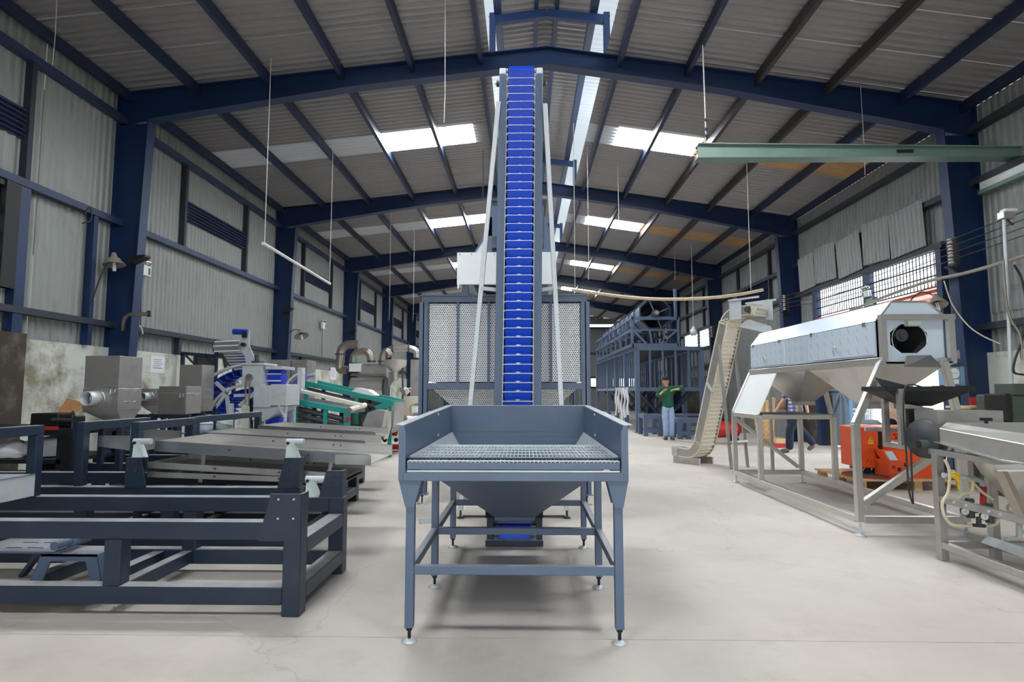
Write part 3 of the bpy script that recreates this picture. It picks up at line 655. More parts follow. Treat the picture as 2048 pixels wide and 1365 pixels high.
# galvanised A-frame stays
for s, (px, top) in ((-1, (921, (997, 205))), (1, (1134, (1090, 209)))):
    f = fl(px, 1037); p1 = at(*top, 6.5)
    st = part('stay', B().bar(f + V((0, 0, 0.08)), p1, 0.05, 0.05), 'galvanised', el, bevel=0.003)
    part('levelling_foot', B().lathe([(0, 0), (0.04, 0), (0.04, 0.008), (0.012, 0.02), (0.01, 0.09), (0, 0.09)], f, n=12), 'dark_grey', st)
    m = at(961 if s < 0 else 1108, 577, 6.38)
    part('stay_tie', B().bar(m, tw(s * 0.245, -0.05, (m.z - T0.z)), 0.04), 'galvanised', el)
fa, fb_ = fl(921, 1037), fl(1134, 1037)
part('base_tie', B().bar(fa + V((0.02, 0.05, 0.012)), fb_ + V((-0.02, 0.05, 0.012)), 0.03, 0.012), 'dark_grey', el)
part('conduit', B().tube([at(966, 400, 6.75), at(966, 300, 6.75)], 0.008, 6), 'dark_grey', el)

# ================================================================== perforated bin behind the elevator
BY0, BY1 = 7.0, 8.9
bx0, bx1 = at(838, 690, BY0).x, at(1180, 690, BY0).x
bz = lambda y: at(1010, y, BY0).z
bn = thing('perforated_bin', 'large bin of perforated white sheet in a slate steel frame behind the elevator', 'bin', ((bx0 + bx1) / 2, 8, 0))
for yy in (BY0, BY1):
    for x in (bx0 + 0.05, bx1 - 0.05):
        lg = part('leg', B().box((x - 0.05, yy, 0.12), (x + 0.05, yy + 0.012, bz(604))).box((x - 0.05, yy + 0.09, 0.12), (x + 0.05, yy + 0.10, bz(604))).box((x - 0.006, yy, 0.12), (x + 0.006, yy + 0.10, bz(604))), 'slate', bn)
        part('base_plate', B().box((x - 0.07, yy - 0.02, 0.11), (x + 0.07, yy + 0.12, 0.12)), 'slate', lg)
        foot(bn, x, yy + 0.05, 0.11, 0.065)
for yy in (BY0, BY1):
    part('top_beam', B().box((bx0 + 0.03, yy, bz(604)), (bx1 - 0.03, yy + 0.10, bz(592))).box((bx0 + 0.005, yy - 0.02, bz(592)), (bx1 - 0.005, yy + 0.12, bz(590))), 'slate', bn)
    part('lower_beam', B().box((bx0 + 0.1, yy, bz(779)), (bx1 - 0.1, yy + 0.08, bz(766))), 'slate', bn)
for x in (bx0 + 0.03, bx1 - 0.1):
    part('top_beam', B().box((x, BY0 + 0.1, bz(604)), (x + 0.07, BY1, bz(590))), 'slate', bn)
    part('lower_beam', B().box((x, BY0 + 0.1, bz(779)), (x + 0.07, BY1, bz(766))), 'slate', bn)
sx = [bx0 + 0.1] + [at(p, 690, BY0).x for p in (915, 977, 1102)] + [bx1 - 0.1]
for x in sx[1:-1]:
    part('stud', B().box((x - 0.015, BY0 + 0.01, bz(766)), (x + 0.015, BY0 + 0.05, bz(604))), 'slate', bn)
for a, c in zip(sx, sx[1:]):
    part('perforated_panel', B().box((a + 0.012, BY0 + 0.05, bz(764)), (c - 0.012, BY0 + 0.053, bz(606))), 'perforated', bn)
part('back_panel', B().box((bx0 + 0.1, BY1 - 0.05, bz(764)), (bx1 - 0.1, BY1 - 0.047, bz(606))), 'navy_dark', bn)  # dark colour stands in for the shade inside, seen through the holes
part('top_cover', B().box((bx0 + 0.1, BY0 + 0.1, bz(592)), (bx1 - 0.1, BY1 - 0.05, bz(590))), 'navy_dark', bn)
for x in (bx0 + 0.1, bx1 - 0.1):
    part('side_panel', B().box((x - 0.002, BY0 + 0.05, bz(764)), (x + 0.002, BY1 - 0.05, bz(606))), 'galvanised', bn)
cx_ = (bx0 + bx1) / 2
for s, e in ((-1, bx0 + 0.16), (1, bx1 - 0.16)):
    part('hopper_side', B().plate([(e, BY0 + 0.08, bz(779)), (e, BY1 - 0.05, bz(779)), (cx_ + s * 0.25, BY1 - 0.3, 0.75), (cx_ + s * 0.25, BY0 + 0.4, 0.75)], 0.006), 'navy_dark', bn)
part('hopper_front', B().plate([(bx0 + 0.16, BY0 + 0.08, bz(779)), (bx1 - 0.16, BY0 + 0.08, bz(779)), (cx_ + 0.25, BY0 + 0.4, 0.75), (cx_ - 0.25, BY0 + 0.4, 0.75)], 0.004), 'perforated', bn)
part('hopper_back', B().plate([(bx0 + 0.16, BY1 - 0.05, bz(779)), (bx1 - 0.16, BY1 - 0.05, bz(779)), (cx_ + 0.25, BY1 - 0.3, 0.75), (cx_ - 0.25, BY1 - 0.3, 0.75)], 0.004), 'galvanised', bn)

# ================================================================== white box machine standing on the bin
WY = 7.55
wm = thing('screening_box', 'white sheet metal box on feet, standing on top of the perforated bin', 'machine', (-0.2, 8.1, bz(590)))
q = lambda x, y: at(x, y, WY)
x0, x1, z0, z1 = q(915, 540).x, q(1109, 540).x, q(1000, 568).z, q(1000, 506).z
part('body', B().box((x0, WY, z0), (x1, WY + 1.0, z1)), 'white_paint', wm, bevel=0.006)
part('front_panel', B().box((x0 - 0.006, WY - 0.006, z0 - 0.006), (x1 + 0.006, WY, z1 + 0.006)), 'white_paint', wm)
for k in range(9):
    part('screw', B().cyl((x0 + 0.03 + k * (x1 - x0 - 0.06) / 8, WY - 0.012, z1 - 0.02), (x0 + 0.03 + k * (x1 - x0 - 0.06) / 8, WY - 0.005, z1 - 0.02), 0.007, n=6), 'dark_grey', wm)
part('hanging_strip', B().box((x0, WY - 0.005, q(1000, 577).z), (x0 + 0.02, WY + 0.02, z0)), 'white_paint', wm)
for xx in (x0 + 0.09, x1 - 0.12):
    for yy in (WY + 0.1, WY + 0.85):
        part('foot_post', B().box((xx - 0.04, yy - 0.04, bz(590) + 0.03), (xx + 0.04, yy + 0.04, z0)).box((xx - 0.13, yy - 0.08, bz(590)), (xx + 0.13, yy + 0.08, bz(590) + 0.03)), 'slate', wm)
part('drop_hopper', B().frustum((x0 + 0.2, WY + 0.1, x1 - 0.2, WY + 0.9), z0, (-0.35, WY + 0.3, -0.05, WY + 0.7), bz(590) + 0.05, 0.006), 'navy_dark', wm)
# head chute above it, behind the tower
ct = thing('discharge_chute', 'grey discharge chute on posts above the white box, behind the elevator head', 'chute', (-0.1, 7.9, z1))
for px in (979, 1092, 1101):
    p0_, p1_ = q(px, 506), q(px, 432 if px != 1101 else 455)
    part('post', B().box((p0_.x - 0.028, WY + 0.05, z1), (p0_.x + 0.028, WY + 0.11, p1_.z)), 'slate', ct)
xa, xb = q(984, 450).x, q(1088, 450).x
part('chute_box', B().box((xa - 0.05, WY + 0.05, q(1000, 470).z), (xb, WY + 0.7, q(1000, 400).z)), 'navy', ct)
part('top_lip', B().box((xa - 0.08, WY + 0.02, q(1000, 401).z), (xb + 0.04, WY + 0.74, q(1000, 398).z)), 'dark_grey', ct)
part('side_chute', B().prism([(q(944, 504).x, WY + 0.1, z1), (q(965, 500).x, WY + 0.1, z1 + 0.03), (q(984, 450).x, WY + 0.1, q(1000, 452).z), (q(978, 430).x, WY + 0.1, q(1000, 446).z)], (0, 0.5, 0)), 'slate', ct)
part('chute_lining', B().plate([(q(950, 502).x, WY + 0.08, z1 + 0.015), (q(972, 498).x, WY + 0.08, z1 + 0.04), (q(985, 455).x, WY + 0.08, q(1000, 462).z), (q(980, 452).x, WY + 0.08, q(1000, 458).z)], 0.004), 'galvanised', ct)
part('funnel', B().frustum((xa + 0.05, WY + 0.1, xb - 0.05, WY + 0.65), q(1000, 470).z, (-0.3, WY + 0.3, 0.1, WY + 0.6), z1, 0.005), 'navy', ct)

# ================================================================== left: long grader base frames
def base_frame(label, X0, X1, Ya, Yb, inner, brackets, m='navy_dark', W=0.105, full=True):
    """Rectangular base of heavy square tube: X0..X1 wide, Ya..Yb deep."""
    t = thing('grader_base_frame', label, 'frame', (X1 - 0.8, (Ya + Yb) / 2, 0), group='navy base frames of the graders')
    P = lambda n, a, b: part(n, B().box(a, b), m, t, bevel=0.005)
    for yy in (Ya, Yb - W):
        for x in (X0, X1 - W): P('post', (x, yy, 0.0), (x + W, yy + W, 0.535))
        P('upper_rail', (X0 + W, yy, 0.435), (X1 - W, yy + W, 0.535))
        P('lower_rail', (X0 + W, yy, 0.065), (X1 - W, yy + W, 0.165))
    for x in (X0, X1 - W):
        P('end_rail', (x, Ya + W, 0.335), (x + W, Yb - W, 0.425)); P('end_rail', (x, Ya + W, 0.075), (x + W, Yb - W, 0.165))
    for x in inner:
        for yy in (Ya, Yb - W): P('post', (x, yy + 0.003, 0.165), (x + 0.1, yy + W - 0.003, 0.435))
        P('cross_rail', (x + 0.01, Ya + W, 0.075), (x + 0.09, Yb - W, 0.160))
    for (x, yy, h, flip) in brackets:
        z = 0.535; s = -1 if flip else 1
        br = part('mounting_bracket', B().prism([(x - s * 0.10, yy, z), (x + s * 0.07, yy, z), (x + s * 0.07, yy, z + h), (x - s * 0.05, yy, z + h)], (0, 0.012, 0)).box((min(x + s * 0.058, x + s * 0.07), yy + 0.012, z), (max(x + s * 0.058, x + s * 0.07), yy + 0.10, z + h)), m, t)
        for bx, bz_ in ((-0.02, h - 0.03), (0.04, h - 0.03), (-0.02, h - 0.1), (0.04, h - 0.1)):
            part('bolt', B().cyl((x + s * bx, yy - 0.012, z + bz_), (x + s * bx, yy + 0.001, z + bz_), 0.009, n=6), 'dark_grey', br)
    return t
F1 = base_frame('nearest navy base frame with an open shaft mount inside', -5.3, -1.305, 3.55, 4.47, (-2.47,), ((-4.15, 4.38, 0.24, False), (-1.39, 4.38, 0.19, False)))
# front right corner plate over the rail, with four bolts
cp = part('corner_plate', B().prism([(-1.555, 3.543, 0.43), (-1.31, 3.543, 0.43), (-1.31, 3.543, 0.70), (-1.49, 3.543, 0.70)], (0, 0.008, 0)), 'navy_dark', F1)
for bx, bz_ in ((-1.44, 0.67), (-1.35, 0.67), (-1.44, 0.56), (-1.35, 0.56)):
    part('bolt', B().cyl((bx, 3.534, bz_), (bx, 3.545, bz_), 0.006, n=6), 'galvanised', cp)
part('corner_plate_return', B().box((-1.318, 3.55, 0.53), (-1.306, 3.66, 0.70)), 'navy_dark', cp)
# shaft mount: slotted plate on folded legs
pz = 0.305
part('mount_plate', B().box((-3.45, 3.72, pz), (-2.90, 4.05, pz + 0.012)), 'slate', F1)
for k in range(4):
    part('slot', B().box((-3.27 + (k % 2) * 0.14, 3.80 + (k // 2) * 0.13, pz + 0.0122), (-3.17 + (k % 2) * 0.14, 3.812 + (k // 2) * 0.13, pz + 0.0135)), 'rubber', F1)
mb = part('mount_saddle', B().prism([(-3.02, 3.70, 0.13), (-2.95, 3.70, 0.13), (-2.90, 3.70, pz - 0.04), (-2.68, 3.70, pz - 0.04), (-2.64, 3.70, 0.13), (-2.57, 3.70, 0.13), (-2.61, 3.70, pz), (-2.96, 3.70, pz)], (0, 0.012, 0)), 'navy', F1)
part('saddle_top', B().box((-2.96, 3.70, pz - 0.012), (-2.61, 3.90, pz)), 'slate', mb)
part('saddle_side', B().plate([(-2.57, 3.70, 0.13), (-2.57, 3.90, 0.13), (-2.61, 3.90, pz), (-2.61, 3.70, pz)], 0.008), 'slate', mb)
part('drive_shaft', B().cyl((-2.85, 3.66, 0.365), (-2.85, 3.80, 0.365), 0.026, n=16).cyl((-2.85, 3.78, 0.365), (-2.85, 4.3, 0.365), 0.034, n=16), 'slate', F1)
for x in (-3.40, -3.0):
    part('mount_leg', B().bar((x, 3.74, pz), (x - 0.10, 3.74, 0.165), 0.05, 0.02), 'navy_dark', F1)
for x in (-3.05, -2.63):
    part('cross_rail', B().box((x - 0.04, 3.655, 0.075), (x + 0.04, 4.365, 0.155)), 'navy_dark', F1)
F2 = base_frame('second navy base frame carrying the front steel tray', -5.2, at(600, 970, 4.8).x, 4.8, 5.75, (-3.6, -2.9), ((-3.12, 4.79, 0.235, True), (at(580, 960, 4.79).x, 4.79, 0.235, False)))
F3 = base_frame('third navy base frame under the middle tray', -5.2, -2.0, 6.35, 7.3, (-3.6,), ((-2.1, 6.34, 0.2, False),))
F4 = base_frame('rearmost navy base frame of the grader row', -5.2, -2.3, 7.75, 8.7, (-3.6,), ((-2.4, 7.74, 0.2, False),))
def swing_clamp(x, y, z, label):
    t = thing('swing_clamp', label, 'clamp', (x, y, z), group='pale cast swing clamps on the grader brackets')
    part('arm', B().prism([(x - 0.05, y, z), (x + 0.06, y, z), (x + 0.01, y, z + 0.12), (x - 0.04, y, z + 0.12)], (0, 0.04, 0)), 'porcelain_green', t)
    part('pivot', B().cyl((x - 0.05, y + 0.02, z + 0.125), (x + 0.09, y + 0.02, z + 0.125), 0.024, n=12), 'galvanised', t)
    part('knob', B().cyl((x - 0.03, y - 0.012, z + 0.115), (x - 0.03, y, z + 0.115), 0.012, n=8), 'black_metal', t)
    part('lever', B().bar((x + 0.0, y - 0.01, z + 0.11), (x + 0.05, y - 0.01, z + 0.01), 0.012), 'galvanised', t)
swing_clamp(-3.10, 4.80, 0.772, 'pale cast swing clamp on the left-hand bracket of the second frame')
swing_clamp(-1.86, 4.80, 0.772, 'pale cast swing clamp over the right-hand corner of the second frame')
swing_clamp(-1.55, 4.40, 0.535, 'pale cast swing clamp low behind the nearest frame corner')
# upright U-shaped guards standing on the frames
def guard(label, X, Ya, Yb, z0, z1, w=0.07):
    t = thing('guard_hoop', label, 'guard', (X, Ya, z0), group='upright square-tube guards on the graders')
    part('front_post', B().box((X - w / 2, Ya, z0), (X + w / 2, Ya + w, z1 - w)), 'navy_dark', t, bevel=0.004)
    part('rear_post', B().box((X - w / 2, Yb - w, z0), (X + w / 2, Yb, z1 - w)), 'navy_dark', t, bevel=0.004)
    part('top_bar', B().box((X - w / 2, Ya, z1 - w), (X + w / 2, Yb, z1)), 'navy_dark', t, bevel=0.004)
guard('navy square-tube guard at the far left, on the nearest frame', -3.60, 3.6, 4.42, 0.535, 1.05)
guard('navy square-tube guard nearest the rocking bracket, on the second frame', -3.17, 4.85, 5.72, 0.535, 1.05)
guard('navy square-tube guard in front of the big steel hopper', -3.62, 4.85, 5.72, 0.535, 1.05)
guard('navy square-tube guard beside the plain steel hopper', -3.55, 6.4, 8.0, 0.535, 1.03)
# trays
def tray(label, X0, X1, Ya, Yb, zl, zr, h, m, name='sorting_tray', rimw=0.02, end=False, legs=True):
    t = thing(name, label, 'tray', ((X0 + X1) / 2, (Ya + Yb) / 2, 0.535), group='long steel trays of the graders')
    z = lambda x: zl + (zr - zl) * (x - X0) / (X1 - X0)
    part('tray_floor', B().plate([(X0, Ya, z(X0) - h), (X1, Ya, z(X1) - h), (X1, Yb, z(X1) - h), (X0, Yb, z(X0) - h)], 0.004), m, t)
    for yy, nm in ((Ya, 'front_wall'), (Yb, 'rear_wall')):
        wl_ = part(nm, B().plate([(X0, yy, z(X0) - h), (X1, yy, z(X1) - h), (X1, yy, z(X1)), (X0, yy, z(X0))], 0.004), 'tray_steel' if (nm == 'front_wall' and m == 'stainless') else m, t)
        part('rim', B().bar((X0, yy + (0.012 if yy == Ya else -0.012), z(X0)), (X1, yy + (0.012 if yy == Ya else -0.012), z(X1)), rimw, 0.005), 'stainless_bright', wl_)
        for f in (0.35, 0.68, 0.72):
            xx = X0 + (X1 - X0) * f; part('bolt', B().cyl((xx, yy - 0.012, z(xx) - h * 0.4), (xx, yy + 0.012, z(xx) - h * 0.4), 0.009, n=6), 'dark_grey', wl_)
    part('end_wall', B().plate([(X0, Ya, z(X0) - h), (X0, Yb, z(X0) - h), (X0, Yb, z(X0)), (X0, Ya, z(X0))], 0.004), m, t)
    if end: part('discharge_lip', B().plate([(X1 - 0.28, Ya - 0.004, z(X1) - h * 0.95), (X1 + 0.02, Ya - 0.004, z(X1) - h), (X1 + 0.02, Ya - 0.004, z(X1) - 0.004), (X1 - 0.28, Ya - 0.004, z(X1) - 0.002)], 0.003), 'stainless_bright', t)
    if legs:
        for f in (0.2, 0.8):
            for yy in (Ya + 0.06, Yb - 0.06):
                xx = X0 + (X1 - X0) * f; part('spring_leg', B().bar((xx, yy, 0.535), (xx + 0.03, yy, z(xx) - h), 0.03, 0.012), 'stainless_dull', t)
    return t
tray('front steel tray with a bright discharge lip, on the second frame', -3.10, at(738, 905, 5.02).x, 5.02, 5.9, 0.885, 0.775, 0.085, 'stainless', end=True)
tray('upper screen deck below the front steel tray', -3.12, -1.50, 4.96, 5.60, 0.715, 0.625, 0.045, 'stainless_dull', name='screen_deck', legs=False)
tray('lower screen deck just above the second frame', -3.12, -1.50, 4.96, 5.60, 0.635, 0.585, 0.04, 'stainless_dull', name='screen_deck', legs=False)
tray('middle steel tray in front of the glazed pots', -3.45, at(727, 884, 6.4).x, 6.4, 7.2, 0.86, 0.775, 0.085, 'stainless', end=True)
tray('rearmost steel tray beside the teal machine', -3.45, at(748, 866, 7.75).x, 7.75, 8.6, 0.86, 0.775, 0.085, 'stainless', end=True)
# short trough at the left edge of the view
lt = thing('steel_trough', 'short galvanised trough with an open top at the far left, on the nearest frame', 'trough', (-3.9, 3.95, 0.535))
p = [at(70, 949, 3.97), at(69, 992, 3.97)]; ex_ = p[0].x
part('end_wall', B().plate([(ex_, 3.69, p[0].z), (ex_, 3.97, p[0].z), (ex_, 3.97, p[1].z), (ex_, 3.69, p[1].z)], 0.004), 'galvanised', lt)
part('front_wall', B().plate([(ex_, 3.69, p[0].z), (ex_, 3.69, p[1].z), (-4.6, 3.69, p[1].z), (-4.6, 3.69, p[0].z)], 0.004), 'galvanised', lt)
part('rear_wall', B().plate([(ex_, 3.97, p[0].z), (ex_, 3.97, p[1].z), (-4.6, 3.97, p[1].z), (-4.6, 3.97, p[0].z)], 0.004), 'galvanised', lt)
part('trough_floor', B().plate([(ex_, 3.69, p[1].z), (ex_, 3.97, p[1].z), (-4.6, 3.97, p[1].z), (-4.6, 3.69, p[1].z)], 0.004), 'galvanised', lt)
part('rim', B().bar((ex_, 3.69, p[0].z), (ex_, 3.97, p[0].z), 0.012, 0.006), 'stainless_bright', lt)
for yy in (3.62, 4.42): part('bearer', B().box((-4.5, yy - 0.03, 0.535), (-4.44, yy + 0.03, p[1].z)), 'navy_dark', lt)

fc_ = thing('feed_chute', 'shiny stainless feed chute between the two navy guards on the second frame', 'chute', (-3.4, 5.3, 0.6))
part('trough', B().plate([(-3.57, 5.0, 0.93), (-3.22, 5.0, 0.93), (-3.22, 5.0, 0.80), (-3.57, 5.0, 0.84)], 0.004).plate([(-3.57, 5.6, 0.95), (-3.22, 5.6, 0.93), (-3.22, 5.6, 0.80), (-3.57, 5.6, 0.84)], 0.004).plate([(-3.57, 5.0, 0.84), (-3.22, 5.0, 0.80), (-3.22, 5.6, 0.80), (-3.57, 5.6, 0.84)], 0.004), 'stainless_bright', fc_)
part('support', B().bar((-3.40, 5.3, 0.0), (-3.40, 5.3, 0.82), 0.05), 'navy_dark', fc_)
# ================================================================== steel feed hoppers above the graders
def feed_hopper(label, px0, px1, y_top, y_mid, y_low, Y, w, upper=True, pipe=True, cone=True):
    a = at(px0, y_top, Y); X0 = a.x; X1 = at(px1, y_top, Y).x; z = lambda y: at(px1, y, Y).z
    t = thing('feed_hopper', label, 'hopper', ((X0 + X1) / 2, Y + w / 2, z(y_low)), group='square steel feed hoppers')
    if upper: part('upper_box', B().box((X0, Y, z(y_mid) + 0.003), (X1, Y + w, z(y_top))), 'stainless_dull', t, bevel=0.004)
    lb = part('lower_box', B().box((X0 - 0.004, Y - 0.004, z(y_low)), (X1 + 0.004, Y + w + 0.004, z(y_mid))), 'stainless_dull', t, bevel=0.004)
    if pipe:
        pc = V((X0 + (X1 - X0) * 0.40, Y, (z(y_mid) + z(y_low)) / 2 + 0.01)); r = (X1 - X0) * 0.2
        part('pipe_stub', B().pipe(pc, pc + V((-0.02, -0.13, 0)), r, r * 0.93, 24), 'galvanised', lb)
        part('pipe_flange', B().pipe(pc, pc + V((0, -0.006, 0)), r * 1.2, r * 0.9, 24), 'stainless', lb)
    part('latch', B().tube([V((X1 - 0.07, Y - 0.012, z(y_mid) - 0.01)), V((X1 - 0.075, Y - 0.02, z(y_mid) - 0.06)), V((X1 - 0.03, Y - 0.02, z(y_mid) - 0.06)), V((X1 - 0.025, Y - 0.012, z(y_mid) - 0.01))], 0.006, 6), 'stainless_bright', lb)
    for dy, dz in ((0.35, 0.03), (0.72, 0.03), (0.35, 0.14), (0.72, 0.14)):
        part('stud_bolt', B().cyl((X1, Y + w * dy, z(y_mid) - dz), (X1 + 0.022, Y + w * dy, z(y_mid) - dz), 0.009, n=8), 'stainless_bright', lb)
    if cone:
        zl = z(y_low); part('cone', B().frustum((X0, Y, X1, Y + w), zl, (X1 - 0.16, Y + w * 0.3, X1 - 0.02, Y + w * 0.7), zl - 0.12, 0.004), 'stainless', t)
    # carrying stand
    zb = z(y_low) - (0.12 if cone else 0)
    st = part('stand', B().box((X0 - 0.06, Y - 0.02, zb - 0.05), (X1 + 0.06, Y + 0.03, zb)).box((X0 - 0.06, Y + w - 0.03, zb - 0.05), (X1 + 0.06, Y + w + 0.02, zb)), 'navy_dark', t)
    for x in (X0 - 0.04, X1 + 0.04):
        for yy in (Y, Y + w): part('stand_post', B().box((x - 0.025, yy - 0.025, 0.0), (x + 0.025, yy + 0.025, zb)), 'navy_dark', t)
feed_hopper('big double steel feed hopper with a pipe stub, nearest on the graders', 171, 241, 712, 777, 822, 6.0, 0.36)
feed_hopper('steel feed hopper with a pipe stub half hidden behind the nearest one', 284, 325, 757, 778, 812, 8.35, 0.33, upper=False)
feed_hopper('plain square steel hopper box without a pipe', 318, 373, 773, 786, 829, 7.65, 0.36, pipe=False, cone=False)
feed_hopper('rearmost double steel feed hopper by the blue curved belt', 360, 405, 730, 777, 808, 9.1, 0.36, pipe=False)
solo('steel_board', B().box((at(385, 864, 7.45).x, 7.14, 0.79), (at(480, 864, 7.45).x, 7.80, 0.80)), 'tray_steel', 'grey steel board laid across two trays under the glazed pots', 'board', (-3.7, 7.45, 0.79))
for k, (px, m, lb, tilt) in enumerate(((410, 'porcelain_blue', 'pale blue glazed pot upside down on the board across the trays', 0.0), (445, 'porcelain_green', 'pale green glazed pot tipped over on the board across the trays', 0.5))):
    c = at(px, 864, 7.45); z0 = 0.802; ax = V((math.sin(tilt) * 0.6, 0, 1))
    t = thing('glazed_pot', lb, 'pot', (c.x, 7.45, z0), group='glazed pots on the board')
    part('bowl', B().lathe([(0.0, 0.165), (0.05, 0.16), (0.082, 0.13), (0.092, 0.08), (0.088, 0.04), (0.078, 0.0), (0.07, 0.0)], (c.x, 7.45, z0 + 0.02 * k), ax, 22), m, t)
    part('rim_band', B().lathe([(0.086, 0.085), (0.096, 0.088), (0.096, 0.098), (0.086, 0.10)], (c.x, 7.45, z0 + 0.02 * k), ax, 22), 'concrete_grey' if k == 0 else m, t)

# ================================================================== dark work bench against the left wall
wbn = thing('work_bench', 'dark steel work bench with a lower shelf against the dirty white wall', 'bench', (-4.9, 6.3, 0))
part('bench_top', B().box((-6.420, 5.9, 0.86), (-4.570, 6.9, 0.92)), 'black_metal', wbn)
for x in (-6.37, -5.52, -4.67): part('leg', B().box((x, 5.95, 0), (x + 0.1, 6.05, 0.86)), 'black_metal', wbn)
for x in (-6.37, -4.67): part('leg', B().box((x, 6.75, 0), (x + 0.1, 6.85, 0.86)), 'black_metal', wbn)
part('shelf', B().box((-6.320, 5.95, 0.58), (-4.620, 6.85, 0.62)), 'black_metal', wbn)
part('front_panel', B().box((-6.320, 5.93, 0.12), (-4.620, 5.95, 0.52)), 'dark_grey', wbn)
part('edge_rail', B().box((-4.940, 5.86, 0.92), (-4.620, 5.9, 0.95)), 'red', wbn)
vs = thing('bench_vise', 'black bench vise standing on the dark work bench', 'vise', (-4.870, 6.3, 0.92))
part('jaw_block', B().box((-5.170, 6.2, 0.92), (-4.870, 6.45, 1.07)).box((-4.840, 6.25, 0.92), (-4.720, 6.4, 1.04)), 'black_metal', vs, bevel=0.012)
part('screw', B().cyl((-4.920, 6.2, 1.0), (-4.620, 6.1, 1.0), 0.022, n=10), 'dark_grey', vs)
part('handle', B().cyl((-4.640, 6.1, 0.9), (-4.640, 6.1, 1.1), 0.009, n=8), 'dark_grey', vs)
cb = thing('cardboard_offcut', 'brown cardboard offcut folded over the bench vise', 'cardboard', (-4.970, 6.5, 1.07))
part('flap', B().plate([(-5.070, 6.44, 1.07), (-4.880, 6.44, 1.07), (-4.770, 6.5, 1.16), (-5.020, 6.5, 1.22)], 0.006), 'cardboard', cb)
part('flap', B().plate([(-4.840, 6.5, 1.07), (-4.720, 6.62, 1.07), (-4.670, 6.62, 1.14), (-4.770, 6.5, 1.16)], 0.006), 'cardboard', cb)
solo('cardboard_box', B().box((-6.220, 6.2, 0.92), (-5.820, 6.5, 1.02)), 'cardboard', 'flat brown cardboard box at the left end of the bench top', 'box', (-6.020, 6.35, 0.92), bevel=0.004)
def lump(name, label, cat, c, r, m, seed):
    random.seed(seed); bm = bmesh.new(); bmesh.ops.create_icosphere(bm, subdivisions=3, radius=1)
    me = bpy.data.meshes.new(name)
    for v in bm.verts:
        n = v.co.normalized(); k = 1 + 0.18 * math.sin(5 * n.x + seed) * math.cos(4 * n.y - seed) + 0.10 * math.sin(9 * n.z + 3 * n.x)
        v.co = V((n.x * r[0], n.y * r[1], max(-0.55, n.z) * r[2])) * k
    for f in bm.faces: f.smooth = True
    bm.to_mesh(me); bm.free(); me.materials.append(MATS[m]); o = mk(name, me, None, Matrix.Translation(V(c))); o.location = c; return tag(o, label, cat)
lump('cloth_sack', 'white crumpled cloth sack on the shelf of the dark bench', 'sack', (-4.970, 6.3, 0.70), (0.28, 0.2, 0.12), 'cloth_white', 2)
lump('rag_bundle', 'lilac rag bundle on the bench shelf beside the sack', 'rag', (-5.270, 6.15, 0.685), (0.14, 0.14, 0.10), 'paper', 5)

# ================================================================== curved blue belt machine
GY = 9.9; g = lambda x, y, Y=GY: at(x, y, Y)
def sweep(b, pts, Ya, Yb, t=0.012):
    """Ribbon through XZ points from depth Ya to Yb."""
    vs = []; n = len(pts)
    for p in pts: vs += [(p.x, Ya, p.z), (p.x, Yb, p.z)]
    return b.add(vs, [(2 * i, 2 * i + 1, 2 * i + 3, 2 * i + 2) for i in range(n - 1)], True)
def pxarc(cx, cy, r, a0, a1, n, Y): return [at(cx + r * math.cos(math.radians(a0 + (a1 - a0) * i / n)), cy - r * math.sin(math.radians(a0 + (a1 - a0) * i / n)), Y) for i in range(n + 1)]
cv = thing('curved_belt_conveyor', 'galvanised curved conveyor with a deep blue cleated belt beside the steel hoppers', 'conveyor', (g(480, 860).x, 10.2, 0))
W2 = 0.75
for dY in (0, W2):
    for r_, nm in ((122, 'outer_arc'), (82, 'inner_arc')):
        b = B(); pts = pxarc(497, 852, r_, 88, 176, 16, GY); pts = [V((p.x, GY + dY, p.z)) for p in pts]
        for p1_, p2_ in zip(pts, pts[1:]): b.bar(p1_, p2_, 0.04, 0.06, up=(0, 1, 0))
        part(nm, b, 'galvanised', cv)
belt = sweep(B(), pxarc(497, 852, 114, 88, 178, 20, GY), GY + 0.03, GY + W2 - 0.03)
bl = part('belt', belt, 'belt_blue', cv)
bl2 = part('belt', sweep(B(), pxarc(497, 852, 74, 88, 178, 20, GY), GY + 0.03, GY + W2 - 0.03), 'belt_blue', cv)
for R_, par in ((107, bl), (67, bl2)):
    for k in range(11):
        a = math.radians(92 + k * 8); p0_ = at(497 + (R_ + 7) * math.cos(a), 852 - (R_ + 7) * math.sin(a), GY); p1_ = at(497 + (R_ - 3) * math.cos(a), 852 - (R_ - 3) * math.sin(a), GY)
        part('cleat', B().plate([(p0_.x, GY + 0.05, p0_.z), (p0_.x, GY + W2 - 0.05, p0_.z), (p1_.x, GY + W2 - 0.05, p1_.z), (p1_.x, GY + 0.05, p1_.z)], 0.012), 'bucket_blue', par)
for a, c in (((433, 765), (457, 788)), ((457, 783), (436, 812)), ((455, 790), (462, 860)), ((470, 792), (520, 790)), ((480, 812), (530, 770)), ((533, 800), (520, 862))):
    p0_, p1_ = g(*a), g(*c); part('strut', B().bar(p0_ + V((0, -0.02, 0)), p1_ + V((0, -0.02, 0)), 0.05, 0.05), 'galvanised', cv)
for px in (460, 585):
    p = g(px, 850); part('leg', B().box((p.x - 0.03, GY, 0), (p.x + 0.03, GY + 0.05, 1.1)), 'galvanised', cv); part('leg', B().box((p.x - 0.03, GY + W2, 0), (p.x + 0.03, GY + W2 + 0.05, 1.1)), 'galvanised', cv)
hb = part('drive_housing', B().box((g(489, 760).x, GY - 0.10, g(500, 775).z), (g(528, 760).x, GY + W2 + 0.05, g(500, 731).z)), 'galvanised', cv, bevel=0.006)
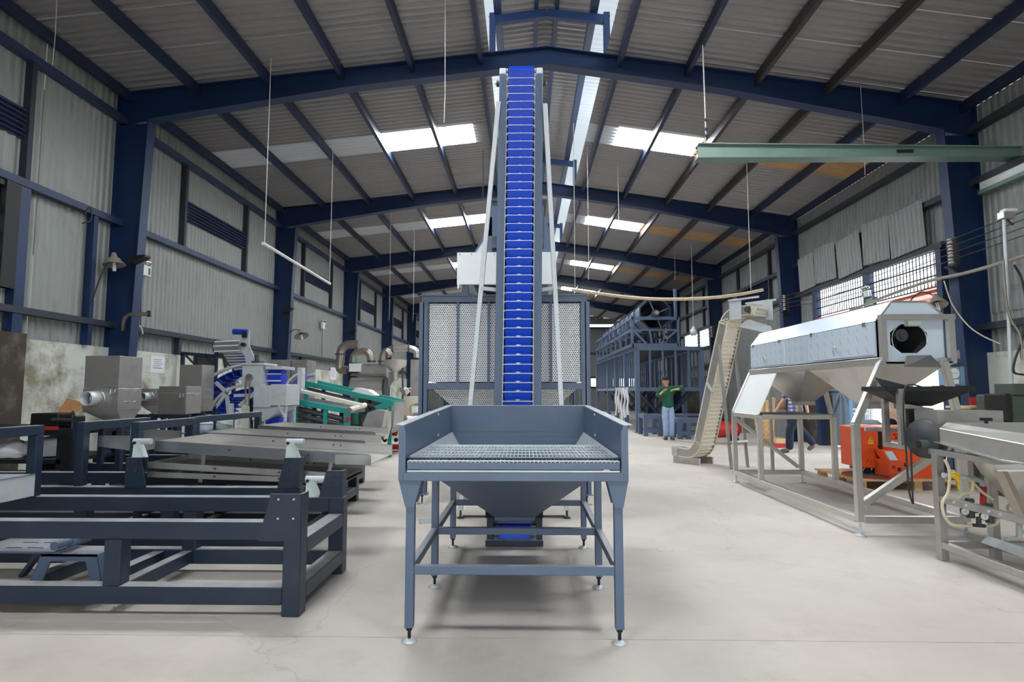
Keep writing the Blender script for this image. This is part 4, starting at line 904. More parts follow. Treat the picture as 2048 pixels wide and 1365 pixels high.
part('cover_plate', B().box((g(486, 760).x, GY - 0.12, g(500, 731).z), (g(534, 760).x, GY + 0.4, g(500, 727).z)), 'galvanised', hb)
part('drive_sprocket', B().cyl(g(506, 755) + V((0, -0.16, 0)), g(506, 755) + V((0, -0.1, 0)), 0.055, n=14), 'brown_pipe', hb)
part('drive_chain', B().tube([g(500, 756) + V((0, -0.15, 0)), g(499, 808) + V((0, -0.15, 0)), g(506, 812) + V((0, -0.15, 0)), g(508, 756) + V((0, -0.15, 0))], 0.012, 6), 'brown_pipe', hb)
# blue drum at the right, of flat faces
dr = B(); c0_ = g(528, 755); n8 = 8
hd = part('head_drum', B().cyl((g(529, 755).x, GY + 0.25, g(529, 755).z), (g(556, 755).x, GY + 0.25, g(556, 755).z), 0.15, n=8), 'belt_blue', cv)
for k in range(8):
    a = 2 * PI * k / 8 + 0.39
    part('drum_cleat', B().box((g(529, 755).x, GY + 0.25 + 0.15 * math.cos(a) - 0.012, g(529, 755).z + 0.15 * math.sin(a) - 0.012), (g(556, 755).x, GY + 0.25 + 0.15 * math.cos(a) + 0.012, g(529, 755).z + 0.15 * math.sin(a) + 0.012)), 'porcelain_blue', hd)
part('drum_cover', B().box((g(534, 735).x, GY - 0.05, g(534, 739).z), (g(567, 735).x, GY + 0.5, g(534, 733).z)), 'galvanised', cv)
# twin curved side frame further right
for dY in (0.2, 0.75):
    b = B(); pts = [V((p.x, GY + dY, p.z)) for p in pxarc(606, 790, 46, 100, 186, 12, GY)]
    for p1_, p2_ in zip(pts, pts[1:]): b.bar(p1_, p2_, 0.035, 0.05, up=(0, 1, 0))
    part('outlet_arc', b, 'galvanised', cv)
part('outlet_belt', sweep(B(), pxarc(606, 790, 40, 100, 186, 12, GY), GY + 0.22, GY + 0.75), 'belt_blue', cv)
part('outlet_plate', B().box((g(588, 760).x, GY + 0.15, g(588, 778).z), (g(597, 760).x, GY + 0.3, g(588, 735).z)), 'galvanised', cv)
part('outlet_strut', B().bar(g(588, 785), g(572, 860), 0.05, 0.05).bar(g(580, 790), g(588, 860), 0.05, 0.05), 'galvanised', cv)
# galvanised drop box in front of it
db = thing('drop_hopper', 'galvanised two-faced drop hopper with a sloping bottom, below the blue drum', 'hopper', (g(540, 800, 9.3).x, 9.5, 0))
h = lambda x, y, Y=9.3: at(x, y, Y)
xa, xm = h(507, 790).x, h(541, 790).x
part('body', B().box((xa, 9.3, h(541, 815).z), (xm, 9.85, h(541, 772).z)).box((xm, 9.3, h(541, 812).z), (h(573, 790).x, 9.85, h(541, 769).z)), 'galvanised', db, bevel=0.004)
part('cone', B().prism([(xa, 9.32, h(541, 815).z), (h(541, 790).x + 0.25, 9.32, h(541, 813).z), (h(527, 790).x, 9.32, h(541, 843).z), (xa - 0.02, 9.32, h(541, 841).z)], (0, 0.5, 0)), 'galvanised', db)
for a, c in (((556, 808), (570, 836)), ((570, 836), (566, 862)), ((509, 843), (509, 900))):
    part('stay', B().bar(h(*a), h(*c), 0.03), 'galvanised', db)
part('leg', B().box((h(568, 840).x, 9.32, 0), (h(571, 840).x, 9.36, h(541, 812).z)), 'galvanised', db)
part('leg', B().box((xa, 9.6, 0), (xa + 0.04, 9.64, h(541, 815).z)), 'galvanised', db)
part('belt_end', B().box((h(520, 850).x, 9.5, h(520, 850).z), (h(548, 850).x, 9.9, h(520, 838).z)), 'belt_blue', db)
# feed conveyor with a blue motor on top
IY = 10.4; f_ = lambda x, y, Y=IY: at(x, y, Y)
ic = thing('feed_conveyor', 'white inclined feed conveyor with a blue motor above the curved belt', 'conveyor', (f_(455, 735).x, IY + 0.3, 0))
rolls = pxarc(440, 690, 14, 200, 30, 10, IY)
top = [f_(432, 692), f_(436, 685), f_(470, 682), f_(478, 690), f_(480, 705), f_(462, 734)]
part('head_drum', B().cyl(f_(432, 694), f_(482, 692), 0.10, n=12), 'stainless_dull', ic)
for k in range(6):
    a = 2 * PI * k / 6; p0_ = f_(432, 694) + V((0, 0.10 * math.cos(a), 0.10 * math.sin(a))); p1_ = f_(482, 692) + V((0, 0.10 * math.cos(a), 0.10 * math.sin(a)))
    part('cleat', B().bar(p0_, p1_, 0.02, 0.02), 'white_paint', ic)
bs = part('belt', B().plate([f_(436, 703), f_(484, 702), V((f_(500, 735).x, IY + 0.35, f_(500, 738).z)), V((f_(452, 738).x, IY + 0.35, f_(452, 740).z))], 0.03), 'stainless_dull', ic)
for k in range(7):
    t_ = (k + 0.5) / 7; a = f_(436, 703).lerp(V((f_(452, 738).x, IY + 0.35, f_(452, 740).z)), t_) + V((0, -0.02, 0)); c = f_(484, 702).lerp(V((f_(500, 735).x, IY + 0.35, f_(500, 738).z)), t_) + V((0, -0.02, 0))
    part('cleat', B().bar(a, c, 0.02, 0.02), 'white_paint', bs)
part('side_plate', B().prism([f_(483, 690), f_(489, 660), f_(499, 660), f_(498, 690), f_(508, 715), f_(508, 732), f_(494, 736), f_(489, 712), f_(481, 700)], (0, 0.02, 0)), 'galvanised', ic)
part('side_plate', B().prism([f_(424, 690), f_(432, 678), f_(440, 700), f_(452, 720), f_(455, 738), f_(448, 738), f_(444, 715), f_(426, 704)], (0, 0.02, 0)), 'dark_grey', ic)
mo = part('motor', B().cyl(f_(467, 664), f_(496, 665), 0.05, n=14), 'motor_blue', ic)
part('motor_fan_cover', B().cyl(f_(467, 664), f_(472, 664), 0.054, n=14), 'motor_blue', mo)
part('gearbox', B().box((f_(486, 670).x, IY - 0.05, f_(486, 676).z), (f_(495, 670).x, IY + 0.06, f_(486, 664).z)), 'black_metal', mo)
part('bearing', B().cyl(f_(489, 690) + V((0, -0.08, 0)), f_(489, 690), 0.035, n=10), 'black_metal', ic)
part('support', B().bar(f_(433, 704), V((f_(433, 704).x, IY, 0)), 0.05), 'navy_dark', ic)
part('support', B().bar(f_(500, 730), V((f_(500, 730).x, IY + 0.3, 0)), 0.05), 'navy_dark', ic)
part('gear_motor', B().cyl(f_(514, 726), f_(514, 710), 0.04, n=10).box((f_(508, 720).x, IY - 0.1, f_(508, 727).z), (f_(524, 720).x, IY + 0.1, f_(508, 723).z)), 'dark_grey', ic)

# ================================================================== teal framed separators
def teal_machine(label, Y, a, c, far, W_, rollers, post):
    """Inclined bed between two teal rails: near rail a->c in pixels at depth Y, bed W_ deep."""
    t = thing('teal_separator', label, 'separator', (at(*c, Y).x - 0.6, Y + W_ / 2, 0), group='teal framed inclined separators')
    p0_, p1_ = at(*a, Y), at(*c, Y); q0, q1 = p0_ + V((0, W_, 0)), p1_ + V((0, W_, 0))
    for u, v_, nm in ((p0_, p1_, 'near_rail'), (q0, q1, 'far_rail')):
        part(nm, B().bar(u, v_, 0.05, 0.095), 'teal' if (nm == 'near_rail' or rollers == 1) else 'stainless_dull', t, bevel=0.006)
    part('end_rail', B().bar(p1_, q1, 0.05, 0.08), 'teal' if rollers == 1 else 'stainless_dull', t)
    dz = V((0, 0, -0.03))
    part('bed', B().plate([p0_ + dz, p1_ + dz, q1 + dz, q0 + dz], 0.02), 'stainless_dull', t)
    for k in range(rollers):
        o = V((0, -0.0, -0.14 - 0.11 * k)); part('roller', B().cyl(p0_ + o + V((0.1, 0.06, 0)), p1_ + o + V((-0.12, 0.06, 0)), 0.05, n=10), 'dark_grey', t)
    part('belly_pan', B().plate([p0_ + V((0, 0.1, -0.4)), p1_ + V((-0.1, 0.1, -0.3)), q1 + V((-0.1, 0, -0.3)), q0 + V((0, 0, -0.4))], 0.02), 'black_metal', t)
    for u in (p0_ + V((0.15, 0, 0)), p0_.lerp(p1_, 0.62), p1_ - V((0.05, 0, 0))):
        part('post', B().box((u.x - 0.035, u.y, 0), (u.x + 0.035, u.y + 0.06, u.z)), 'teal', t)
        part('post', B().box((u.x - 0.035, u.y + W_ - 0.06, 0), (u.x + 0.035, u.y + W_, u.z - 0.1)), 'dark_grey', t)
    return t, p0_, p1_, q0, q1
t1, a0_, a1_, b0_, b1_ = teal_machine('lower teal framed separator with dark rollers, in front', 10.6, (575, 801), (697, 823), None, 1.0, 3, True)
part('guide_wheel', B().cyl(a1_ + V((0.02, -0.05, 0.02)), a1_ + V((0.02, 0.0, 0.02)), 0.05, n=12), 'brown_pipe', t1)
part('guide_wheel', B().cyl(a1_ + V((0.0, -0.05, -0.14)), a1_ + V((0.0, 0.0, -0.14)), 0.04, n=12), 'red', t1)
part('end_drop', B().box((a1_.x - 0.06, a1_.y - 0.03, a1_.z - 0.28), (a1_.x + 0.03, a1_.y + 0.03, a1_.z)), 'teal', t1)
part('cover_plank', B().bar(at(585, 778, 11.2), at(727, 812, 11.2), 0.3, 0.05), 'white_belt', t1)
part('front_tube', B().cyl(at(697, 821, 10.7), at(730, 811, 11.3), 0.05, n=10), 'white_belt', t1)
part('chute', B().prism([at(735, 826, 10.7), at(752, 820, 10.7), at(770, 822, 10.7), at(763, 858, 10.7), at(738, 866, 10.7), at(725, 850, 10.7)], (0, 0.3, 0)), 'stainless_dull', t1)
t2, a0_, a1_, b0_, b1_ = teal_machine('upper teal framed separator running down towards the roaster', 11.9, (597, 764), (785, 806), None, 1.1, 1, True)
part('corner_brace', B().bar(a1_, at(752, 818, 11.9), 0.06, 0.12), 'teal', t2)
part('end_chute', B().prism([at(775, 812, 11.9), at(791, 805, 11.9), at(786, 855, 11.9), at(780, 868, 11.9), at(770, 830, 11.9)], (0, 1.0, 0)), 'stainless_dull', t2)
part('end_chute', B().prism([at(751, 826, 11.4), at(775, 824, 11.4), at(774, 856, 11.4), at(768, 880, 11.4), at(757, 850, 11.4)], (0, 0.35, 0)), 'stainless', t2)
part('white_cover', B().prism([at(695, 790, 12.6), at(712, 776, 12.6), at(735, 780, 12.6), at(752, 792, 12.6)], (0, 0.4, 0)), 'white_paint', t2)

# ================================================================== roasting plant at the back left
RY = 16.3; r = lambda x, y, Y=RY: at(x, y, Y)
ro = thing('roaster', 'stainless drum roaster with thick elbow pipes at the back left', 'roaster', (r(735, 800).x, RY + 0.5, 0))
def elbow(nm, pts, rad, m='brown_pipe', flange=()):
    p = part(nm, B().tube(smooth_path(pts, 6), rad, 16), m, ro)
    for u, d in flange: part('flange', B().cyl(V(u) - V(d) * 0.015, V(u) + V(d) * 0.015, rad * 1.3, n=16), 'dark_grey', p)
elbow('exhaust_pipe', [r(694, 740), r(680, 738), r(681, 715), r(683, 700), r(695, 690), r(717, 690)], 0.115, flange=((r(681, 709), (0, 0, 1)),))
elbow('arch_pipe', [r(706, 726), r(708, 712), r(720, 704), r(736, 706), r(743, 724)], 0.10, flange=((r(743, 723), (0, 0, 1)),))
elbow('riser_pipe', [r(765, 730), r(766, 712), r(772, 703), r(780, 712)], 0.10, flange=((r(765, 723), (0, 0, 1)),))
elbow('cross_pipe', [r(770, 706, 17.2), r(784, 698, 17.2), r(800, 697, 17.2), r(818, 697, 17.2), r(832, 703, 17.2), r(834, 716, 17.2)], 0.095, 'stainless', flange=((r(786, 698, 17.2), (1, 0, 0)), (r(818, 697, 17.2), (1, 0, 0)), (r(834, 717, 17.2), (0, 0, 1))))
part('upper_body', B().box((r(716, 740).x, RY, r(716, 757).z), (r(775, 740).x, RY + 0.8, r(716, 729).z)), 'stainless_dull', ro, bevel=0.02)
part('drum', B().cyl(r(704, 777), r(772, 777), 0.30, n=28), 'stainless', ro)
part('drum_hoop', B().cyl(r(769, 777), r(773, 777), 0.315, n=28), 'dark_grey', ro)
part('damper_tube', B().cyl(r(702, 750), r(770, 752), 0.04, n=10), 'brown_pipe', ro)
part('rear_casing', B().box((r(690, 770).x, RY + 0.3, 0), (r(705, 770).x, RY + 0.9, r(690, 735).z)), 'black_metal', ro)
part('side_motor', B().box((r(700, 740).x, RY - 0.1, r(700, 744).z), (r(722, 740).x, RY + 0.15, r(700, 728).z)), 'white_paint', ro)
part('motor_cap', B().cyl(r(711, 730), r(711, 718), 0.05, n=10), 'teal', ro)
part('stand', B().box((r(706, 790).x, RY - 0.1, 0), (r(771, 790).x, RY + 0.6, r(706, 797).z)), 'dark_grey', ro)
part('front_plate', B().prism([r(778, 745), r(797, 743), r(795, 752), r(778, 775), r(776, 770)], (0, 0.06, 0)), 'stainless_dull', ro)
fu = thing('feed_funnel', 'polished steel feed funnel over the roaster front', 'funnel', (r(785, 745, 15.8).x, 15.8, 0.9))
c = at(790, 743, 15.8); part('cone', B().lathe([(0.10, 0.0), (0.30, 0.16), (0.305, 0.29), (0.315, 0.30), (0.28, 0.30), (0.27, 0.17), (0.08, 0.02)], (c.x, 15.8, c.z), n=24), 'stainless', fu)
part('neck', B().lathe([(0.10, 0.02), (0.09, -0.25)], (c.x, 15.8, c.z), n=16), 'stainless_dull', fu)
part('stay', B().bar((c.x + 0.2, 15.8, c.z + 0.1), (c.x + 0.22, 15.9, 0), 0.04), 'dark_grey', fu)
cy_ = thing('cyclone_cabinet', 'tall grey sheet cabinet below the polished cross pipe', 'cabinet', (at(828, 760, 17.2).x, 17.4, 0))
part('body', B().box((at(822, 760, 17.2).x, 17.1, 0.6), (at(840, 760, 17.2).x, 17.9, at(828, 720, 17.2).z)), 'stainless_dull', cy_)
part('collar', B().cyl(at(834, 722, 17.35), at(834, 716, 17.35), 0.11, n=14), 'dark_grey', cy_)
part('leg', B().box((at(824, 760, 17.2).x, 17.15, 0), (at(827, 760, 17.2).x, 17.25, 0.6)), 'dark_grey', cy_)
part('leg', B().box((at(836, 760, 17.2).x, 17.15, 0), (at(839, 760, 17.2).x, 17.25, 0.6)), 'dark_grey', cy_)
GYd = 13.5; k_ = lambda x, y, Y=GYd: at(x, y, Y)
gm = thing('grinder', 'cream painted grinder with a small steel funnel beside the perforated bin', 'grinder', (k_(822, 820).x, GYd + 0.2, 0))
part('body', B().prism([k_(808, 832), k_(806, 800), k_(812, 793), k_(838, 792), k_(840, 806), k_(824, 808), k_(818, 816), k_(820, 832)], (0, 0.4, 0)), 'cream_paint', gm, bevel=0.01)
part('control_box', B().box((k_(824, 820).x, GYd - 0.03, k_(824, 826).z), (k_(834, 820).x, GYd + 0.2, k_(824, 813).z)), 'white_paint', gm)
part('funnel', B().lathe([(0.03, 0), (0.12, 0.10), (0.13, 0.18), (0.12, 0.18), (0.02, 0.02)], k_(810, 792), n=18), 'stainless_bright', gm)
part('bowl', B().lathe([(0.0, 0.0), (0.19, 0.0), (0.20, 0.2), (0.19, 0.2), (0.18, 0.02)], k_(817, 850), n=20), 'stainless', gm)
part('drum', B().cyl(k_(785, 812), k_(801, 812), 0.16, n=18), 'stainless_dull', gm)
part('stand', B().box((k_(800, 850).x, GYd, 0), (k_(836, 850).x, GYd + 0.35, k_(817, 850).z)), 'dark_grey', gm)
rp = thing('floor_pump', 'red painted pump base on small wheels next to the grinder', 'pump', (at(782, 870, 13.0).x, 13.0, 0))
pp = lambda x, y: at(x, y, 13.0)
part('base', B().box((pp(768, 870).x, 12.9, 0.06), (pp(798, 870).x, 13.3, 0.14)), 'red', rp)
part('motor', B().cyl(pp(772, 862), pp(794, 862), 0.11, n=14), 'red', rp)
part('bucket', B().lathe([(0.0, 0.0), (0.09, 0.0), (0.11, 0.18), (0.10, 0.18), (0.08, 0.02)], pp(797, 852), n=16), 'red', rp)
for x in (772, 794): part('wheel', B().cyl(pp(x, 880) + V((0, -0.12, 0)), pp(x, 880) + V((0, -0.08, 0)), 0.045, n=12), 'rubber', rp)
# navy rack frames standing against the left wall, beyond the notice
rk = thing('steel_rack', 'navy steel rack with slanting braces against the left wall', 'rack', (-5.9, 12.2, 0))
k2 = lambda x, y: at(x, y, 11.4)
part('top_beam', B().bar(k2(364, 707), k2(470, 716), 0.06), 'navy_dark', rk)
for px in (366, 392, 432, 470): part('upright', B().bar(k2(px, 708), V((k2(px, 708).x, 11.4, 0)), 0.06), 'navy_dark', rk)
for a, c in (((372, 712), (388, 728)), ((410, 712), (426, 728)), ((445, 715), (462, 735))): part('brace', B().bar(k2(*a), k2(*c), 0.03), 'navy_dark', rk)
part('sheet', B().plate([k2(394, 711), k2(430, 712), k2(430, 745), k2(394, 745)], 0.01), 'dark_grey', rk)
cbx = thing('wall_cabinet', 'long grey steel cabinet beyond the blue drum, against the wall', 'cabinet', (-5.6, 14.2, 0))
k3 = lambda x, y: at(x, y, 14.0)
part('body', B().box((k3(538, 730).x, 14.0, 0), (k3(614, 730).x, 14.6, k3(538, 720).z)), 'stainless_dull', cbx)
part('door_seam', B().box((k3(582, 730).x, 13.99, 0.1), (k3(583, 730).x, 14.0, k3(538, 722).z)), 'black_metal', cbx)

# ================================================================== right: drum washer on a stainless stand
wa = thing('drum_washer', 'long stainless drum washer with blue film on its panels, on a tall stand', 'washer', (3.5, 7.2, 0))
sx0, sx1, sy0, sy1 = 3.02, 3.96, 5.60, 8.80
bx0_, bx1_ = 3.29, 3.95; ZB = 1.575; T = 0.06
q = lambda x, y, Y: at(x, y, Y)
def wbar(nm, a, c, w_=T, m='stainless', par=None): return part(nm, B().bar(a, c, w_, w_), m, par or wa, bevel=0.004)
for (x, bx) in ((sx0, bx0_), (sx1, bx1_ - 0.1)):
    for yy in (sy0, sy1):
        lg = wbar('leg', (x, yy, 0.13), (x, yy, 1.0)); wbar('leg_upper', (x, yy, 1.0), (bx, yy, ZB), par=lg)
        part('levelling_foot', B().cyl((x, yy, 0.02), (x, yy, 0.14), 0.012, n=8).lathe([(0, 0), (0.05, 0), (0.05, 0.008), (0.015, 0.03), (0, 0.03)], (x, yy, 0), n=14), 'galvanised', lg)
    wbar('mid_leg', (x, 7.86, 0.16), (x, 7.86, 0.97))
    wbar('base_rail', (x, sy0 + 0.03, 0.145), (x, sy1 - 0.03, 0.145))
    wbar('shelf_rail', (x, 7.86, 0.97), (x, sy1, 0.97))
    wbar('body_rail', (bx, sy0, ZB), (bx, sy1, ZB), 0.07)
for yy in (sy0, sy1): wbar('base_rail', (sx0 + 0.03, yy, 0.145), (sx1 - 0.03, yy, 0.145))
for yy in (7.86, sy1): wbar('shelf_rail', (sx0 + 0.03, yy, 0.97), (sx1 - 0.03, yy, 0.97))
wbar('brace', (sx0 + 0.03, sy1, 0.90), (sx1 - 0.05, sy1, 0.22), 0.05)
wbar('brace', (sx0 + 0.03, sy0, 0.28), (sx1 - 0.03, sy0, 0.86), 0.06)
for yy in (7.9, 8.75): wbar('post_upper', (sx1, yy, 0.97), (bx1_ - 0.1, yy, ZB), 0.05)
part('guard_panel', B().plate([(sx0 - 0.01, 7.86, 0.99), (sx0 - 0.01, sy1 + 0.02, 0.99), (bx0_ - 0.03, sy1 + 0.02, 1.53), (bx0_ - 0.03, 7.86, 1.53)], 0.012), 'white_paint', wa)
part('shelf_plate', B().box((sx0, 7.86, 0.99), (sx1, sy1, 1.0)), 'dark_grey', wa)
# housing: lower panels, sloping upper covers, flat top
zc, zt = 1.955, 2.135; xc0, xc1 = 3.43, 3.76
hs = part('housing_end', B().prism([(bx0_ + 0.02, sy1, ZB), (bx1_ - 0.02, sy1, ZB), (bx1_ - 0.02, sy1, zc), (xc1, sy1, zt), (xc0, sy1, zt), (bx0_ + 0.02, sy1, zc)], (0, 0.02, 0)), 'filmed_steel', wa)
segs = ((5.68, 7.05), (7.05, 7.62), (7.62, 8.80))
for i, (ya, yb) in enumerate(segs):
    pn = part('side_panel', B().box((bx0_, ya + 0.006, ZB + 0.05), (bx0_ + 0.01, yb - 0.006, zc - 0.005)), 'filmed_steel', wa)
    if i != 1:
        part('door', B().box((bx0_ - 0.014, ya + 0.03, ZB + 0.07), (bx0_ - 0.002, yb - 0.03, zc - 0.03)), 'filmed_steel', pn)
        for yy in (ya + 0.15, yb - 0.15): part('hinge', B().box((bx0_ - 0.022, yy - 0.03, zc - 0.035), (bx0_ - 0.004, yy + 0.03, zc + 0.005)), 'stainless_bright', pn)
        part('handle', B().tube(smooth_path([(bx0_ - 0.015, (ya + yb) / 2 - 0.05, ZB + 0.10), (bx0_ - 0.045, (ya + yb) / 2 - 0.03, ZB + 0.18), (bx0_ - 0.045, (ya + yb) / 2 + 0.03, ZB + 0.18), (bx0_ - 0.015, (ya + yb) / 2 + 0.05, ZB + 0.10)], 4), 0.008, 6), 'stainless_bright', pn)
    for k in range(int((yb - ya) / 0.16)):       # repeated print of the protective film
        yy = ya + 0.1 + k * 0.16
        for z in (1.66, 1.78, 1.88):
            part('film_mark', B().plate([(bx0_ - 0.0155, yy, z), (bx0_ - 0.0155, yy + 0.012, z), (bx0_ - 0.0155, yy + 0.05, z + 0.06), (bx0_ - 0.0155, yy + 0.038, z + 0.06)], 0.001), 'film_print', pn, kind=None)
    part('sloping_cover', B().plate([(bx0_, ya, zc), (bx0_, yb, zc), (xc0, yb, zt), (xc0, ya, zt)], 0.008), 'filmed_steel', wa)
    part('sloping_cover', B().plate([(bx1_, ya, zc), (bx1_, yb, zc), (xc1, yb, zt), (xc1, ya, zt)], 0.008), 'filmed_steel', wa)
    part('top_cover', B().box((xc0, ya, zt - 0.004), (xc1, yb, zt + 0.004)), 'filmed_steel', wa)
    part('side_panel', B().box((bx1_ - 0.01, ya, ZB + 0.05), (bx1_, yb, zc)), 'filmed_steel', wa)
# near end: square frame, panel with octagonal opening
ey = 5.60
for x in (bx0_ + 0.02, bx1_ - 0.02): wbar('end_post', (x, ey, ZB), (x, ey, zc + 0.03), 0.055)
wbar('end_bar', (bx0_ - 0.01, ey, zc + 0.03), (bx1_ + 0.02, ey, zc + 0.03), 0.05)
part('end_hood', B().prism([(bx0_ + 0.03, ey + 0.05, zc + 0.04), (bx1_ - 0.03, ey + 0.05, zc + 0.04), (xc1, ey + 0.05, zt), (xc0, ey + 0.05, zt)], (0, 0.02, 0)), 'filmed_steel', wa)
wbar('hood_edge', (bx0_ + 0.03, ey + 0.05, zc + 0.04), (xc0, ey + 0.05, zt), 0.02); wbar('hood_edge', (xc0, ey + 0.05, zt), (xc1, ey + 0.05, zt), 0.02); wbar('hood_edge', (xc1, ey + 0.05, zt), (bx1_ - 0.03, ey + 0.05, zc + 0.04), 0.02)
oc = V((at(1828, 676, ey).x, ey + 0.08, at(1828, 676, ey).z)); oR = 0.185
o8 = [V((oc.x + oR * math.cos(PI / 8 + k * PI / 4), oc.y, oc.z + oR * 0.8 * math.sin(PI / 8 + k * PI / 4))) for k in range(8)]
rect = [V((bx0_ + 0.03, oc.y, ZB)), V((bx1_ - 0.03, oc.y, ZB)), V((bx1_ - 0.03, oc.y, zc + 0.02)), V((bx0_ + 0.03, oc.y, zc + 0.02))]
b = B(); R_ = [V((rect[1].x, oc.y, oc.z)), rect[2], V((oc.x, oc.y, rect[2].z)), rect[3], V((rect[0].x, oc.y, oc.z)), rect[0], V((oc.x, oc.y, rect[0].z)), rect[1]]
for k in range(8):                               # panel ring around the opening
    b.plate([R_[k], R_[(k + 1) % 8], o8[(k + 1) % 8], o8[k]][::1], 0.004); 
part('end_panel', b, 'filmed_steel', wa)
dk = part('drum', B().pipe(oc + V((0, 0.03, 0.0)), oc + V((0, 3.0, 0)), 0.21, 0.20, 28), 'black_metal', wa)
part('drum_disc', B().cyl(oc + V((0, 0.5, 0)), oc + V((0, 0.52, 0)), 0.2, n=28), 'black_metal', dk)
part('drum_rim', B().pipe(oc + V((0.01, 0.0, -0.01)), oc + V((0.01, 0.02, -0.01)), 0.165, 0.157, 28), 'stainless_bright', dk)
part('shaft_hub', B().cyl(oc + V((-0.06, -0.02, 0.03)), oc + V((-0.06, 0.3, 0.03)), 0.03, n=14).cyl(oc + V((-0.06, 0.0, 0.03)), oc + V((-0.06, 0.06, 0.03)), 0.06, n=14), 'dark_grey', dk)
part('gear_motor', B().cyl(oc + V((-0.03, -0.02, 0.15)), oc + V((0.09, -0.02, 0.15)), 0.04, n=14), 'porcelain_green', wa)
part('outlet_chute', B().plate([at(1813, 712, ey - 0.02), at(1862, 711, ey - 0.02), at(1883, 735, 5.50), at(1808, 735, 5.45)], 0.006), 'stainless_bright', wa)
for ya, yb, (ox, oz) in ((7.15, 8.7, (0.13, 1.17)), (5.68, 7.1, (0.16, 1.17))):
    ym = (ya + yb) / 2; xm = (bx0_ + bx1_) / 2
    fn = part('collecting_funnel', B().frustum((bx0_ + 0.02, ya, bx1_ - 0.02, yb), ZB - 0.02, (xm - 0.09, ym - 0.1, xm + 0.09, ym + 0.1), oz, 0.005), 'stainless', wa)
    part('outlet_collar', B().frustum((xm - 0.1, ym - 0.11, xm + 0.1, ym + 0.11), oz, (xm - 0.1, ym - 0.11, xm + 0.1, ym + 0.11), oz - 0.05, 0.005), 'stainless_dull', fn)
part('control_box', B().box((bx1_ + 0.005, 5.64, 1.60), (bx1_ + 0.08, 5.80, 1.68)), 'stainless_dull', wa)

# ================================================================== white cleated elevator conveyor
zc_ = thing('cleated_conveyor', 'worn white cleated conveyor climbing to the washer inlet', 'conveyor', (3.2, 10.8, 0))
dh = V((0.62, -0.78, 0)).normalized(); ac = V((dh.y, -dh.x, 0)) * -1; base = V((3.16, 10.95, 0))
if ac.x < 0: ac = -ac
def cz(s, a, z): return base + dh * s + ac * a + V((0, 0, z))
path = [(-0.34, 0.20), (-0.14, 0.19), (-0.02, 0.24), (0.07, 0.38), (0.12, 0.55), (0.62, 2.33), (0.67, 2.47), (0.76, 2.58), (0.90, 2.63), (1.15, 2.64)]
cpath = smooth_path([V((s, 0, z)) for s, z in path], 4)
def offs(d):
    out_ = []
    for i, p in enumerate(cpath):
        t = (cpath[min(i + 1, len(cpath) - 1)] - cpath[max(i - 1, 0)]).normalized(); out_.append(V((p.x + t.z * d, 0, p.z - t.x * d)))
    return out_
hi, lo = offs(-0.075), offs(0.075)
for a in (-0.2, 0.2):
    b = B(); n = len(cpath)
    for i in range(n - 1): 
        P8 = [cz(h_.x, a + da, h_.z) for da in (-0.012, 0.012) for h_ in (hi[i], hi[i + 1], lo[i + 1], lo[i])]
        b.add(P8, [(0, 1, 2, 3), (7, 6, 5, 4), (0, 4, 5, 1), (3, 2, 6, 7)])
    sp = part('side_frame', b, 'stainless_dull', zc_)
    b = B()
    for L_ in (hi, lo):
        b.tube([cz(h_.x, a - 0.014 * (1 if a < 0 else -1), h_.z) for h_ in L_], 0.012, 6)
    part('edge_strip', b, 'cream_paint', sp)
for L_, nm in ((offs(-0.05), 'belt'), (offs(0.06), 'return_belt')):
    vs = []
    for h_ in L_: vs += [cz(h_.x, -0.18, h_.z), cz(h_.x, 0.18, h_.z)]
    part(nm, B().add(vs, [(2 * i, 2 * i + 1, 2 * i + 3, 2 * i + 2) for i in range(len(L_) - 1)]), 'white_belt', zc_)
L_ = offs(0.07)
acc = 0.0; last = L_[0]; step = 0.072
for i in range(1, len(L_)):
    seg = (L_[i] - L_[i - 1]).length
    while acc + seg >= step:
        f = (step - acc) / seg; p = L_[i - 1].lerp(L_[i], f); L_[i - 1] = p; seg = (L_[i] - p).length; acc = 0
        part('cleat', B().bar(cz(p.x, -0.18, p.z), cz(p.x, 0.18, p.z), 0.012, 0.022), 'cream_paint', zc_)
    acc += seg
part('tail_cover', B().box((cz(-0.45, 0, 0).x - 0.12, cz(-0.45, 0, 0).y - 0.2, 0.10), (cz(-0.45, 0, 0).x + 0.12, cz(-0.45, 0, 0).y + 0.2, 0.26)), 'stainless_dull', zc_)
part('tail_skid', B().bar(cz(-0.45, -0.2, 0.06), cz(0.1, -0.2, 0.06), 0.04, 0.12).bar(cz(-0.45, 0.2, 0.06), cz(0.1, 0.2, 0.06), 0.04, 0.12), 'stainless_dull', zc_)
part('head_drum', B().cyl(cz(1.15, -0.17, 2.64), cz(1.15, 0.17, 2.64), 0.09, n=10), 'white_belt', zc_)
for k in range(5):
    a = 2 * PI * k / 5 + 0.3; part('drum_cleat', B().bar(cz(1.15 + 0.1 * math.cos(a), -0.17, 2.64 + 0.1 * math.sin(a)), cz(1.15 + 0.1 * math.cos(a), 0.17, 2.64 + 0.1 * math.sin(a)), 0.03, 0.03), 'white_belt', zc_)
part('head_box', B().plate([cz(0.80, -0.24, 2.5), cz(1.02, -0.24, 2.5), cz(1.02, -0.24, 2.82), cz(0.80, -0.24, 2.82)], 0.01), 'galvanised', zc_)
part('head_box', B().plate([cz(0.85, 0.24, 2.5), cz(1.3, 0.24, 2.5), cz(1.3, 0.24, 2.82), cz(0.85, 0.24, 2.82)], 0.01), 'galvanised', zc_)
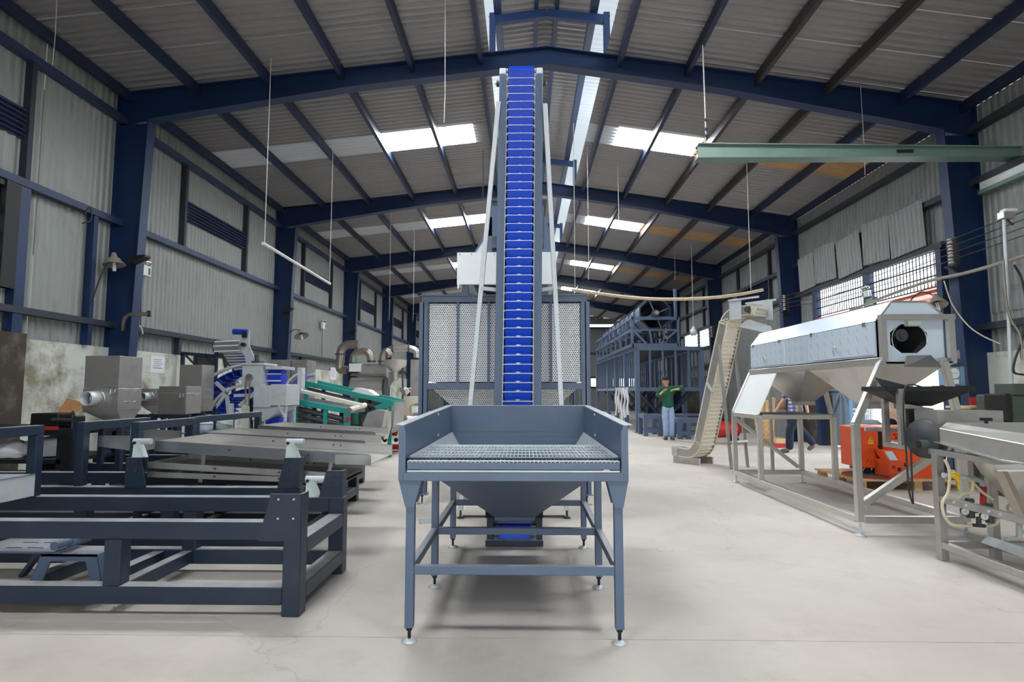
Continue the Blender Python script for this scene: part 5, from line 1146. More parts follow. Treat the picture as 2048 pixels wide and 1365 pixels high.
part('top_bar', B().bar(cz(0.8, -0.26, 2.83), cz(1.35, -0.26, 2.83), 0.03).bar(cz(0.8, 0.26, 2.83), cz(1.35, 0.26, 2.83), 0.03), 'galvanised', zc_)
part('bearing', B().cyl(cz(1.15, -0.3, 2.64), cz(1.15, -0.24, 2.64), 0.045, n=12), 'dark_grey', zc_)
part('bearing', B().cyl(cz(1.15, 0.24, 2.64), cz(1.15, 0.30, 2.64), 0.045, n=12), 'dark_grey', zc_)
part('discharge_chute', B().plate([cz(0.95, -0.24, 2.38), cz(0.95, 0.24, 2.38), cz(1.55, 0.2, 2.2), cz(1.55, -0.2, 2.2)], 0.01), 'galvanised', zc_)
part('chute_side', B().plate([cz(0.95, -0.24, 2.38), cz(1.55, -0.2, 2.2), cz(1.5, -0.2, 2.34), cz(1.15, -0.24, 2.48)], 0.01), 'galvanised', zc_)
for s_, a in ((0.55, -0.24), (0.55, 0.24), (1.0, 0.24)):
    z = 2.1 if s_ < 0.7 else 2.5; part('support_leg', B().bar(cz(s_ + 0.2, a, 0), cz(s_ + (0.02 if s_ < 0.7 else 0.2), a, z), 0.045), 'stainless_dull', zc_)
part('support_tie', B().bar(cz(0.75, -0.24, 0.45), cz(0.75, 0.24, 0.45), 0.035), 'stainless_dull', zc_)
part('clamp_bracket', B().bar(cz(0.30, -0.225, 1.45), cz(0.42, -0.225, 1.28), 0.03), 'galvanised', zc_)

# ================================================================== destoner with feeder at the right edge
ds = thing('destoner', 'stainless destoner with a chamfered hood and air pipes, at the right edge', 'destoner', (3.5, 4.4, 0))
DX = 3.22; fy = 4.82; ny = 3.3
def dbar(nm, a, c, w_=0.06, m='stainless_dull'): return part(nm, B().bar(a, c, w_, w_), m, ds, bevel=0.003)
ztop_ = at(1873, 903, fy).z
dbar('leg', (DX, fy, 0), (DX, fy, ztop_)); dbar('leg', (3.62, fy, 0), (3.62, fy, ztop_)); dbar('leg', (DX, ny, 0), (DX, ny, ztop_ - 0.12)); dbar('leg', (4.1, ny, 0), (4.1, ny, ztop_)); dbar('leg', (4.1, fy, 0), (4.1, fy, ztop_))
dbar('lower_rail', (DX, fy, 0.12), (DX, ny, 0.12), 0.05); dbar('lower_rail', (DX, fy, 0.12), (3.62, fy, 0.12), 0.05); dbar('lower_rail', (3.62, fy, 0.12), (4.1, fy, 0.12), 0.05)
dbar('middle_rail', (DX, fy, 0.47), (DX, ny, 0.47), 0.05)
for yy in (4.62, 4.5, 4.28, 4.18): part('rail_bolt', B().cyl((DX - 0.036, yy, 0.475), (DX - 0.02, yy, 0.475), 0.010, n=8), 'galvanised', ds)
dbar('upper_rail', (DX, 5.50, ztop_), (DX, ny, ztop_ - 0.02), 0.045); dbar('upper_rail', (4.1, 5.50, ztop_), (4.1, ny, ztop_ - 0.02), 0.045); dbar('upper_rail', (DX, 5.5, ztop_), (4.1, 5.5, ztop_), 0.045)
# hood, tilted down towards the viewer
hf, hn = 4.78, 3.98
zf = lambda y: at(1872, y, hf).z
def ring(Y, zb, zm, zt_, x0, x1, ch): return [(x0, Y, zb), (x0, Y, zm), (x0 + ch, Y, zt_), (x1 - ch, Y, zt_), (x1, Y, zm), (x1, Y, zb)]
A_ = ring(hf, zf(884), zf(857), zf(845), DX + 0.0, 3.98, 0.06); C_ = ring(hn, at(2024, 934, hn).z, at(2024, 889, hn).z, at(2024, 872, hn).z, DX + 0.0, 3.98, 0.09)
b = B(); b.add(A_ + C_, [(i, i + 1, 7 + i, 6 + i) for i in range(5)] + [(5, 4, 3, 2, 1, 0), (6, 7, 8, 9, 10, 11)])
hd_ = part('hood', b, 'stainless', ds, bevel=0.004)
part('hood_lip', B().bar(V(A_[0]) + V((-0.02, 0, 0)), V(C_[0]) + V((-0.02, 0, 0)), 0.05, 0.008), 'stainless_bright', hd_)
part('hood_knob', B().cyl((3.45, 4.6, zf(845)), (3.45, 4.6, zf(845) + 0.03), 0.012, n=8).bar((3.41, 4.6, zf(845) + 0.032), (3.49, 4.6, zf(845) + 0.03), 0.022), 'rubber', hd_)
part('back_box', B().box((DX + 0.02, 4.82, zf(884)), (3.75, 5.1, at(1866, 822, 4.82).z)), 'stainless_dull', ds)
part('side_step', B().plate([at(1985, 932, 4.0), at(2048, 930, 4.0), at(2060, 942, 3.8), at(1995, 942, 3.85)], 0.008), 'stainless', ds)
part('side_brace', B().bar(at(2000, 940, 3.98), at(2045, 1035, 3.98), 0.08, 0.03), 'brown_pipe', ds)
# collecting bowl
bc = V((3.62, 4.42, 0)); prof = [(0.06, 0.40), (0.10, 0.46), (0.20, 0.58), (0.30, 0.70), (0.35, 0.80)]
part('collecting_cone', B().lathe(prof, bc, n=24), 'stainless', ds)
part('cone_outlet', B().cyl((3.62, 4.42, 0.30), (3.62, 4.42, 0.42), 0.06, n=14), 'stainless_dull', ds)
part('fan_housing', B().lathe([(0.0, -0.05), (0.15, -0.05), (0.16, 0.0), (0.15, 0.05), (0.0, 0.05)], at(1853, 878, 4.95), (1, 0.3, 0), 28), 'dark_grey', ds)
mt = part('drive_motor', B().cyl(at(1838, 889, 4.9), at(1856, 889, 4.9), 0.035, n=14), 'machine_green', ds)
part('motor_end', B().cyl(at(1836, 889, 4.9), at(1840, 889, 4.9), 0.028, n=12), 'black_metal', mt)
# compressed air pipework on the frame side
pw = [at(1886, 951, 4.7), at(1915, 954, 4.7), at(1945, 958, 4.7), at(1960, 962, 4.7)]
part('air_pipe', B().tube(smooth_path(pw + [at(1967, 972, 4.7)], 4), 0.020, 10), 'galvanised', ds)
part('pipe_coupling', B().cyl(at(1895, 952, 4.7), at(1910, 954, 4.7), 0.026, n=10), 'dark_grey', ds)
part('pipe_coupling', B().cyl(at(1942, 957, 4.7), at(1950, 959, 4.7), 0.026, n=10), 'galvanised', ds)
part('riser', B().cyl(at(1967, 974, 4.7), at(1966, 1012, 4.7), 0.022, n=10), 'red', ds)
part('valve_body', B().cyl(at(1902, 950, 4.68), at(1916, 956, 4.68), 0.022, n=8), 'yellow', ds)
part('valve_lever', B().bar(at(1908, 945, 4.66), at(1916, 950, 4.66), 0.03, 0.012).bar(at(1915, 952, 4.66), at(1918, 980, 4.66), 0.014, 0.01), 'yellow', ds)
for gx, gy in ((1930, 1024), (1969, 1034)):
    c = at(gx, gy, 4.62); ga = part('pressure_gauge', B().cyl(c, c + V((0.01, 0.02, 0)), 0.026, n=16), 'white_paint', ds)
    part('gauge_ring', B().pipe(c + V((-0.002, -0.006, 0)), c + V((0.01, 0.02, 0)), 0.03, 0.026, 16), 'dark_grey', ga)
    part('gauge_needle', B().bar(c + V((-0.001, -0.003, -0.004)), c + V((0.01, -0.003, 0.014)), 0.003, 0.001), 'red', ga)
    part('regulator', B().cyl(c + V((0.06, 0.03, -0.05)), c + V((0.06, 0.03, 0.09)), 0.028, n=12).cyl(c + V((0.0, 0.02, 0)), c + V((0.12, 0.04, 0)), 0.018, n=10), 'dark_grey', ds)
part('drain_tee', B().cyl(at(1957, 1035, 4.65), at(1958, 1052, 4.65), 0.018, n=10).cyl(at(1946, 1051, 4.65), at(1970, 1053, 4.65), 0.013, n=8), 'dark_grey', ds)
for pts in (((1890, 920), (1899, 945), (1896, 985), (1885, 1005), (1888, 1030), (1905, 1050), (1945, 1053)), ((1915, 1005), (1925, 990), (1942, 985), (1946, 965), (1938, 960)), ((1948, 968), (1965, 985), (1985, 1000)), ((2048, 1000), (2030, 1004), (2015, 1015), (2022, 1028)), ((2048, 1062), (2030, 1078), (2015, 1080)), ((1970, 1053), (1990, 1050), (1998, 1040))):
    part('air_hose', B().tube(smooth_path([at(x, y, 4.66) for x, y in pts], 5), 0.011, 8), 'hose', ds)
part('hose_nozzle', B().cyl(at(2014, 1080, 4.66), at(2035, 1076, 4.66), 0.014, n=8).cyl(at(2038, 1048, 4.66), at(2038, 1075, 4.66), 0.02, n=10), 'galvanised', ds)
solo('steel_offcut', B().prism([at(1992, 1096, 4.6), at(2006, 1082, 4.6), at(2048, 1096, 4.6), at(2060, 1120, 4.6), at(2048, 1118, 4.6)], (0, 0.15, 0)), 'galvanised', 'bent galvanised offcut leaning inside the destoner frame', 'offcut', (3.9, 4.7, 0.1))
# feeder hopper on its own posts, behind the destoner hood
fh = thing('feeder_hopper', 'dark steel feeder hopper with a flared rim, beside the orange cabinets', 'hopper', (3.45, 5.25, 0.85))
FY0 = 5.12; u = lambda x, y, Y=FY0: at(x, y, Y)
rx0, rx1, rz = u(1772, 778).x, u(1950, 778).x, u(1850, 778).z
part('rim', B().bar((rx0, FY0, rz), (rx1, FY0, rz), 0.012, 0.04).bar((rx0, FY0 + 0.36, rz), (rx1, FY0 + 0.36, rz), 0.012, 0.04).bar((rx0, FY0, rz), (rx0, FY0 + 0.36, rz), 0.012, 0.04).bar((rx1, FY0, rz), (rx1, FY0 + 0.36, rz), 0.012, 0.04), 'tank_dark', fh)
part('funnel', B().frustum((rx0, FY0, rx1, FY0 + 0.36), rz - 0.01, (u(1835, 812).x, FY0 + 0.12, u(1882, 812).x, FY0 + 0.24), u(1850, 813).z, 0.005), 'tank_dark', fh)
part('inlet_plate', B().prism([u(1752, 756, 5.45), u(1800, 768, 5.45), u(1840, 778, 5.45), u(1800, 783, 5.45), u(1765, 773, 5.45)], (0, 0.02, 0)), 'dark_grey', fh)
for px, Y in ((1771, 5.44), (1802, FY0), (1838, 5.44)):
    x = u(px, 830, Y).x; part('post', B().bar((x, Y, ztop_ + 0.02), (x, Y, rz), 0.045), 'stainless_dull', fh)
part('feeder_pan', B().prism([u(1815, 809, 5.2), u(1868, 818, 5.2), u(1868, 826, 5.2), u(1817, 819, 5.2)], (0, 0.2, 0)), 'stainless_dull', fh)
vb = part('vibrator', B().cbox(u(1838, 836, 5.3), (0.2, 0.16, 0.09)), 'machine_green', fh, bevel=0.01)
part('vibrator_base', B().cbox(u(1842, 850, 5.3), (0.28, 0.2, 0.06)), 'black_metal', vb, bevel=0.01)
part('vibrator_spring', B().cbox(u(1820, 832, 5.22), (0.05, 0.05, 0.12)), 'black_metal', vb)
part('label_plate', B().cbox(u(1852, 839, 5.2), (0.04, 0.004, 0.03)), 'cream_paint', vb)
part('cross_rail', B().bar(u(1730, 859, 5.48), u(1862, 862, 5.48), 0.03, 0.03), 'stainless_dull', fh)
part('power_cable', B().tube(smooth_path([u(1848, 776, 5.08), u(1825, 770, 5.06), u(1810, 778, 5.05), u(1807, 830, 5.05), u(1812, 900, 5.03), u(1818, 980, 5.0), u(1826, 1008, 5.0), u(1825, 985, 5.0), u(1822, 900, 5.02)], 6), 0.007, 6), 'cable', fh)

# ================================================================== orange cabinets on a pallet
pl = thing('pallet', 'rough wooden pallet under the orange cabinets', 'pallet', (5.1, 8.6, 0))
for k in range(7): part('deck_board', B().box((4.35, 8.1 + k * 0.17, 0.12), (5.88, 8.22 + k * 0.17, 0.145)), 'wood_pale', pl)
for x in (4.38, 5.1, 5.78):
    part('runner', B().box((x, 8.1, 0.0), (x + 0.1, 9.22, 0.03)), 'wood_pale', pl)
    for yy in (8.1, 8.6, 9.12): part('block', B().box((x, yy, 0.03), (x + 0.1, yy + 0.1, 0.12)), 'wood', pl)
oc1 = thing('orange_cabinet', 'tall bright orange cabinet with a vent of round holes and a warning sign', 'cabinet', (4.95, 8.8, 0.145))
c0 = lambda x, y, Y=8.55: at(x, y, Y)
xa, xb = c0(1727, 890).x, c0(1758, 890).x
part('castor', B().cyl((xa + 0.08, 8.6, 0.19), (xa + 0.08, 8.64, 0.19), 0.045, n=12), 'rubber', oc1)
part('castor', B().cyl((xb - 0.02, 8.6, 0.19), (xb - 0.02, 8.64, 0.19), 0.045, n=12), 'rubber', oc1)
part('castor', B().cyl((xb - 0.02, 9.0, 0.19), (xb - 0.02, 9.04, 0.19), 0.045, n=12), 'rubber', oc1)
part('front_body', B().box((xa - 0.04, 8.55, 0.235), (xb, 9.1, 0.80)), 'orange', oc1, bevel=0.012)
part('recess', B().box((xb, 8.58, 0.25), (xb + 0.06, 9.08, 0.79)), 'rubber', oc1)
part('latch', B().box((xb - 0.02, 8.535, 0.52), (xb + 0.02, 8.56, 0.55)), 'black_metal', oc1)
vp = part('vent_body', B().box((xb + 0.06, 8.55, 0.235), (xb + 0.62, 9.1, 0.80)), 'orange', oc1, bevel=0.012)
for i in range(9):
    for j in range(9):
        cx, cz__ = xb + 0.22 + i * 0.04 + (0.02 if j % 2 else 0), 0.36 + j * 0.042
        part('vent_hole', B().cyl((cx, 8.546, cz__), (cx, 8.55, cz__), 0.014, n=6), 'orange_dark', vp)
ws = part('warning_sign', B().prism([(xa + 0.06, 8.545, 0.60), (xa + 0.14, 8.545, 0.60), (xa + 0.10, 8.545, 0.67)], (0, 0.003, 0)), 'yellow', oc1)
part('warning_text', B().box((xa + 0.06, 8.545, 0.565), (xa + 0.14, 8.548, 0.593)), 'yellow', ws)
part('warning_bolt', B().prism([(xa + 0.098, 8.5435, 0.612), (xa + 0.108, 8.5435, 0.63), (xa + 0.100, 8.5435, 0.652)], (0, 0.001, 0)), 'rubber', ws)
for k in range(4): part('ink_line', B().bar((xa + 0.02 + k * 0.055, 8.545, 0.30), (xa + 0.06 + k * 0.055, 8.545, 0.36), 0.004, 0.002), 'orange_dark', oc1)
oc2 = thing('orange_control_unit', 'low orange control unit with a sloping touch screen', 'control unit', (5.2, 8.25, 0.145))
dY = 8.2; c1 = lambda x, y: at(x, y, dY)
prof = [(c1(1780, 950).x, 0.15), (c1(1780, 920).x, 0.34), (c1(1795, 905).x, 0.46), (c1(1868, 905).x, 0.46), (c1(1868, 905).x, 0.15)]
part('body', B().prism([(c1(1780, 950).x, dY, 0.15), (c1(1868, 950).x, dY, 0.15), (c1(1868, 950).x, dY, 0.37), (c1(1780, 950).x, dY, 0.37)], (0, 0.35, 0)), 'orange', oc2, bevel=0.01)
xl_, xr_ = c1(1780, 950).x, c1(1868, 950).x
part('sloping_front', B().prism([(xl_, dY, 0.37), (xl_ + 0.13, dY + 0.0, 0.37), (xl_ + 0.13, dY + 0.14, 0.50), (xl_, dY + 0.14, 0.50)], (0, 0.2, 0)), 'orange', oc2)
part('rear_top', B().prism([(xl_ + 0.13, dY, 0.37), (xr_, dY, 0.37), (xr_, dY + 0.1, 0.50), (xl_ + 0.13, dY + 0.1, 0.50)], (0, 0.24, 0)), 'orange', oc2)
part('touch_screen', B().plate([(xl_ + 0.015, dY + 0.003, 0.382), (xl_ + 0.115, dY + 0.003, 0.382), (xl_ + 0.115, dY + 0.115, 0.486), (xl_ + 0.015, dY + 0.115, 0.486)], 0.012), 'screen', oc2)
for bx, bz__, m in ((0.03, 0.27, 'red'), (0.10, 0.24, 'rubber'), (0.19, 0.30, 'rubber'), (0.46, 0.41, 'rubber')):
    part('socket', B().box((xl_ + bx, dY - 0.006, bz__), (xl_ + bx + 0.045, dY + 0.002, bz__ + 0.045)), m, oc2)
rg = thing('steel_ring', 'large thin red-edged steel ring lying on the pallet', 'ring', (4.75, 8.4, 0.145))
part('disc', B().cyl((4.75, 8.45, 0.147), (4.75, 8.45, 0.155), 0.36, n=32), 'dark_grey', rg)
part('edge', B().pipe((4.75, 8.45, 0.146), (4.75, 8.45, 0.162), 0.37, 0.355, 32), 'red', rg)
solo('tape_tin', B().cyl((5.0, 8.15, 0.145), (5.0, 8.15, 0.21), 0.08, n=18), 'concrete_grey', 'round tin with a blue lid on the pallet edge', 'tin', (5.0, 8.15, 0.145))
# table with laptop behind
tb = thing('work_table', 'small work table with a white top behind the orange cabinet', 'table', (5.6, 9.55, 0))
part('table_top', B().box((5.15, 9.25, 0.72), (6.4, 9.9, 0.76)), 'white_paint', tb)
for x in (5.2, 6.3):
    for yy in (9.3, 9.82): part('leg', B().box((x, yy, 0), (x + 0.05, yy + 0.05, 0.72)), 'dark_grey', tb)
lpt = thing('laptop', 'open grey laptop lying on the white table', 'laptop', (5.45, 9.5, 0.76))
part('base', B().box((5.25, 9.35, 0.76), (5.6, 9.6, 0.785)), 'white_paint', lpt, bevel=0.004)
part('keyboard', B().box((5.28, 9.38, 0.785), (5.57, 9.55, 0.788)), 'dark_grey', lpt)
part('lid', B().plate([(5.25, 9.6, 0.785), (5.6, 9.6, 0.785), (5.62, 9.78, 0.84), (5.27, 9.78, 0.84)], 0.01), 'dark_grey', lpt)

# ================================================================== cage deck with trommel at the back right
cg = thing('steel_deck', 'tall slate steel deck of posts and studs carrying the drum screen', 'platform', (4.5, 19.2, 0))
CY = 19.1; CYB = 29.5; v = lambda x, y, Y=CY: at(x, y, Y)
cx0, cx1 = v(1275, 780).x, v(1404, 780).x; zd, zr_ = v(1340, 700).z, v(1340, 779).z
ysl = [CY, 21.2, 23.4, 25.6, CYB]
for x in (cx0, cx1):
    for yy in ysl: part('post', B().box((x - 0.07, yy - 0.07, 0.02), (x + 0.07, yy + 0.07, zd)), 'navy', cg)
    part('deck_beam', B().box((x - 0.07, CY, zd - 0.02), (x + 0.07, CYB, zd + 0.10)), 'navy', cg)
    part('middle_beam', B().box((x - 0.05, CY, zr_ - 0.05), (x + 0.05, CYB, zr_ + 0.05)), 'navy', cg)
    n_st = 24
    for k in range(n_st):
        yy = CY + (k + 1) * (CYB - CY) / (n_st + 1); part('stud', B().box((x - 0.025, yy - 0.025, zr_), (x + 0.025, yy + 0.025, zd)), 'navy', cg)
for yy in (CY, CYB):
    part('deck_beam', B().box((cx0, yy - 0.07, zd - 0.02), (cx1, yy + 0.07, zd + 0.10)), 'navy', cg)
    part('middle_beam', B().box((cx0, yy - 0.05, zr_ - 0.06), (cx1, yy + 0.05, zr_ + 0.06)), 'navy', cg)
    for k in range(4):
        x = cx0 + (k + 1) * (cx1 - cx0) / 5; part('stud', B().box((x - 0.03, yy - 0.03, zr_), (x + 0.03, yy + 0.03, zd)), 'navy', cg)
part('deck_plate', B().box((cx0, CY, zd + 0.04), (cx1, CYB, zd + 0.06)), 'navy_dark', cg)
for k in range(4):                                  # hopper ribs below the middle beam
    ya = 19.4 + k * 2.4
    for s, xe in ((1, cx0 + 0.08), (-1, cx1 - 0.08)):
        for j in range(3): part('hopper_rib', B().bar((xe, ya + j * 0.5, zr_ - 0.05), (xe + s * 0.75, ya + 0.4 + j * 0.1, 0.55), 0.05), 'navy_dark', cg)
part('lower_tie', B().box((cx0, CY - 0.04, 0.52), (cx1, CY + 0.04, 0.60)), 'navy', cg)
for x in (cx0, cx1): part('base_plate', B().box((x - 0.12, CY - 0.12, 0.0), (x + 0.12, CY + 0.12, 0.02)), 'navy', cg)
tr = thing('drum_screen', 'octagonal slate drum screen in an open truss frame on the deck', 'drum screen', (4.3, 19.3, zd + 0.1))
zt0 = zd + 0.10; ux0, ux1 = v(1264, 660).x, v(1356, 660).x; zu = v(1300, 634).z
dc = V((v(1310, 628).x, CY, v(1310, 628).z)); dR = 0.50; DE = 28.5
tys = [CY, 21.4, 23.8, 26.2, DE]
for x in (ux0, ux1):
    part('bottom_chord', B().box((x - 0.04, CY, zt0), (x + 0.04, DE, zt0 + 0.09)), 'navy', tr)
    part('top_chord', B().box((x - 0.04, CY, zu - 0.07), (x + 0.04, DE, zu)), 'navy', tr)
    part('middle_chord', B().box((x - 0.03, CY, (zt0 + zu) / 2 + 0.02), (x + 0.03, DE, (zt0 + zu) / 2 + 0.09)), 'navy', tr)
    for i, yy in enumerate(tys):
        part('truss_post', B().box((x - 0.04, yy - 0.04, zt0), (x + 0.04, yy + 0.04, zu)), 'navy', tr)
        if i < len(tys) - 1:
            for s in (0.25, -0.25): part('truss_brace', B().bar((x, (yy + tys[i + 1]) / 2, zt0 + 0.05), (x, (yy + tys[i + 1]) / 2 + s, zu - 0.05), 0.045), 'navy', tr)
for yy in (CY, DE):
    part('end_beam', B().box((ux0, yy - 0.04, zu - 0.10), (ux1, yy + 0.04, zu)), 'navy', tr); part('end_beam', B().box((ux0, yy - 0.04, zt0), (ux1, yy + 0.04, zt0 + 0.10)), 'navy', tr)
for a, c in (((0.02, 0.55), (0.30, 0.1)), ((0.42, 0.1), (0.38, 0.52)), ((0.68, 0.52), (0.72, 0.1)), ((0.62, 0.1), (0.98, 0.55))):
    part('end_brace', B().bar((ux0 + (ux1 - ux0) * a[0], CY - 0.03, zt0 + (zu - zt0) * a[1]), (ux0 + (ux1 - ux0) * c[0], CY - 0.03, zt0 + (zu - zt0) * c[1]), 0.06), 'navy', tr)
part('end_brace', B().bar((ux0, CY - 0.03, zt0 + (zu - zt0) * 0.55), (ux1, CY - 0.03, zt0 + (zu - zt0) * 0.55), 0.05), 'navy', tr)
part('drive_post', B().box((ux1 - 0.02, CY + 0.3, zu), (ux1 + 0.06, CY + 0.4, zu + 0.95)), 'navy', tr)
oct_ = [V((math.cos(PI / 8 + k * PI / 4) * dR, 0, math.sin(PI / 8 + k * PI / 4) * dR)) for k in range(8)]
for k in range(8):
    a, c = dc + oct_[k], dc + oct_[(k + 1) % 8]
    part('screen_panel', B().plate([a, c, c + V((0, DE - CY, 0)), a + V((0, DE - CY, 0))], 0.01), 'slate', tr)
for i in range(10):
    yy = CY + i * (DE - CY) / 9; b = B()
    for k in range(8):
        a, c = dc + oct_[k] * 1.03, dc + oct_[(k + 1) % 8] * 1.03; b.bar((a.x, yy, a.z), (c.x, yy, c.z), 0.05, 0.05, up=(0, 1, 0))
    part('ring', b, 'navy_dark', tr)
part('shaft', B().cyl(dc + V((0, -0.3, 0)), dc + V((0, 1.0, 0)), 0.06, n=12), 'stainless_dull', tr)
part('hub', B().cyl(dc + V((0, -0.12, 0)), dc + V((0, 0.0, 0)), 0.12, n=14), 'dark_grey', tr)
for k in range(4): part('spoke', B().bar(dc, dc + oct_[2 * k], 0.035), 'navy', tr)
# hanging plastic sleeves on the side rail
for k in range(5):
    yy = 20.2 + k * 0.62; x = cx0 - 0.13
    b = B(); pts = [V((x - 0.02 * math.sin(j * 1.3 + k), yy + 0.03 * math.sin(j * 0.9 + k * 2), zr_ + 0.06 - j * (0.9 + 0.12 * (k % 3)) / 8)) for j in range(9)]
    b.tube(pts, [0.045 + 0.015 * math.sin(j + k) for j in range(9)], 7)
    solo('plastic_sleeve', b, 'cloth_white', ['long white plastic sleeve hung on the deck rail, nearest the corner post', 'short white plastic sleeve hung second from the corner post', 'white plastic sleeve hung in the middle of the row', 'white plastic sleeve hung second from the far end of the row', 'white plastic sleeve at the far end of the hanging row'][k], 'sleeve', (x, yy, zr_), group='white sleeves on the deck rail')
# low navy frames on the floor behind the man
def low_frame(label, px0, px1, py, Y, h, dep):
    x0, x1 = at(px0, py, Y).x, at(px1, py, Y).x
    t = thing('low_steel_frame', label, 'frame', ((x0 + x1) / 2, Y, 0), group='low navy frames on the floor')
    for x in (x0, (x0 + x1) / 2 - 0.2, x1 - 0.12):
        for yy in (Y, Y + dep): part('post', B().box((x, yy, 0), (x + 0.12, yy + 0.12, h)), 'navy', t)
    for yy in (Y, Y + dep):
        part('top_rail', B().box((x0 + 0.005, yy - 0.006, h - 0.12), (x1 - 0.005, yy + 0.126, h + 0.004)), 'navy', t); part('lower_rail', B().box((x0 + 0.005, yy + 0.006, 0.10), (x1 - 0.005, yy + 0.114, 0.2)), 'navy', t)
    for x in (x0, x1 - 0.12): part('end_rail', B().box((x + 0.005, Y + 0.126, h - 0.115), (x + 0.115, Y + dep - 0.006, h - 0.003)), 'navy', t)
low_frame('low navy steel frame on the floor, left of the man in green', 1288, 1375, 860, 17.6, 0.62, 0.8)
low_frame('low navy steel frame on the floor, right of the man in green', 1356, 1420, 860, 16.55, 0.55, 0.7)
# red compressor behind the white conveyor
rc = thing('air_compressor', 'red horizontal air tank on wheels behind the white conveyor', 'compressor', (5.1, 15.2, 0))
ca, cb_ = at(1400, 866, 15.2), at(1480, 868, 15.2)
part('tank', B().lathe([(0.0, -0.02), (0.10, 0.0), (0.19, 0.06), (0.21, 0.14), (0.21, (cb_ - ca).length - 0.14), (0.19, (cb_ - ca).length - 0.06), (0.10, (cb_ - ca).length), (0.0, (cb_ - ca).length + 0.02)], (ca.x, 15.2, 0.36), (1, 0, 0), 20), 'red', rc)
for x in (ca.x + 0.2, cb_.x - 0.2):
    part('wheel', B().cyl((x, 14.98, 0.10), (x, 15.04, 0.10), 0.10, n=14), 'rubber', rc)
    part('foot', B().box((x - 0.03, 15.1, 0.0), (x + 0.03, 15.3, 0.2)), 'black_metal', rc)
part('motor', B().cyl((ca.x + 0.3, 15.2, 0.66), (ca.x + 0.6, 15.2, 0.66), 0.11, n=14), 'black_metal', rc)
part('saddle', B().box((ca.x + 0.28, 15.12, 0.53), (cb_.x - 0.28, 15.28, 0.58)), 'black_metal', rc)

# ================================================================== doorway corner: leaf, ladder, timber
dl = thing('door_1', 'weathered blue sheet door leaf slid aside at the far end of the doorway', None, (7.5, 14.3, 0), kind='structure')
part('leaf', B().box((7.42, 13.25, 0.02), (7.46, 15.3, 2.9)), 'door_blue', dl)
for yy in (13.25, 14.2, 15.25): part('stile', B().box((7.36, yy, 0.02), (7.42, yy + 0.06, 2.9)), 'door_blue', dl)
for z in (0.05, 1.3, 2.84): part('rail', B().box((7.36, 13.25, z), (7.42, 15.3, z + 0.06)), 'door_blue', dl)
part('brace', B().bar((7.39, 13.3, 0.1), (7.39, 14.2, 1.3), 0.05), 'door_blue', dl); part('brace', B().bar((7.39, 15.2, 0.1), (7.39, 14.25, 1.3), 0.05), 'door_blue', dl)
ld = thing('ladder_rack', 'pale blue and white ladder rack standing beside the blue door', 'rack', (at(1720, 885, 11.6).x, 11.6, 0))
e_ = lambda x, y: at(x, y, 11.6)
for px in (1701, 1742): part('stile', B().bar(e_(px, 800), V((e_(px, 800).x, 11.6, 0)), 0.05), 'scale_blue' if px == 1701 else 'white_paint', ld)
for y_ in (819, 827, 843, 867): part('rung', B().bar(e_(1701, y_), e_(1742, y_ + 1), 0.035), 'white_paint', ld)
random.seed(4)
for k in range(5):
    p0_, p1_ = at(1518 + k * 5, 872 - k, 14.9), at(1530 + k * 7, 808 - k * 3, 15.3)
    solo('timber_plank', B().bar(V((p0_.x, 14.85 - 0.02 * k, 0.02)), V((p1_.x, 15.5 + 0.04 * k, p1_.z)), 0.10, 0.03, up=(0, 1, 0)), 'wood' if k % 2 else 'wood_pale', ['sawn plank leaning nearest the white conveyor', 'second sawn plank of the leaning timber', 'middle plank of the leaning timber by the masonry', 'fourth plank of the leaning timber', 'plank of the leaning timber nearest the doorway'][k], 'plank', (p0_.x, 14.85, 0), group='leaning planks by the doorway')
wp = thing('leaning_pallet', 'old wooden pallet leaning on its edge behind the white conveyor', 'pallet', (6.1, 14.6, 0))
pA = at(1516, 868, 14.5)
for k in range(6):
    z = 0.06 + k * 0.13; part('slat', B().bar((pA.x, 14.5 + z * 0.3, z), (pA.x + 0.42, 14.5 + z * 0.3, z + 0.03), 0.03, 0.08), 'wood', wp)
for x in (pA.x + 0.04, pA.x + 0.36): part('runner', B().bar((x, 14.53, 0.0), (x, 14.8, 0.85), 0.06, 0.03), 'wood_pale', wp)
bs_ = thing('red_crate', 'small red crate with timber offcuts on the floor near the leaning pallet', 'crate', (at(1556, 880, 14.2).x, 14.2, 0))
xq = at(1545, 876, 14.2).x
part('box', B().box((xq, 14.1, 0.0), (xq + 0.35, 14.4, 0.1)), 'red', bs_); part('offcut', B().box((xq + 0.05, 14.12, 0.1), (xq + 0.3, 14.3, 0.2)), 'wood_pale', bs_)
pB = at(1567, 812, 16.35)
bsk = thing('wicker_basket', 'brown wicker basket hung on the wall behind the plaid-shirted man', 'basket', (pB.x, 16.35, pB.z - 0.1))
part('bowl', B().lathe([(0.0, 0.0), (0.12, 0.0), (0.165, 0.16), (0.15, 0.16), (0.10, 0.02)], (pB.x, 16.35, pB.z - 0.1), n=16), 'cardboard', bsk); part('loop', B().tube(arc((pB.x, 16.35, pB.z + 0.05), 0.15, 0, 180, 10), 0.012, 6), 'cardboard', bsk)
part('hook', B().tube([(pB.x, 16.35, pB.z + 0.19), (pB.x, 16.35, pB.z + 0.24), (XR - 0.005, 16.35, pB.z + 0.27)], 0.010, 6), 'dark_grey', bsk)

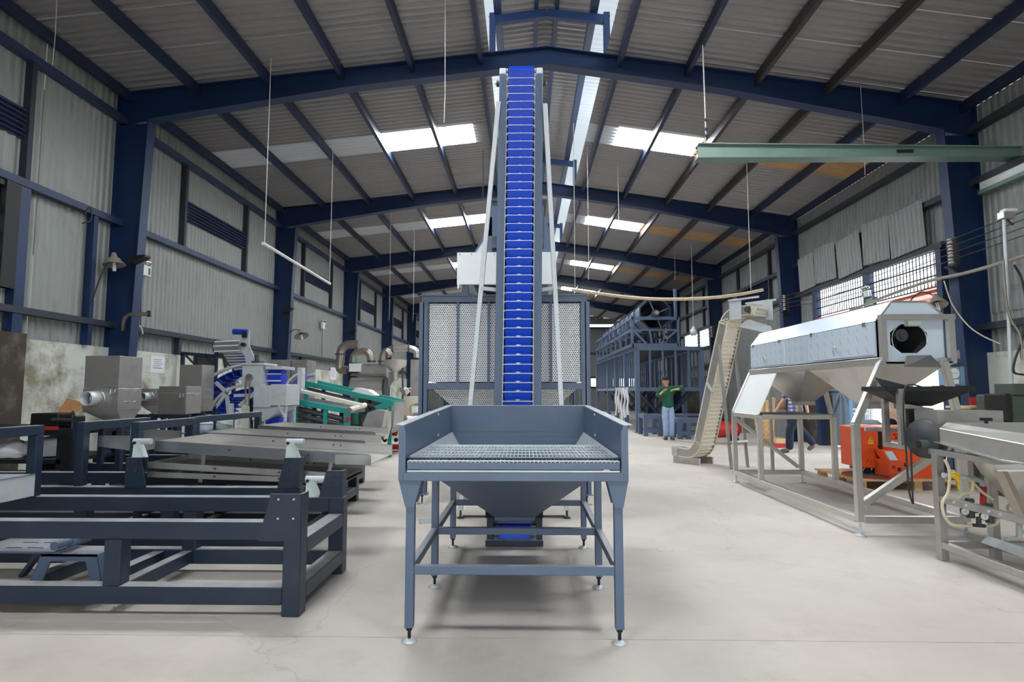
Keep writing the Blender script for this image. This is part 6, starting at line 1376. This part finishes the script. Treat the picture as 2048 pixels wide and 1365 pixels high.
# ================================================================== right wall foot: scale, lathe, cabinet
sc_ = thing('dial_scale', 'light blue dial weighing scale on a shelf against the white wall', 'scale', (6.9, 9.0, 1.2))
SYc = 8.9; w3 = lambda x, y: at(x, y, SYc)
X0, X1, zl_, zh_ = w3(1897, 760).x, w3(1921, 760).x, w3(1900, 772).z, w3(1900, 733).z
part('case', B().box((X0, SYc, zl_), (X1, SYc + 0.22, zh_)), 'scale_blue', sc_, bevel=0.012)
part('case_side', B().prism([(X1, SYc, zl_), (X1 + 0.10, SYc + 0.05, zl_), (X1 + 0.10, SYc + 0.05, zh_ + 0.01), (X1, SYc, zh_)], (0, 0.17, 0)), 'scale_blue', sc_)
part('roof_plate', B().prism([(X0 - 0.02, SYc - 0.02, zh_), (X1 + 0.12, SYc - 0.02, zh_ + 0.01), ((X0 + X1) / 2 + 0.05, SYc - 0.02, zh_ + 0.05)], (0, 0.26, 0)), 'dark_grey', sc_)
fc = part('dial', B().cyl(((X0 + X1) / 2, SYc - 0.008, (zl_ + zh_) / 2 + 0.04), ((X0 + X1) / 2, SYc, (zl_ + zh_) / 2 + 0.04), 0.075, n=24), 'paper', sc_)
part('pointer', B().bar(((X0 + X1) / 2 - 0.05, SYc - 0.011, (zl_ + zh_) / 2 + 0.035), ((X0 + X1) / 2 + 0.05, SYc - 0.011, (zl_ + zh_) / 2 + 0.045), 0.006, 0.002), 'red', fc)
part('maker_plate', B().box(((X0 + X1) / 2 - 0.055, SYc - 0.006, zl_ + 0.03), ((X0 + X1) / 2 + 0.055, SYc, zl_ + 0.09)), 'paper', sc_)
part('shelf', B().box((X0 - 0.05, SYc - 0.05, zl_ - 0.03), (X1 + 0.2, SYc + 0.3, zl_)), 'black_metal', sc_)
part('shelf_post', B().box((X1 - 0.05, SYc + 0.05, 0.0), (X1 + 0.02, SYc + 0.12, zl_ - 0.03)), 'black_metal', sc_)
fe = thing('red_strip', 'red painted steel strip leaning at the foot of the navy column', 'strip', (7.0, 9.15, 0))
part('strip', B().bar(at(1946, 795, 8.75), V((at(1958, 860, 8.75).x, 8.75, 0.0)), 0.09, 0.05), 'red', fe)
la = thing('lathe', 'old green lathe with a dark headstock at the right edge', 'lathe', (7.0, 7.9, 0))
LYa = 7.6; w4 = lambda x, y: at(x, y, LYa)
part('headstock', B().box((w4(2010, 800).x, LYa, w4(2010, 862).z), (w4(2010, 800).x + 0.5, LYa + 0.5, w4(2010, 790).z)), 'machine_green', la, bevel=0.02)
part('gear_cover', B().box((w4(2003, 800).x, LYa - 0.05, w4(2010, 845).z), (w4(2020, 800).x, LYa + 0.3, w4(2010, 788).z)), 'black_metal', la, bevel=0.02)
part('bed', B().box((w4(2003, 800).x, LYa, 0.0), (w4(2003, 800).x + 0.8, LYa + 0.45, w4(2010, 862).z)), 'machine_green', la, bevel=0.015)
part('cover_panel', B().box((w4(2028, 800).x, LYa - 0.02, w4(2010, 790).z), (w4(2028, 800).x + 0.3, LYa + 0.3, w4(2010, 768).z)), 'machine_green', la)
part('lever', B().bar(w4(2006, 840), w4(2012, 825), 0.02).cyl(w4(2004, 842), w4(2008, 838), 0.025, n=8), 'black_metal', la)
ca_ = thing('tool_cabinet', 'brown and grey tool cabinet with a teal sticker beside the lathe', 'cabinet', (6.4, 8.1, 0))
w5 = lambda x, y: at(x, y, 8.25)
part('body', B().box((w5(1955, 830).x, 8.25, 0), (w5(2010, 830).x, 8.6, w5(1955, 818).z)), 'cardboard', ca_, bevel=0.006)
part('grey_side', B().box((w5(1940, 830).x, 8.25, 0), (w5(1955, 830).x, 8.6, w5(1955, 816).z)), 'stainless_dull', ca_)
part('top_board', B().box((w5(1930, 830).x, 8.23, w5(1955, 818).z), (w5(2003, 830).x, 8.62, w5(1955, 813).z)), 'wood_pale', ca_)
part('sticker', B().box((w5(1956, 830).x, 8.245, w5(1955, 829).z), (w5(1970, 830).x, 8.25, w5(1955, 822).z)), 'teal', ca_)
part('tap', B().tube(smooth_path([w5(1997, 813), w5(1997, 800), w5(1990, 790), w5(1983, 792)], 4), 0.010, 6), 'stainless', ca_)

# ================================================================== people
def skin(name, verts, edges, rad, m, parent, sub=2, root=0):
    me = bpy.data.meshes.new(name); me.from_pydata([tuple(v) for v in verts], edges, [])
    o = mk(name, me, parent); md = o.modifiers.new('skin', 'SKIN'); md.use_smooth_shade = True; md.branch_smoothing = 0.6
    if not me.skin_vertices: me.attributes  # layer is made with the modifier
    lay = me.skin_vertices[0].data
    for i, r_ in enumerate(rad):
        lay[i].radius = (r_, r_) if not isinstance(r_, tuple) else r_; lay[i].use_root = (i == root)
    s = o.modifiers.new('sub', 'SUBSURF'); s.levels = sub; s.render_levels = sub
    me.materials.append(MATS[m]); return o
def person(label, loc, rz, J, shirt, trousers, cap=None, sleeve=1.0, hold=None):
    t = thing('person', label, 'person', loc, rz)
    J = {k: V(v_) for k, v_ in J.items()}
    vs, ed, rd = [], [], []
    def add(p, r_, frm=None):
        vs.append(V(p)); rd.append(r_)
        if frm is not None: ed.append((frm, len(vs) - 1))
        return len(vs) - 1
    pel = add(J['pelvis'], 0.095); sp = add(J['pelvis'].lerp(J['chest'], 0.5), 0.105, pel); ch = add(J['chest'], 0.12, sp)
    nk = add(J['neck'], 0.052, ch); h0 = add(J['head'] - V((0, 0, 0.05)), 0.076, nk); h1 = add(J['head'] + V((0, 0, 0.03)), 0.094, h0); add(J['head'] + V((0, 0, 0.10)), 0.06, h1)
    for s in 'LR':
        sh = add(J['sh' + s], 0.06, ch); e = add(J['el' + s], 0.042, sh); wv = add(J['wr' + s], 0.028, e)
        d = (J['wr' + s] - J['el' + s]).normalized(); side = d.cross(V((0, 0, 1))); side = side.normalized() if side.length > 0.1 else V((1, 0, 0)); nrm = side.cross(d)
        pm = add(J['wr' + s] + d * 0.06, 0.030, wv)
        for k, (o_, ln) in enumerate(((-0.026, 0.062), (-0.009, 0.075), (0.009, 0.072), (0.026, 0.055))):
            k1 = add(J['wr' + s] + d * 0.095 + side * o_, 0.0095, pm); k2 = add(J['wr' + s] + d * (0.095 + ln * 0.5) + side * o_ - nrm * 0.006, 0.009, k1); add(J['wr' + s] + d * (0.095 + ln * 0.85) + side * o_ * 1.05 - nrm * 0.028, 0.008, k2)
        th = add(J['wr' + s] + d * 0.05 + side * 0.045 * (-1 if s == 'L' else 1), 0.011, pm); add(J['wr' + s] + d * 0.085 + side * 0.06 * (-1 if s == 'L' else 1) - nrm * 0.012, 0.009, th)
        hp_ = add(J['hip' + s], 0.062, pel); kn = add(J['kn' + s], 0.055, hp_); an = add(J['an' + s], 0.038, kn); add(J['an' + s] + (J['toe' + s] - J['an' + s]) * 0.6, 0.036, an)
    body = skin('body', vs, ed, rd, 'skin', t)
    # shirt
    v2, e2, r2 = [], [], []
    def add2(p, r_, frm=None):
        v2.append(V(p)); r2.append(r_)
        if frm is not None: e2.append((frm, len(v2) - 1))
        return len(v2) - 1
    a0 = add2(J['pelvis'] - V((0, 0, 0.10)), 0.175); a = add2(J['pelvis'] + V((0, 0, 0.04)), 0.160, a0); b_ = add2(J['pelvis'].lerp(J['chest'], 0.45), 0.158, a); c = add2(J['chest'], 0.165, b_); add2(J['chest'].lerp(J['neck'], 0.62), 0.085, c)
    for s in 'LR':
        q1 = add2(J['sh' + s], 0.092, c); q2 = add2(J['el' + s], 0.078, q1)
        if sleeve > 0.5: add2(J['el' + s].lerp(J['wr' + s], 0.6), 0.066, q2)
    sh_ = skin('shirt', v2, e2, r2, shirt, t)
    v2, e2, r2 = [], [], []
    a = add2(J['pelvis'] + V((0, 0, 0.06)), 0.128); a2 = add2(J['pelvis'] - V((0, 0, 0.04)), 0.13, a)
    for s in 'LR':
        q1 = add2(J['hip' + s] - V((0, 0, 0.06)), 0.10, a2); q2 = add2(J['kn' + s], 0.088, q1); add2(J['an' + s] - V((0, 0, 0.03)), 0.082, q2)
    skin('trousers', v2, e2, r2, trousers, t)
    for s in 'LR':
        d = (J['toe' + s] - J['an' + s]); 
        skin('shoe', [J['an' + s] + V((0, 0, -0.03)), J['an' + s] + d * 0.5 + V((0, 0, -0.005)), J['toe' + s]], [(0, 1), (1, 2)], [0.055, 0.052, 0.040], 'shoe', t)
    # head details, face towards local -y
    h = J['head']; hd_ = part('hair', B().lathe([(0.0, 0.112), (0.05, 0.105), (0.082, 0.07), (0.094, 0.02), (0.090, -0.03), (0.082, -0.03)], WM[t.name] @ (h + V((0, 0.048, 0.018))), n=18), 'hair', t)
    W_ = lambda p: WM[t.name] @ (h + V(p))
    for s in (-1, 1):
        part('eye', B().cyl(W_((s * 0.030, -0.074, 0.012)), W_((s * 0.030, -0.060, 0.012)), 0.007, n=8), 'hair', body)
        part('eyebrow', B().bar(W_((s * 0.018, -0.073, 0.03)), W_((s * 0.044, -0.066, 0.03)), 0.004, 0.004), 'hair', body)
        part('ear', B().lathe([(0.0, -0.012), (0.022, -0.006), (0.022, 0.006), (0.0, 0.012)], W_((s * 0.086, 0.005, 0.0)), (1, 0, 0), 10), 'skin', body)
    part('nose', B().prism([W_((-0.013, -0.078, -0.018)), W_((0.013, -0.078, -0.018)), W_((0.0, -0.078, 0.014))], WM[t.name].to_3x3() @ V((0, -0.02, -0.006))), 'skin', body)
    part('mouth', B().bar(W_((-0.022, -0.074, -0.045)), W_((0.022, -0.074, -0.045)), 0.008, 0.008), 'red', body)
    if cap:
        cp_ = part('cap', B().lathe([(0.0, 0.125), (0.055, 0.118), (0.09, 0.085), (0.100, 0.04), (0.098, 0.03)], W_((0, 0.0, 0.012)), n=20), cap, t)
        part('peak', B().prism([W_((-0.075, -0.06, 0.045)), W_((0.075, -0.06, 0.045)), W_((0.055, -0.135, 0.035)), W_((0.0, -0.15, 0.032)), W_((-0.055, -0.135, 0.035))], (0, 0, 0.008)), cap, cp_)
    return t
STAND = dict(pelvis=(0.02, 0, 0.93), chest=(0, 0, 1.27), neck=(-0.02, -0.01, 1.46), head=(-0.035, -0.03, 1.565),
             shL=(-0.185, 0, 1.385), shR=(0.185, 0, 1.385), elL=(-0.27, -0.06, 1.15), wrL=(-0.155, -0.2, 1.29), elR=(0.42, -0.10, 1.385), wrR=(0.16, -0.24, 1.345),
             hipL=(-0.08, 0, 0.88), hipR=(0.11, 0, 0.88), knL=(-0.06, -0.03, 0.48), knR=(0.10, -0.03, 0.48), anL=(-0.03, 0.02, 0.075), anR=(0.09, 0.0, 0.075), toeL=(-0.13, -0.15, 0.032), toeR=(0.11, -0.19, 0.032))
pf = fl(1336, 880)
person('man in a dark green shirt, pale torn jeans and black cap, arms raised to chest', (pf.x, pf.y, 0), 0.0, STAND, 'shirt_green', 'denim', 'cap_black')
WALK = dict(pelvis=(0, 0, 0.90), chest=(-0.02, 0, 1.24), neck=(-0.03, -0.01, 1.43), head=(-0.04, -0.03, 1.54),
            shL=(0.0, -0.18, 1.36), shR=(-0.02, 0.18, 1.36), elL=(0.11, -0.24, 1.08), wrL=(0.15, -0.24, 0.86), elR=(-0.16, 0.2, 1.12), wrR=(-0.34, 0.12, 0.92),
            hipL=(0.03, -0.09, 0.86), hipR=(-0.02, 0.09, 0.86), knL=(-0.16, -0.06, 0.50), knR=(0.14, 0.09, 0.48), anL=(-0.18, -0.06, 0.08), anR=(0.42, 0.09, 0.18), toeL=(-0.38, -0.06, 0.032), toeR=(0.27, 0.09, 0.05))
pf = fl(1594, 906)
person('man in a blue plaid shirt and navy trousers walking past the doorway', (pf.x, pf.y, 0), 0.0, WALK, 'plaid', 'trousers_navy', None, sleeve=0.0)
LEAN = dict(pelvis=(0, 0.05, 0.92), chest=(-0.04, -0.10, 1.20), neck=(-0.07, -0.26, 1.33), head=(-0.08, -0.34, 1.40),
            shL=(-0.22, -0.14, 1.28), shR=(0.15, -0.14, 1.28), elL=(-0.26, -0.22, 1.02), wrL=(-0.20, -0.34, 0.88), elR=(0.2, -0.22, 1.02), wrR=(0.10, -0.36, 0.86),
            hipL=(-0.09, 0.05, 0.87), hipR=(0.09, 0.05, 0.87), knL=(-0.09, 0.03, 0.48), knR=(0.09, 0.03, 0.48), anL=(-0.09, 0.08, 0.075), anR=(0.09, 0.08, 0.075), toeL=(-0.1, -0.1, 0.032), toeR=(0.1, -0.1, 0.032))
person('man in a cream shirt bending over the laptop table', (6.12, 10.15, 0), 0.0, LEAN, 'shirt_cream', 'trousers_navy')

# ================================================================== lamps, signs and wiring on the walls
def gooseneck(label, root_p, tip, r, down, bulb=True):
    """Enamel dish on a bent arm from root_p to tip; down: the way the dish opens."""
    t = thing('wall_lamp', label, 'lamp', root_p, group='enamel dish lamps on bent arms')
    tip = V(tip); rp = V(root_p); mid = rp.lerp(tip, 0.55) + V((0, 0, 0.18)); d = V(down).normalized()
    part('arm', B().tube(smooth_path([rp, rp.lerp(tip, 0.25) + V((0, 0, 0.12)), mid, tip - d * 0.10], 5), 0.011, 6), 'cable', t)
    sh = part('shade', B().lathe([(0.03, -0.13), (0.05, -0.06), (0.09, -0.03), (r * 0.8, 0.03), (r, 0.07), (r * 0.97, 0.075), (r * 0.75, 0.045), (0.05, -0.01)], tip, d, 22), 'enamel', t)
    if bulb:
        u = V((1, 0, 0)) if abs(d.x) < 0.8 else V((0, 1, 0)); a = d.cross(u).normalized()
        for k in range(4):
            o_ = a * (0.018 * math.cos(PI / 2 * k)) + d.cross(a) * (0.018 * math.sin(PI / 2 * k)); part('bulb_tube', B().cyl(tip + o_, tip + o_ + d * 0.17, 0.011, n=8), 'glass_lamp', sh)
        part('socket', B().cyl(tip - d * 0.02, tip + d * 0.03, 0.03, n=10), 'dark_grey', sh)
gooseneck('grey enamel wall lamp with a bare bulb on the first navy column', atx(182, 610, -6.55), at(228, 522, 9.2), 0.16, (0.15, -0.1, -1))
gooseneck('grey enamel wall lamp on a thin arm beyond the second column', atx(570, 680, -6.5), at(602, 668, 15.4), 0.19, (0.35, -0.35, -0.9))
gooseneck('grey enamel wall lamp with a bare bulb over the washer', at(1815, 610, 9.9), at(1873, 603, 9.6), 0.15, (-0.1, -0.4, -0.9))
def emergency(label, p, nx, w_=0.30, h_=0.18):
    """White twin-spot emergency light; nx: +1 faces right (left wall), -1 faces left."""
    t = thing('emergency_light', label, 'light', p, group='white emergency lights on the walls'); x, y, z = p
    part('case', B().box((min(x, x + nx * 0.08), y - w_ / 2, z - h_ / 2), (max(x, x + nx * 0.08), y + w_ / 2, z + h_ / 2)), 'white_paint', t, bevel=0.006)
    part('label_patch', B().box((min(x + nx * 0.08, x + nx * 0.082), y + w_ * 0.22, z - h_ * 0.36), (max(x + nx * 0.08, x + nx * 0.082), y + w_ * 0.40, z + h_ * 0.3)), 'exit_green', t)
    for s in (-0.28, 0.28):
        part('spot_lamp', B().lathe([(0.015, -0.05), (0.05, 0.0), (0.055, 0.02), (0.0, 0.012)], (x + nx * 0.05, y + s * w_, z + h_ / 2 + 0.06), (nx, -0.3, -0.1), 14), 'stainless_bright', t)
    part('cable', B().tube([(x + nx * 0.01, y, z - h_ / 2), (x + nx * 0.01, y + 0.03, z - h_ / 2 - 0.9)], 0.008, 6), 'cable', t)
emergency('white twin-spot emergency light beside the first navy column', atx(283, 541, -6.66), 1)
emergency('small white emergency light high on the wall beyond the second column', atx(644, 652, -6.66), 1, 0.26, 0.2)
emergency('white emergency light on the post above the exit sign', (7.1, atx(1737, 588, 7.1).y, atx(1737, 588, 7.1).z), -1, 0.22, 0.12)
def text_mesh(s, size):
    cu = bpy.data.curves.new('lettering', 'FONT'); cu.body = s; cu.size = size; cu.align_x = 'CENTER'; cu.align_y = 'CENTER'; cu.extrude = 0.001
    o = bpy.data.objects.new('lettering', cu); COL.objects.link(o); bpy.context.view_layer.update()
    me = bpy.data.meshes.new_from_object(o.evaluated_get(bpy.context.evaluated_depsgraph_get())); bpy.data.objects.remove(o); return me
es = thing('exit_sign', 'small green exit sign with white letters over the doorway', 'sign', atx(1740, 605, 7.0))
ep = atx(1740, 605, 7.0)
part('plate', B().box((ep.x, ep.y - 0.2, ep.z - 0.085), (ep.x + 0.02, ep.y + 0.2, ep.z + 0.085)), 'exit_green', es)
for s_, sz, dz in (('EXIT', 0.11, 0.03), ('LỐI THOÁT', 0.05, -0.045)):
    me = text_mesh(s_, sz); me.materials.append(MATS['white_paint']); o = mk('lettering', me, es)
    o.matrix_local = Matrix.Translation(V((-0.003, 0, dz))) @ Matrix(((0, 0, -1, 0), (-1, 0, 0, 0), (0, 1, 0, 0), (0, 0, 0, 1)))
part('hanger', B().cyl((ep.x + 0.01, ep.y, ep.z + 0.08), (ep.x + 0.01, ep.y, ep.z + 0.22), 0.006, n=6), 'dark_grey', es)
# paper notices taped to the left wall
def notice(label, p, w_, h_, tape=True):
    t = thing('paper_notice', label, 'notice', p, group='paper notices on the left wall'); x, y, z = p; x = XL + 0.022
    part('sheet', B().box((x, y - w_ / 2, z - h_ / 2), (x + 0.003, y + w_ / 2, z + h_ / 2)), 'paper', t)
    random.seed(3)
    for k in range(5):
        a = -0.34 + 0.1 * random.random(); c = 0.34 - 0.15 * random.random()
        part('text_line', B().box((x + 0.003, y + w_ * a, z + h_ * (0.3 - 0.13 * k)), (x + 0.004, y + w_ * c, z + h_ * (0.335 - 0.13 * k))), 'ink' if k == 4 else 'concrete_grey', t)
    if tape:
        for dy, dz, ly, lz in ((-0.5, 0, 0.02, 1.5), (0.5, 0, 0.02, 1.5), (0, 0.5, 1.6, 0.04), (0, -0.5, 1.6, 0.04)):
            part('tape', B().box((x - 0.001, y + w_ * dy - w_ * ly / 2, z + h_ * dz - h_ * lz / 2), (x + 0.0015, y + w_ * dy + w_ * ly / 2, z + h_ * dz + h_ * lz / 2)), 'hose', t)
notice('white paper notice taped crosswise on the dirty wall above the plain hopper', atx(316, 730, -6.69), 0.42, 0.30)
notice('small white notice on the far wall beside the roaster pipe', atx(667, 748, -6.69), 0.6, 0.42, False)
# insulator racks with four wires
def insulators(label, p, n):
    t = thing('insulator_rack', label, 'insulator', p, group='insulator racks on the right wall'); x, y, z = p
    part('back_plate', B().box((x - 0.02, y - 0.06, z - 0.22), (x + 0.03, y + 0.06, z + 0.22)), 'girt_steel', t)
    part('bracket', B().prism([(x - 0.14, y, z - 0.24), (x + 0.05, y, z - 0.24), (x + 0.05, y, z - 0.32)], (0, 0.08, 0)), 'black_metal', t)
    for k in range(n):
        zz = z + 0.16 - k * 0.105; part('spool', B().lathe([(0.02, -0.04), (0.036, -0.035), (0.036, -0.015), (0.022, 0.0), (0.036, 0.015), (0.036, 0.035), (0.02, 0.04)], (x - 0.07, y, zz), n=14), 'cream_paint', t)
    return [V((x - 0.11, y, z + 0.16 - k * 0.105)) for k in range(n)]
i1 = insulators('ceramic insulator rack on the near navy column', at(1910, 503, 9.35), 4)
i2 = insulators('ceramic insulator rack on the far navy column past the doorway', at(1574, 606, 15.7), 4)
i3 = insulators('ceramic insulator rack on the third right-hand column', at(1427, 664, 21.8), 4)
names = ['topmost', 'second', 'third', 'lowest']
for k in range(4):
    a, c, e = i1[k], i2[k], i3[k]; n0 = V((a.x + 0.1, 4.5, a.z + 0.25))
    pts = [n0] + [n0.lerp(a, 0.5) - V((0, 0, 0.04))] + [a, a.lerp(c, 0.33) - V((0, 0, 0.10)), a.lerp(c, 0.66) - V((0, 0, 0.10)), c, c.lerp(e, 0.5) - V((0, 0, 0.12)), e]
    solo('power_wire', B().tube(smooth_path(pts, 4), 0.007, 5), 'cable', f'{names[k]} of the four dark wires strung between the insulator racks', 'wire', tuple(a), group='wires along the right wall')
# conduit, pipe and loose cables at the near right wall
def cable(name, label, pts, r, m, cat='cable', group=None, n=5):
    P = smooth_path(pts, n); return solo(name, B().tube(P, r, 6), m, label, cat, tuple(P[0]), group=group)
cable('wall_conduit', 'grey vertical conduit on the right wall below the floodlight', [at(2008, 440, 8.0), at(2014, 560, 8.0), at(2020, 700, 8.0), at(2024, 790, 8.0)], 0.022, 'galvanised', 'conduit')
cable('service_pipe', 'long pale pipe sagging along the right wall past the near column', [at(1700, 622, 12.6), at(1780, 590, 11.0), at(1860, 562, 9.9), at(1925, 548, 9.2), at(1990, 530, 8.5), at(2060, 508, 7.9)], 0.028, 'enamel', 'pipe')
cable('wall_cable', 'red and brown cable bundle hanging by the conduit', [at(2006, 520, 7.95), at(2012, 600, 7.95), at(2022, 640, 7.95), at(2040, 670, 7.9), at(2044, 720, 7.9)], 0.016, 'brown_pipe', group='loose cables at the right wall')
cable('wall_cable', 'thick black cable looping down at the right edge', [at(2028, 530, 7.9), at(2044, 560, 7.9), at(2052, 620, 7.9), at(2044, 680, 7.9), at(2030, 720, 7.9), at(2028, 745, 7.9), at(2048, 750, 7.9)], 0.014, 'cable', group='loose cables at the right wall')
cable('wall_cable', 'loose cable drooping from the doorway lamp across the column', [at(1888, 562, 9.6), at(1905, 610, 9.5), at(1935, 650, 9.3), at(1965, 672, 9.1), at(2000, 688, 8.9)], 0.010, 'cream_paint', group='loose cables at the right wall')
fd = thing('floodlight', 'small floodlight on the girt above the conduit', 'light', tuple(at(2012, 432, 8.1)))
fp = at(2012, 432, 8.1)
part('housing', B().cbox(fp, (0.16, 0.12, 0.10)), 'enamel', fd, bevel=0.01); part('lens', B().cbox(fp + V((-0.085, -0.02, 0)), (0.01, 0.11, 0.085)), 'glass_lamp', fd); part('cap', B().cbox(fp + V((0.04, 0, 0.07)), (0.16, 0.1, 0.04)), 'white_paint', fd)
part('bracket', B().bar(fp + V((0, 0, -0.05)), fp + V((0.1, 0.02, -0.12)), 0.02), 'dark_grey', fd)
# column brackets on the left
for k, (p, lb) in enumerate(((at(262, 512, 9.25), 'small black shelf bracket on the first left column'), (at(568, 617, 15.6), 'small black shelf bracket on the second left column'), (at(700, 660, 21.8), 'small black shelf bracket on the third left column'))):
    solo('shelf_bracket', B().prism([(p.x - 0.05, p.y, p.z), (p.x + 0.22, p.y, p.z + 0.02), (p.x + 0.22, p.y, p.z - 0.01), (p.x - 0.02, p.y, p.z - 0.12)], (0, 0.16, 0)), 'black_metal', lb, 'bracket', tuple(p), group='brackets on the left columns')
cable('bracket_pipe', 'rusty bent pipe bracket on the first left column', [at(246, 660, 9.42), at(248, 640, 9.3), at(258, 630, 9.25), at(278, 629, 9.2), at(298, 628, 9.2)], 0.03, 'brown_pipe', 'pipe')
solo('pipe_stop', B().bar(at(298, 634, 9.2), at(298, 622, 9.2), 0.04), 'black_metal', 'short upright stub at the tip of the rusty pipe bracket', 'stub', tuple(at(298, 634, 9.2)))
cable('wall_cable', 'dark cable loop hanging from the girt near the left window', [atx(168, 430, -6.5), atx(180, 415, -6.5), atx(182, 440, -6.5), atx(165, 447, -6.5)], 0.012, 'cable', group='loose cables at the left wall')
cable('wall_cable', 'white cable end curling off the lower girt on the left', [atx(258, 652, -6.5), atx(275, 651, -6.5), atx(283, 658, -6.5), atx(285, 668, -6.5)], 0.016, 'cable_white', group='loose cables at the left wall')
# milk-white bulb lamp hanging at the back right
bl_ = thing('bulb_lamp', 'white jar-shaped bulb lamp hanging at the back right', 'lamp', tuple(at(1387, 664, 19.5)))
bp_ = at(1387, 664, 19.5); part('bulb', B().lathe([(0.0, -0.13), (0.08, -0.12), (0.12, -0.04), (0.11, 0.06), (0.05, 0.11), (0.045, 0.17), (0.0, 0.17)], bp_, n=16), 'glass_lamp', bl_)
part('cord', B().tube([bp_ + V((0, 0, 0.17)), V((bp_.x, bp_.y, roofz(bp_.x) - 0.03))], 0.01, 6), 'cable_white', bl_)

# ================================================================== hung overhead
jb = thing('jib_beam', 'pale green overhead beam reaching in from the right wall', 'beam', tuple(at(1700, 305, 8.6)))
JY = 8.6; jx0 = at(1396, 300, JY).x; z1_, z0_ = at(1396, 288, JY).z, at(1396, 313, JY).z
part('web', B().prism([(jx0, JY, z1_), (7.2, JY, z1_ - 0.09), (7.2, JY, z0_ - 0.02), (jx0, JY, z0_)], (0, 0.02, 0)), 'green_paint', jb)
part('lower_flange', B().prism([(jx0, JY, z0_), (7.2, JY, z0_ - 0.02), (7.2, JY, z0_ - 0.035), (jx0, JY, z0_ - 0.015)], (0, 0.22, 0)), 'green_paint', jb)
part('upper_flange', B().prism([(jx0, JY - 0.05, z1_), (7.2, JY - 0.05, z1_ - 0.09), (7.2, JY - 0.05, z1_ - 0.105), (jx0, JY - 0.05, z1_ - 0.015)], (0, 0.22, 0)), 'green_paint', jb)
sl = at(1810, 302, JY); part('slot', B().box((sl.x - 0.12, JY - 0.004, sl.z - 0.03), (sl.x + 0.12, JY, sl.z + 0.02)), 'rubber', jb)
tp = at(1408, 0, JY); part('sling', B().tube([V((jx0 + 0.1, JY, z1_)), V((jx0 + 0.12, JY, z1_ + 0.15)), V((jx0 + 0.11, JY, roofz(jx0) - 0.05))], 0.010, 6), 'cable_white', jb)
for dz in (0.12, 0.22, 0.36): part('shackle', B().cyl((jx0 + 0.10, JY - 0.02, z1_ + dz), (jx0 + 0.14, JY + 0.02, z1_ + dz), 0.022, n=8), 'dark_grey', jb)
RYb = 12.0; bp1 = [at(x, y, RYb) for x, y in ((1143, 580), (1200, 588), (1270, 596), (1340, 599), (1420, 596), (1480, 589), (1526, 580))]
rb_ = thing('hanging_rail', 'long pale rail sagging on cords over the drum washer side', 'rail', tuple(bp1[3]))
part('rail', B().tube(smooth_path(bp1, 5), 0.032, 8), 'beige_pipe', rb_)
for px, t_ in ((1150, 0), (1502, 6)):
    e = at(px, 580, RYb); part('cord', B().tube([e, V((e.x - (0.0 if t_ else 0.0), RYb, roofz(e.x) - 0.05))], 0.006, 5), 'cable_white', rb_)
la_, lb_ = V((-3.95, 9.05, 0)), V((-3.95, 12.15, 0)); la_.z = atx(526, 487, -3.95).z; lb_.z = atx(660, 568, -3.95).z
lr_ = thing('hanging_batten', 'thin pale batten hung on two cords by the left wall', 'batten', tuple(la_))
part('batten', B().cyl(atx(526, 487, -3.95), atx(660, 568, -3.95), 0.026, n=8), 'cable_white', lr_)
for p in (atx(529, 489, -3.95), atx(659, 567, -3.95)): part('cord', B().tube([p, V((p.x, p.y, roofz(p.x) - 0.05))], 0.006, 5), 'cable_white', lr_)
def cord(label, px, y_end, Y, hook=True):
    e = at(px, y_end, Y); t = thing('hanging_string', label, 'string', tuple(e), group='thin cords hanging from the roof')
    zt_ = MZ(e.x) - 0.1 if LX < e.x < RX else roofz(e.x) + 0.004
    part('string', B().tube([e, e + V((0.01, 0, 0.4)), V((e.x, Y, zt_))], 0.005, 5), 'cable_white', t)
    if hook: part('hook', B().tube(arc(e - V((0, 0, 0.03)), 0.03, 90, 340, 8), 0.006, 5), 'dark_grey', t)
cord('thin cord hanging straight down left of the elevator head', 888, 246, 8.0)
cord('thin cord in front of the right-hand roof light', 1237, 450, 14.0)
cord('thin cord hanging nearest the elevator on the right', 1177, 560, 13.2)
cord('thin cord ending above the back of the left row', 778, 640, 17.0)
cord('thin cord by the perforated bin on the left', 826, 640, 19.0)
cord('thin cord hanging before the far right column', 1350, 560, 20.0, False)
cord('faint cord before the right wall', 1730, 350, 9.4, False)
cord('faint cord at the upper left of the hall', 105, 130, 7.2, False)
# short tube offcut and small things on the floor
so_ = at(848, 1038, 6.05); sq = fl(843, 1048)
to = thing('tube_offcut', 'short square aluminium tube lying on the floor beside the hopper', 'offcut', (sq.x, sq.y, 0))
b = B(); dd = V((0.95, 0.3, 0)).normalized(); nn = V((-dd.y, dd.x, 0)); p0_ = V((sq.x - 0.02, sq.y, 0))
for o1, o2 in (((-0.025, 0), (0.025, 0.004)), ((-0.025, 0.046), (0.025, 0.05)), ((-0.025, 0), (-0.021, 0.05)), ((0.021, 0), (0.025, 0.05))):
    a_, c_ = p0_ + nn * ((o1[0] + o2[0]) / 2) + V((0, 0, (o1[1] + o2[1]) / 2)), None
    b.bar(a_, a_ + dd * 0.22, max(0.004, o2[0] - o1[0]), max(0.004, o2[1] - o1[1]))
part('tube', b, 'galvanised', to)
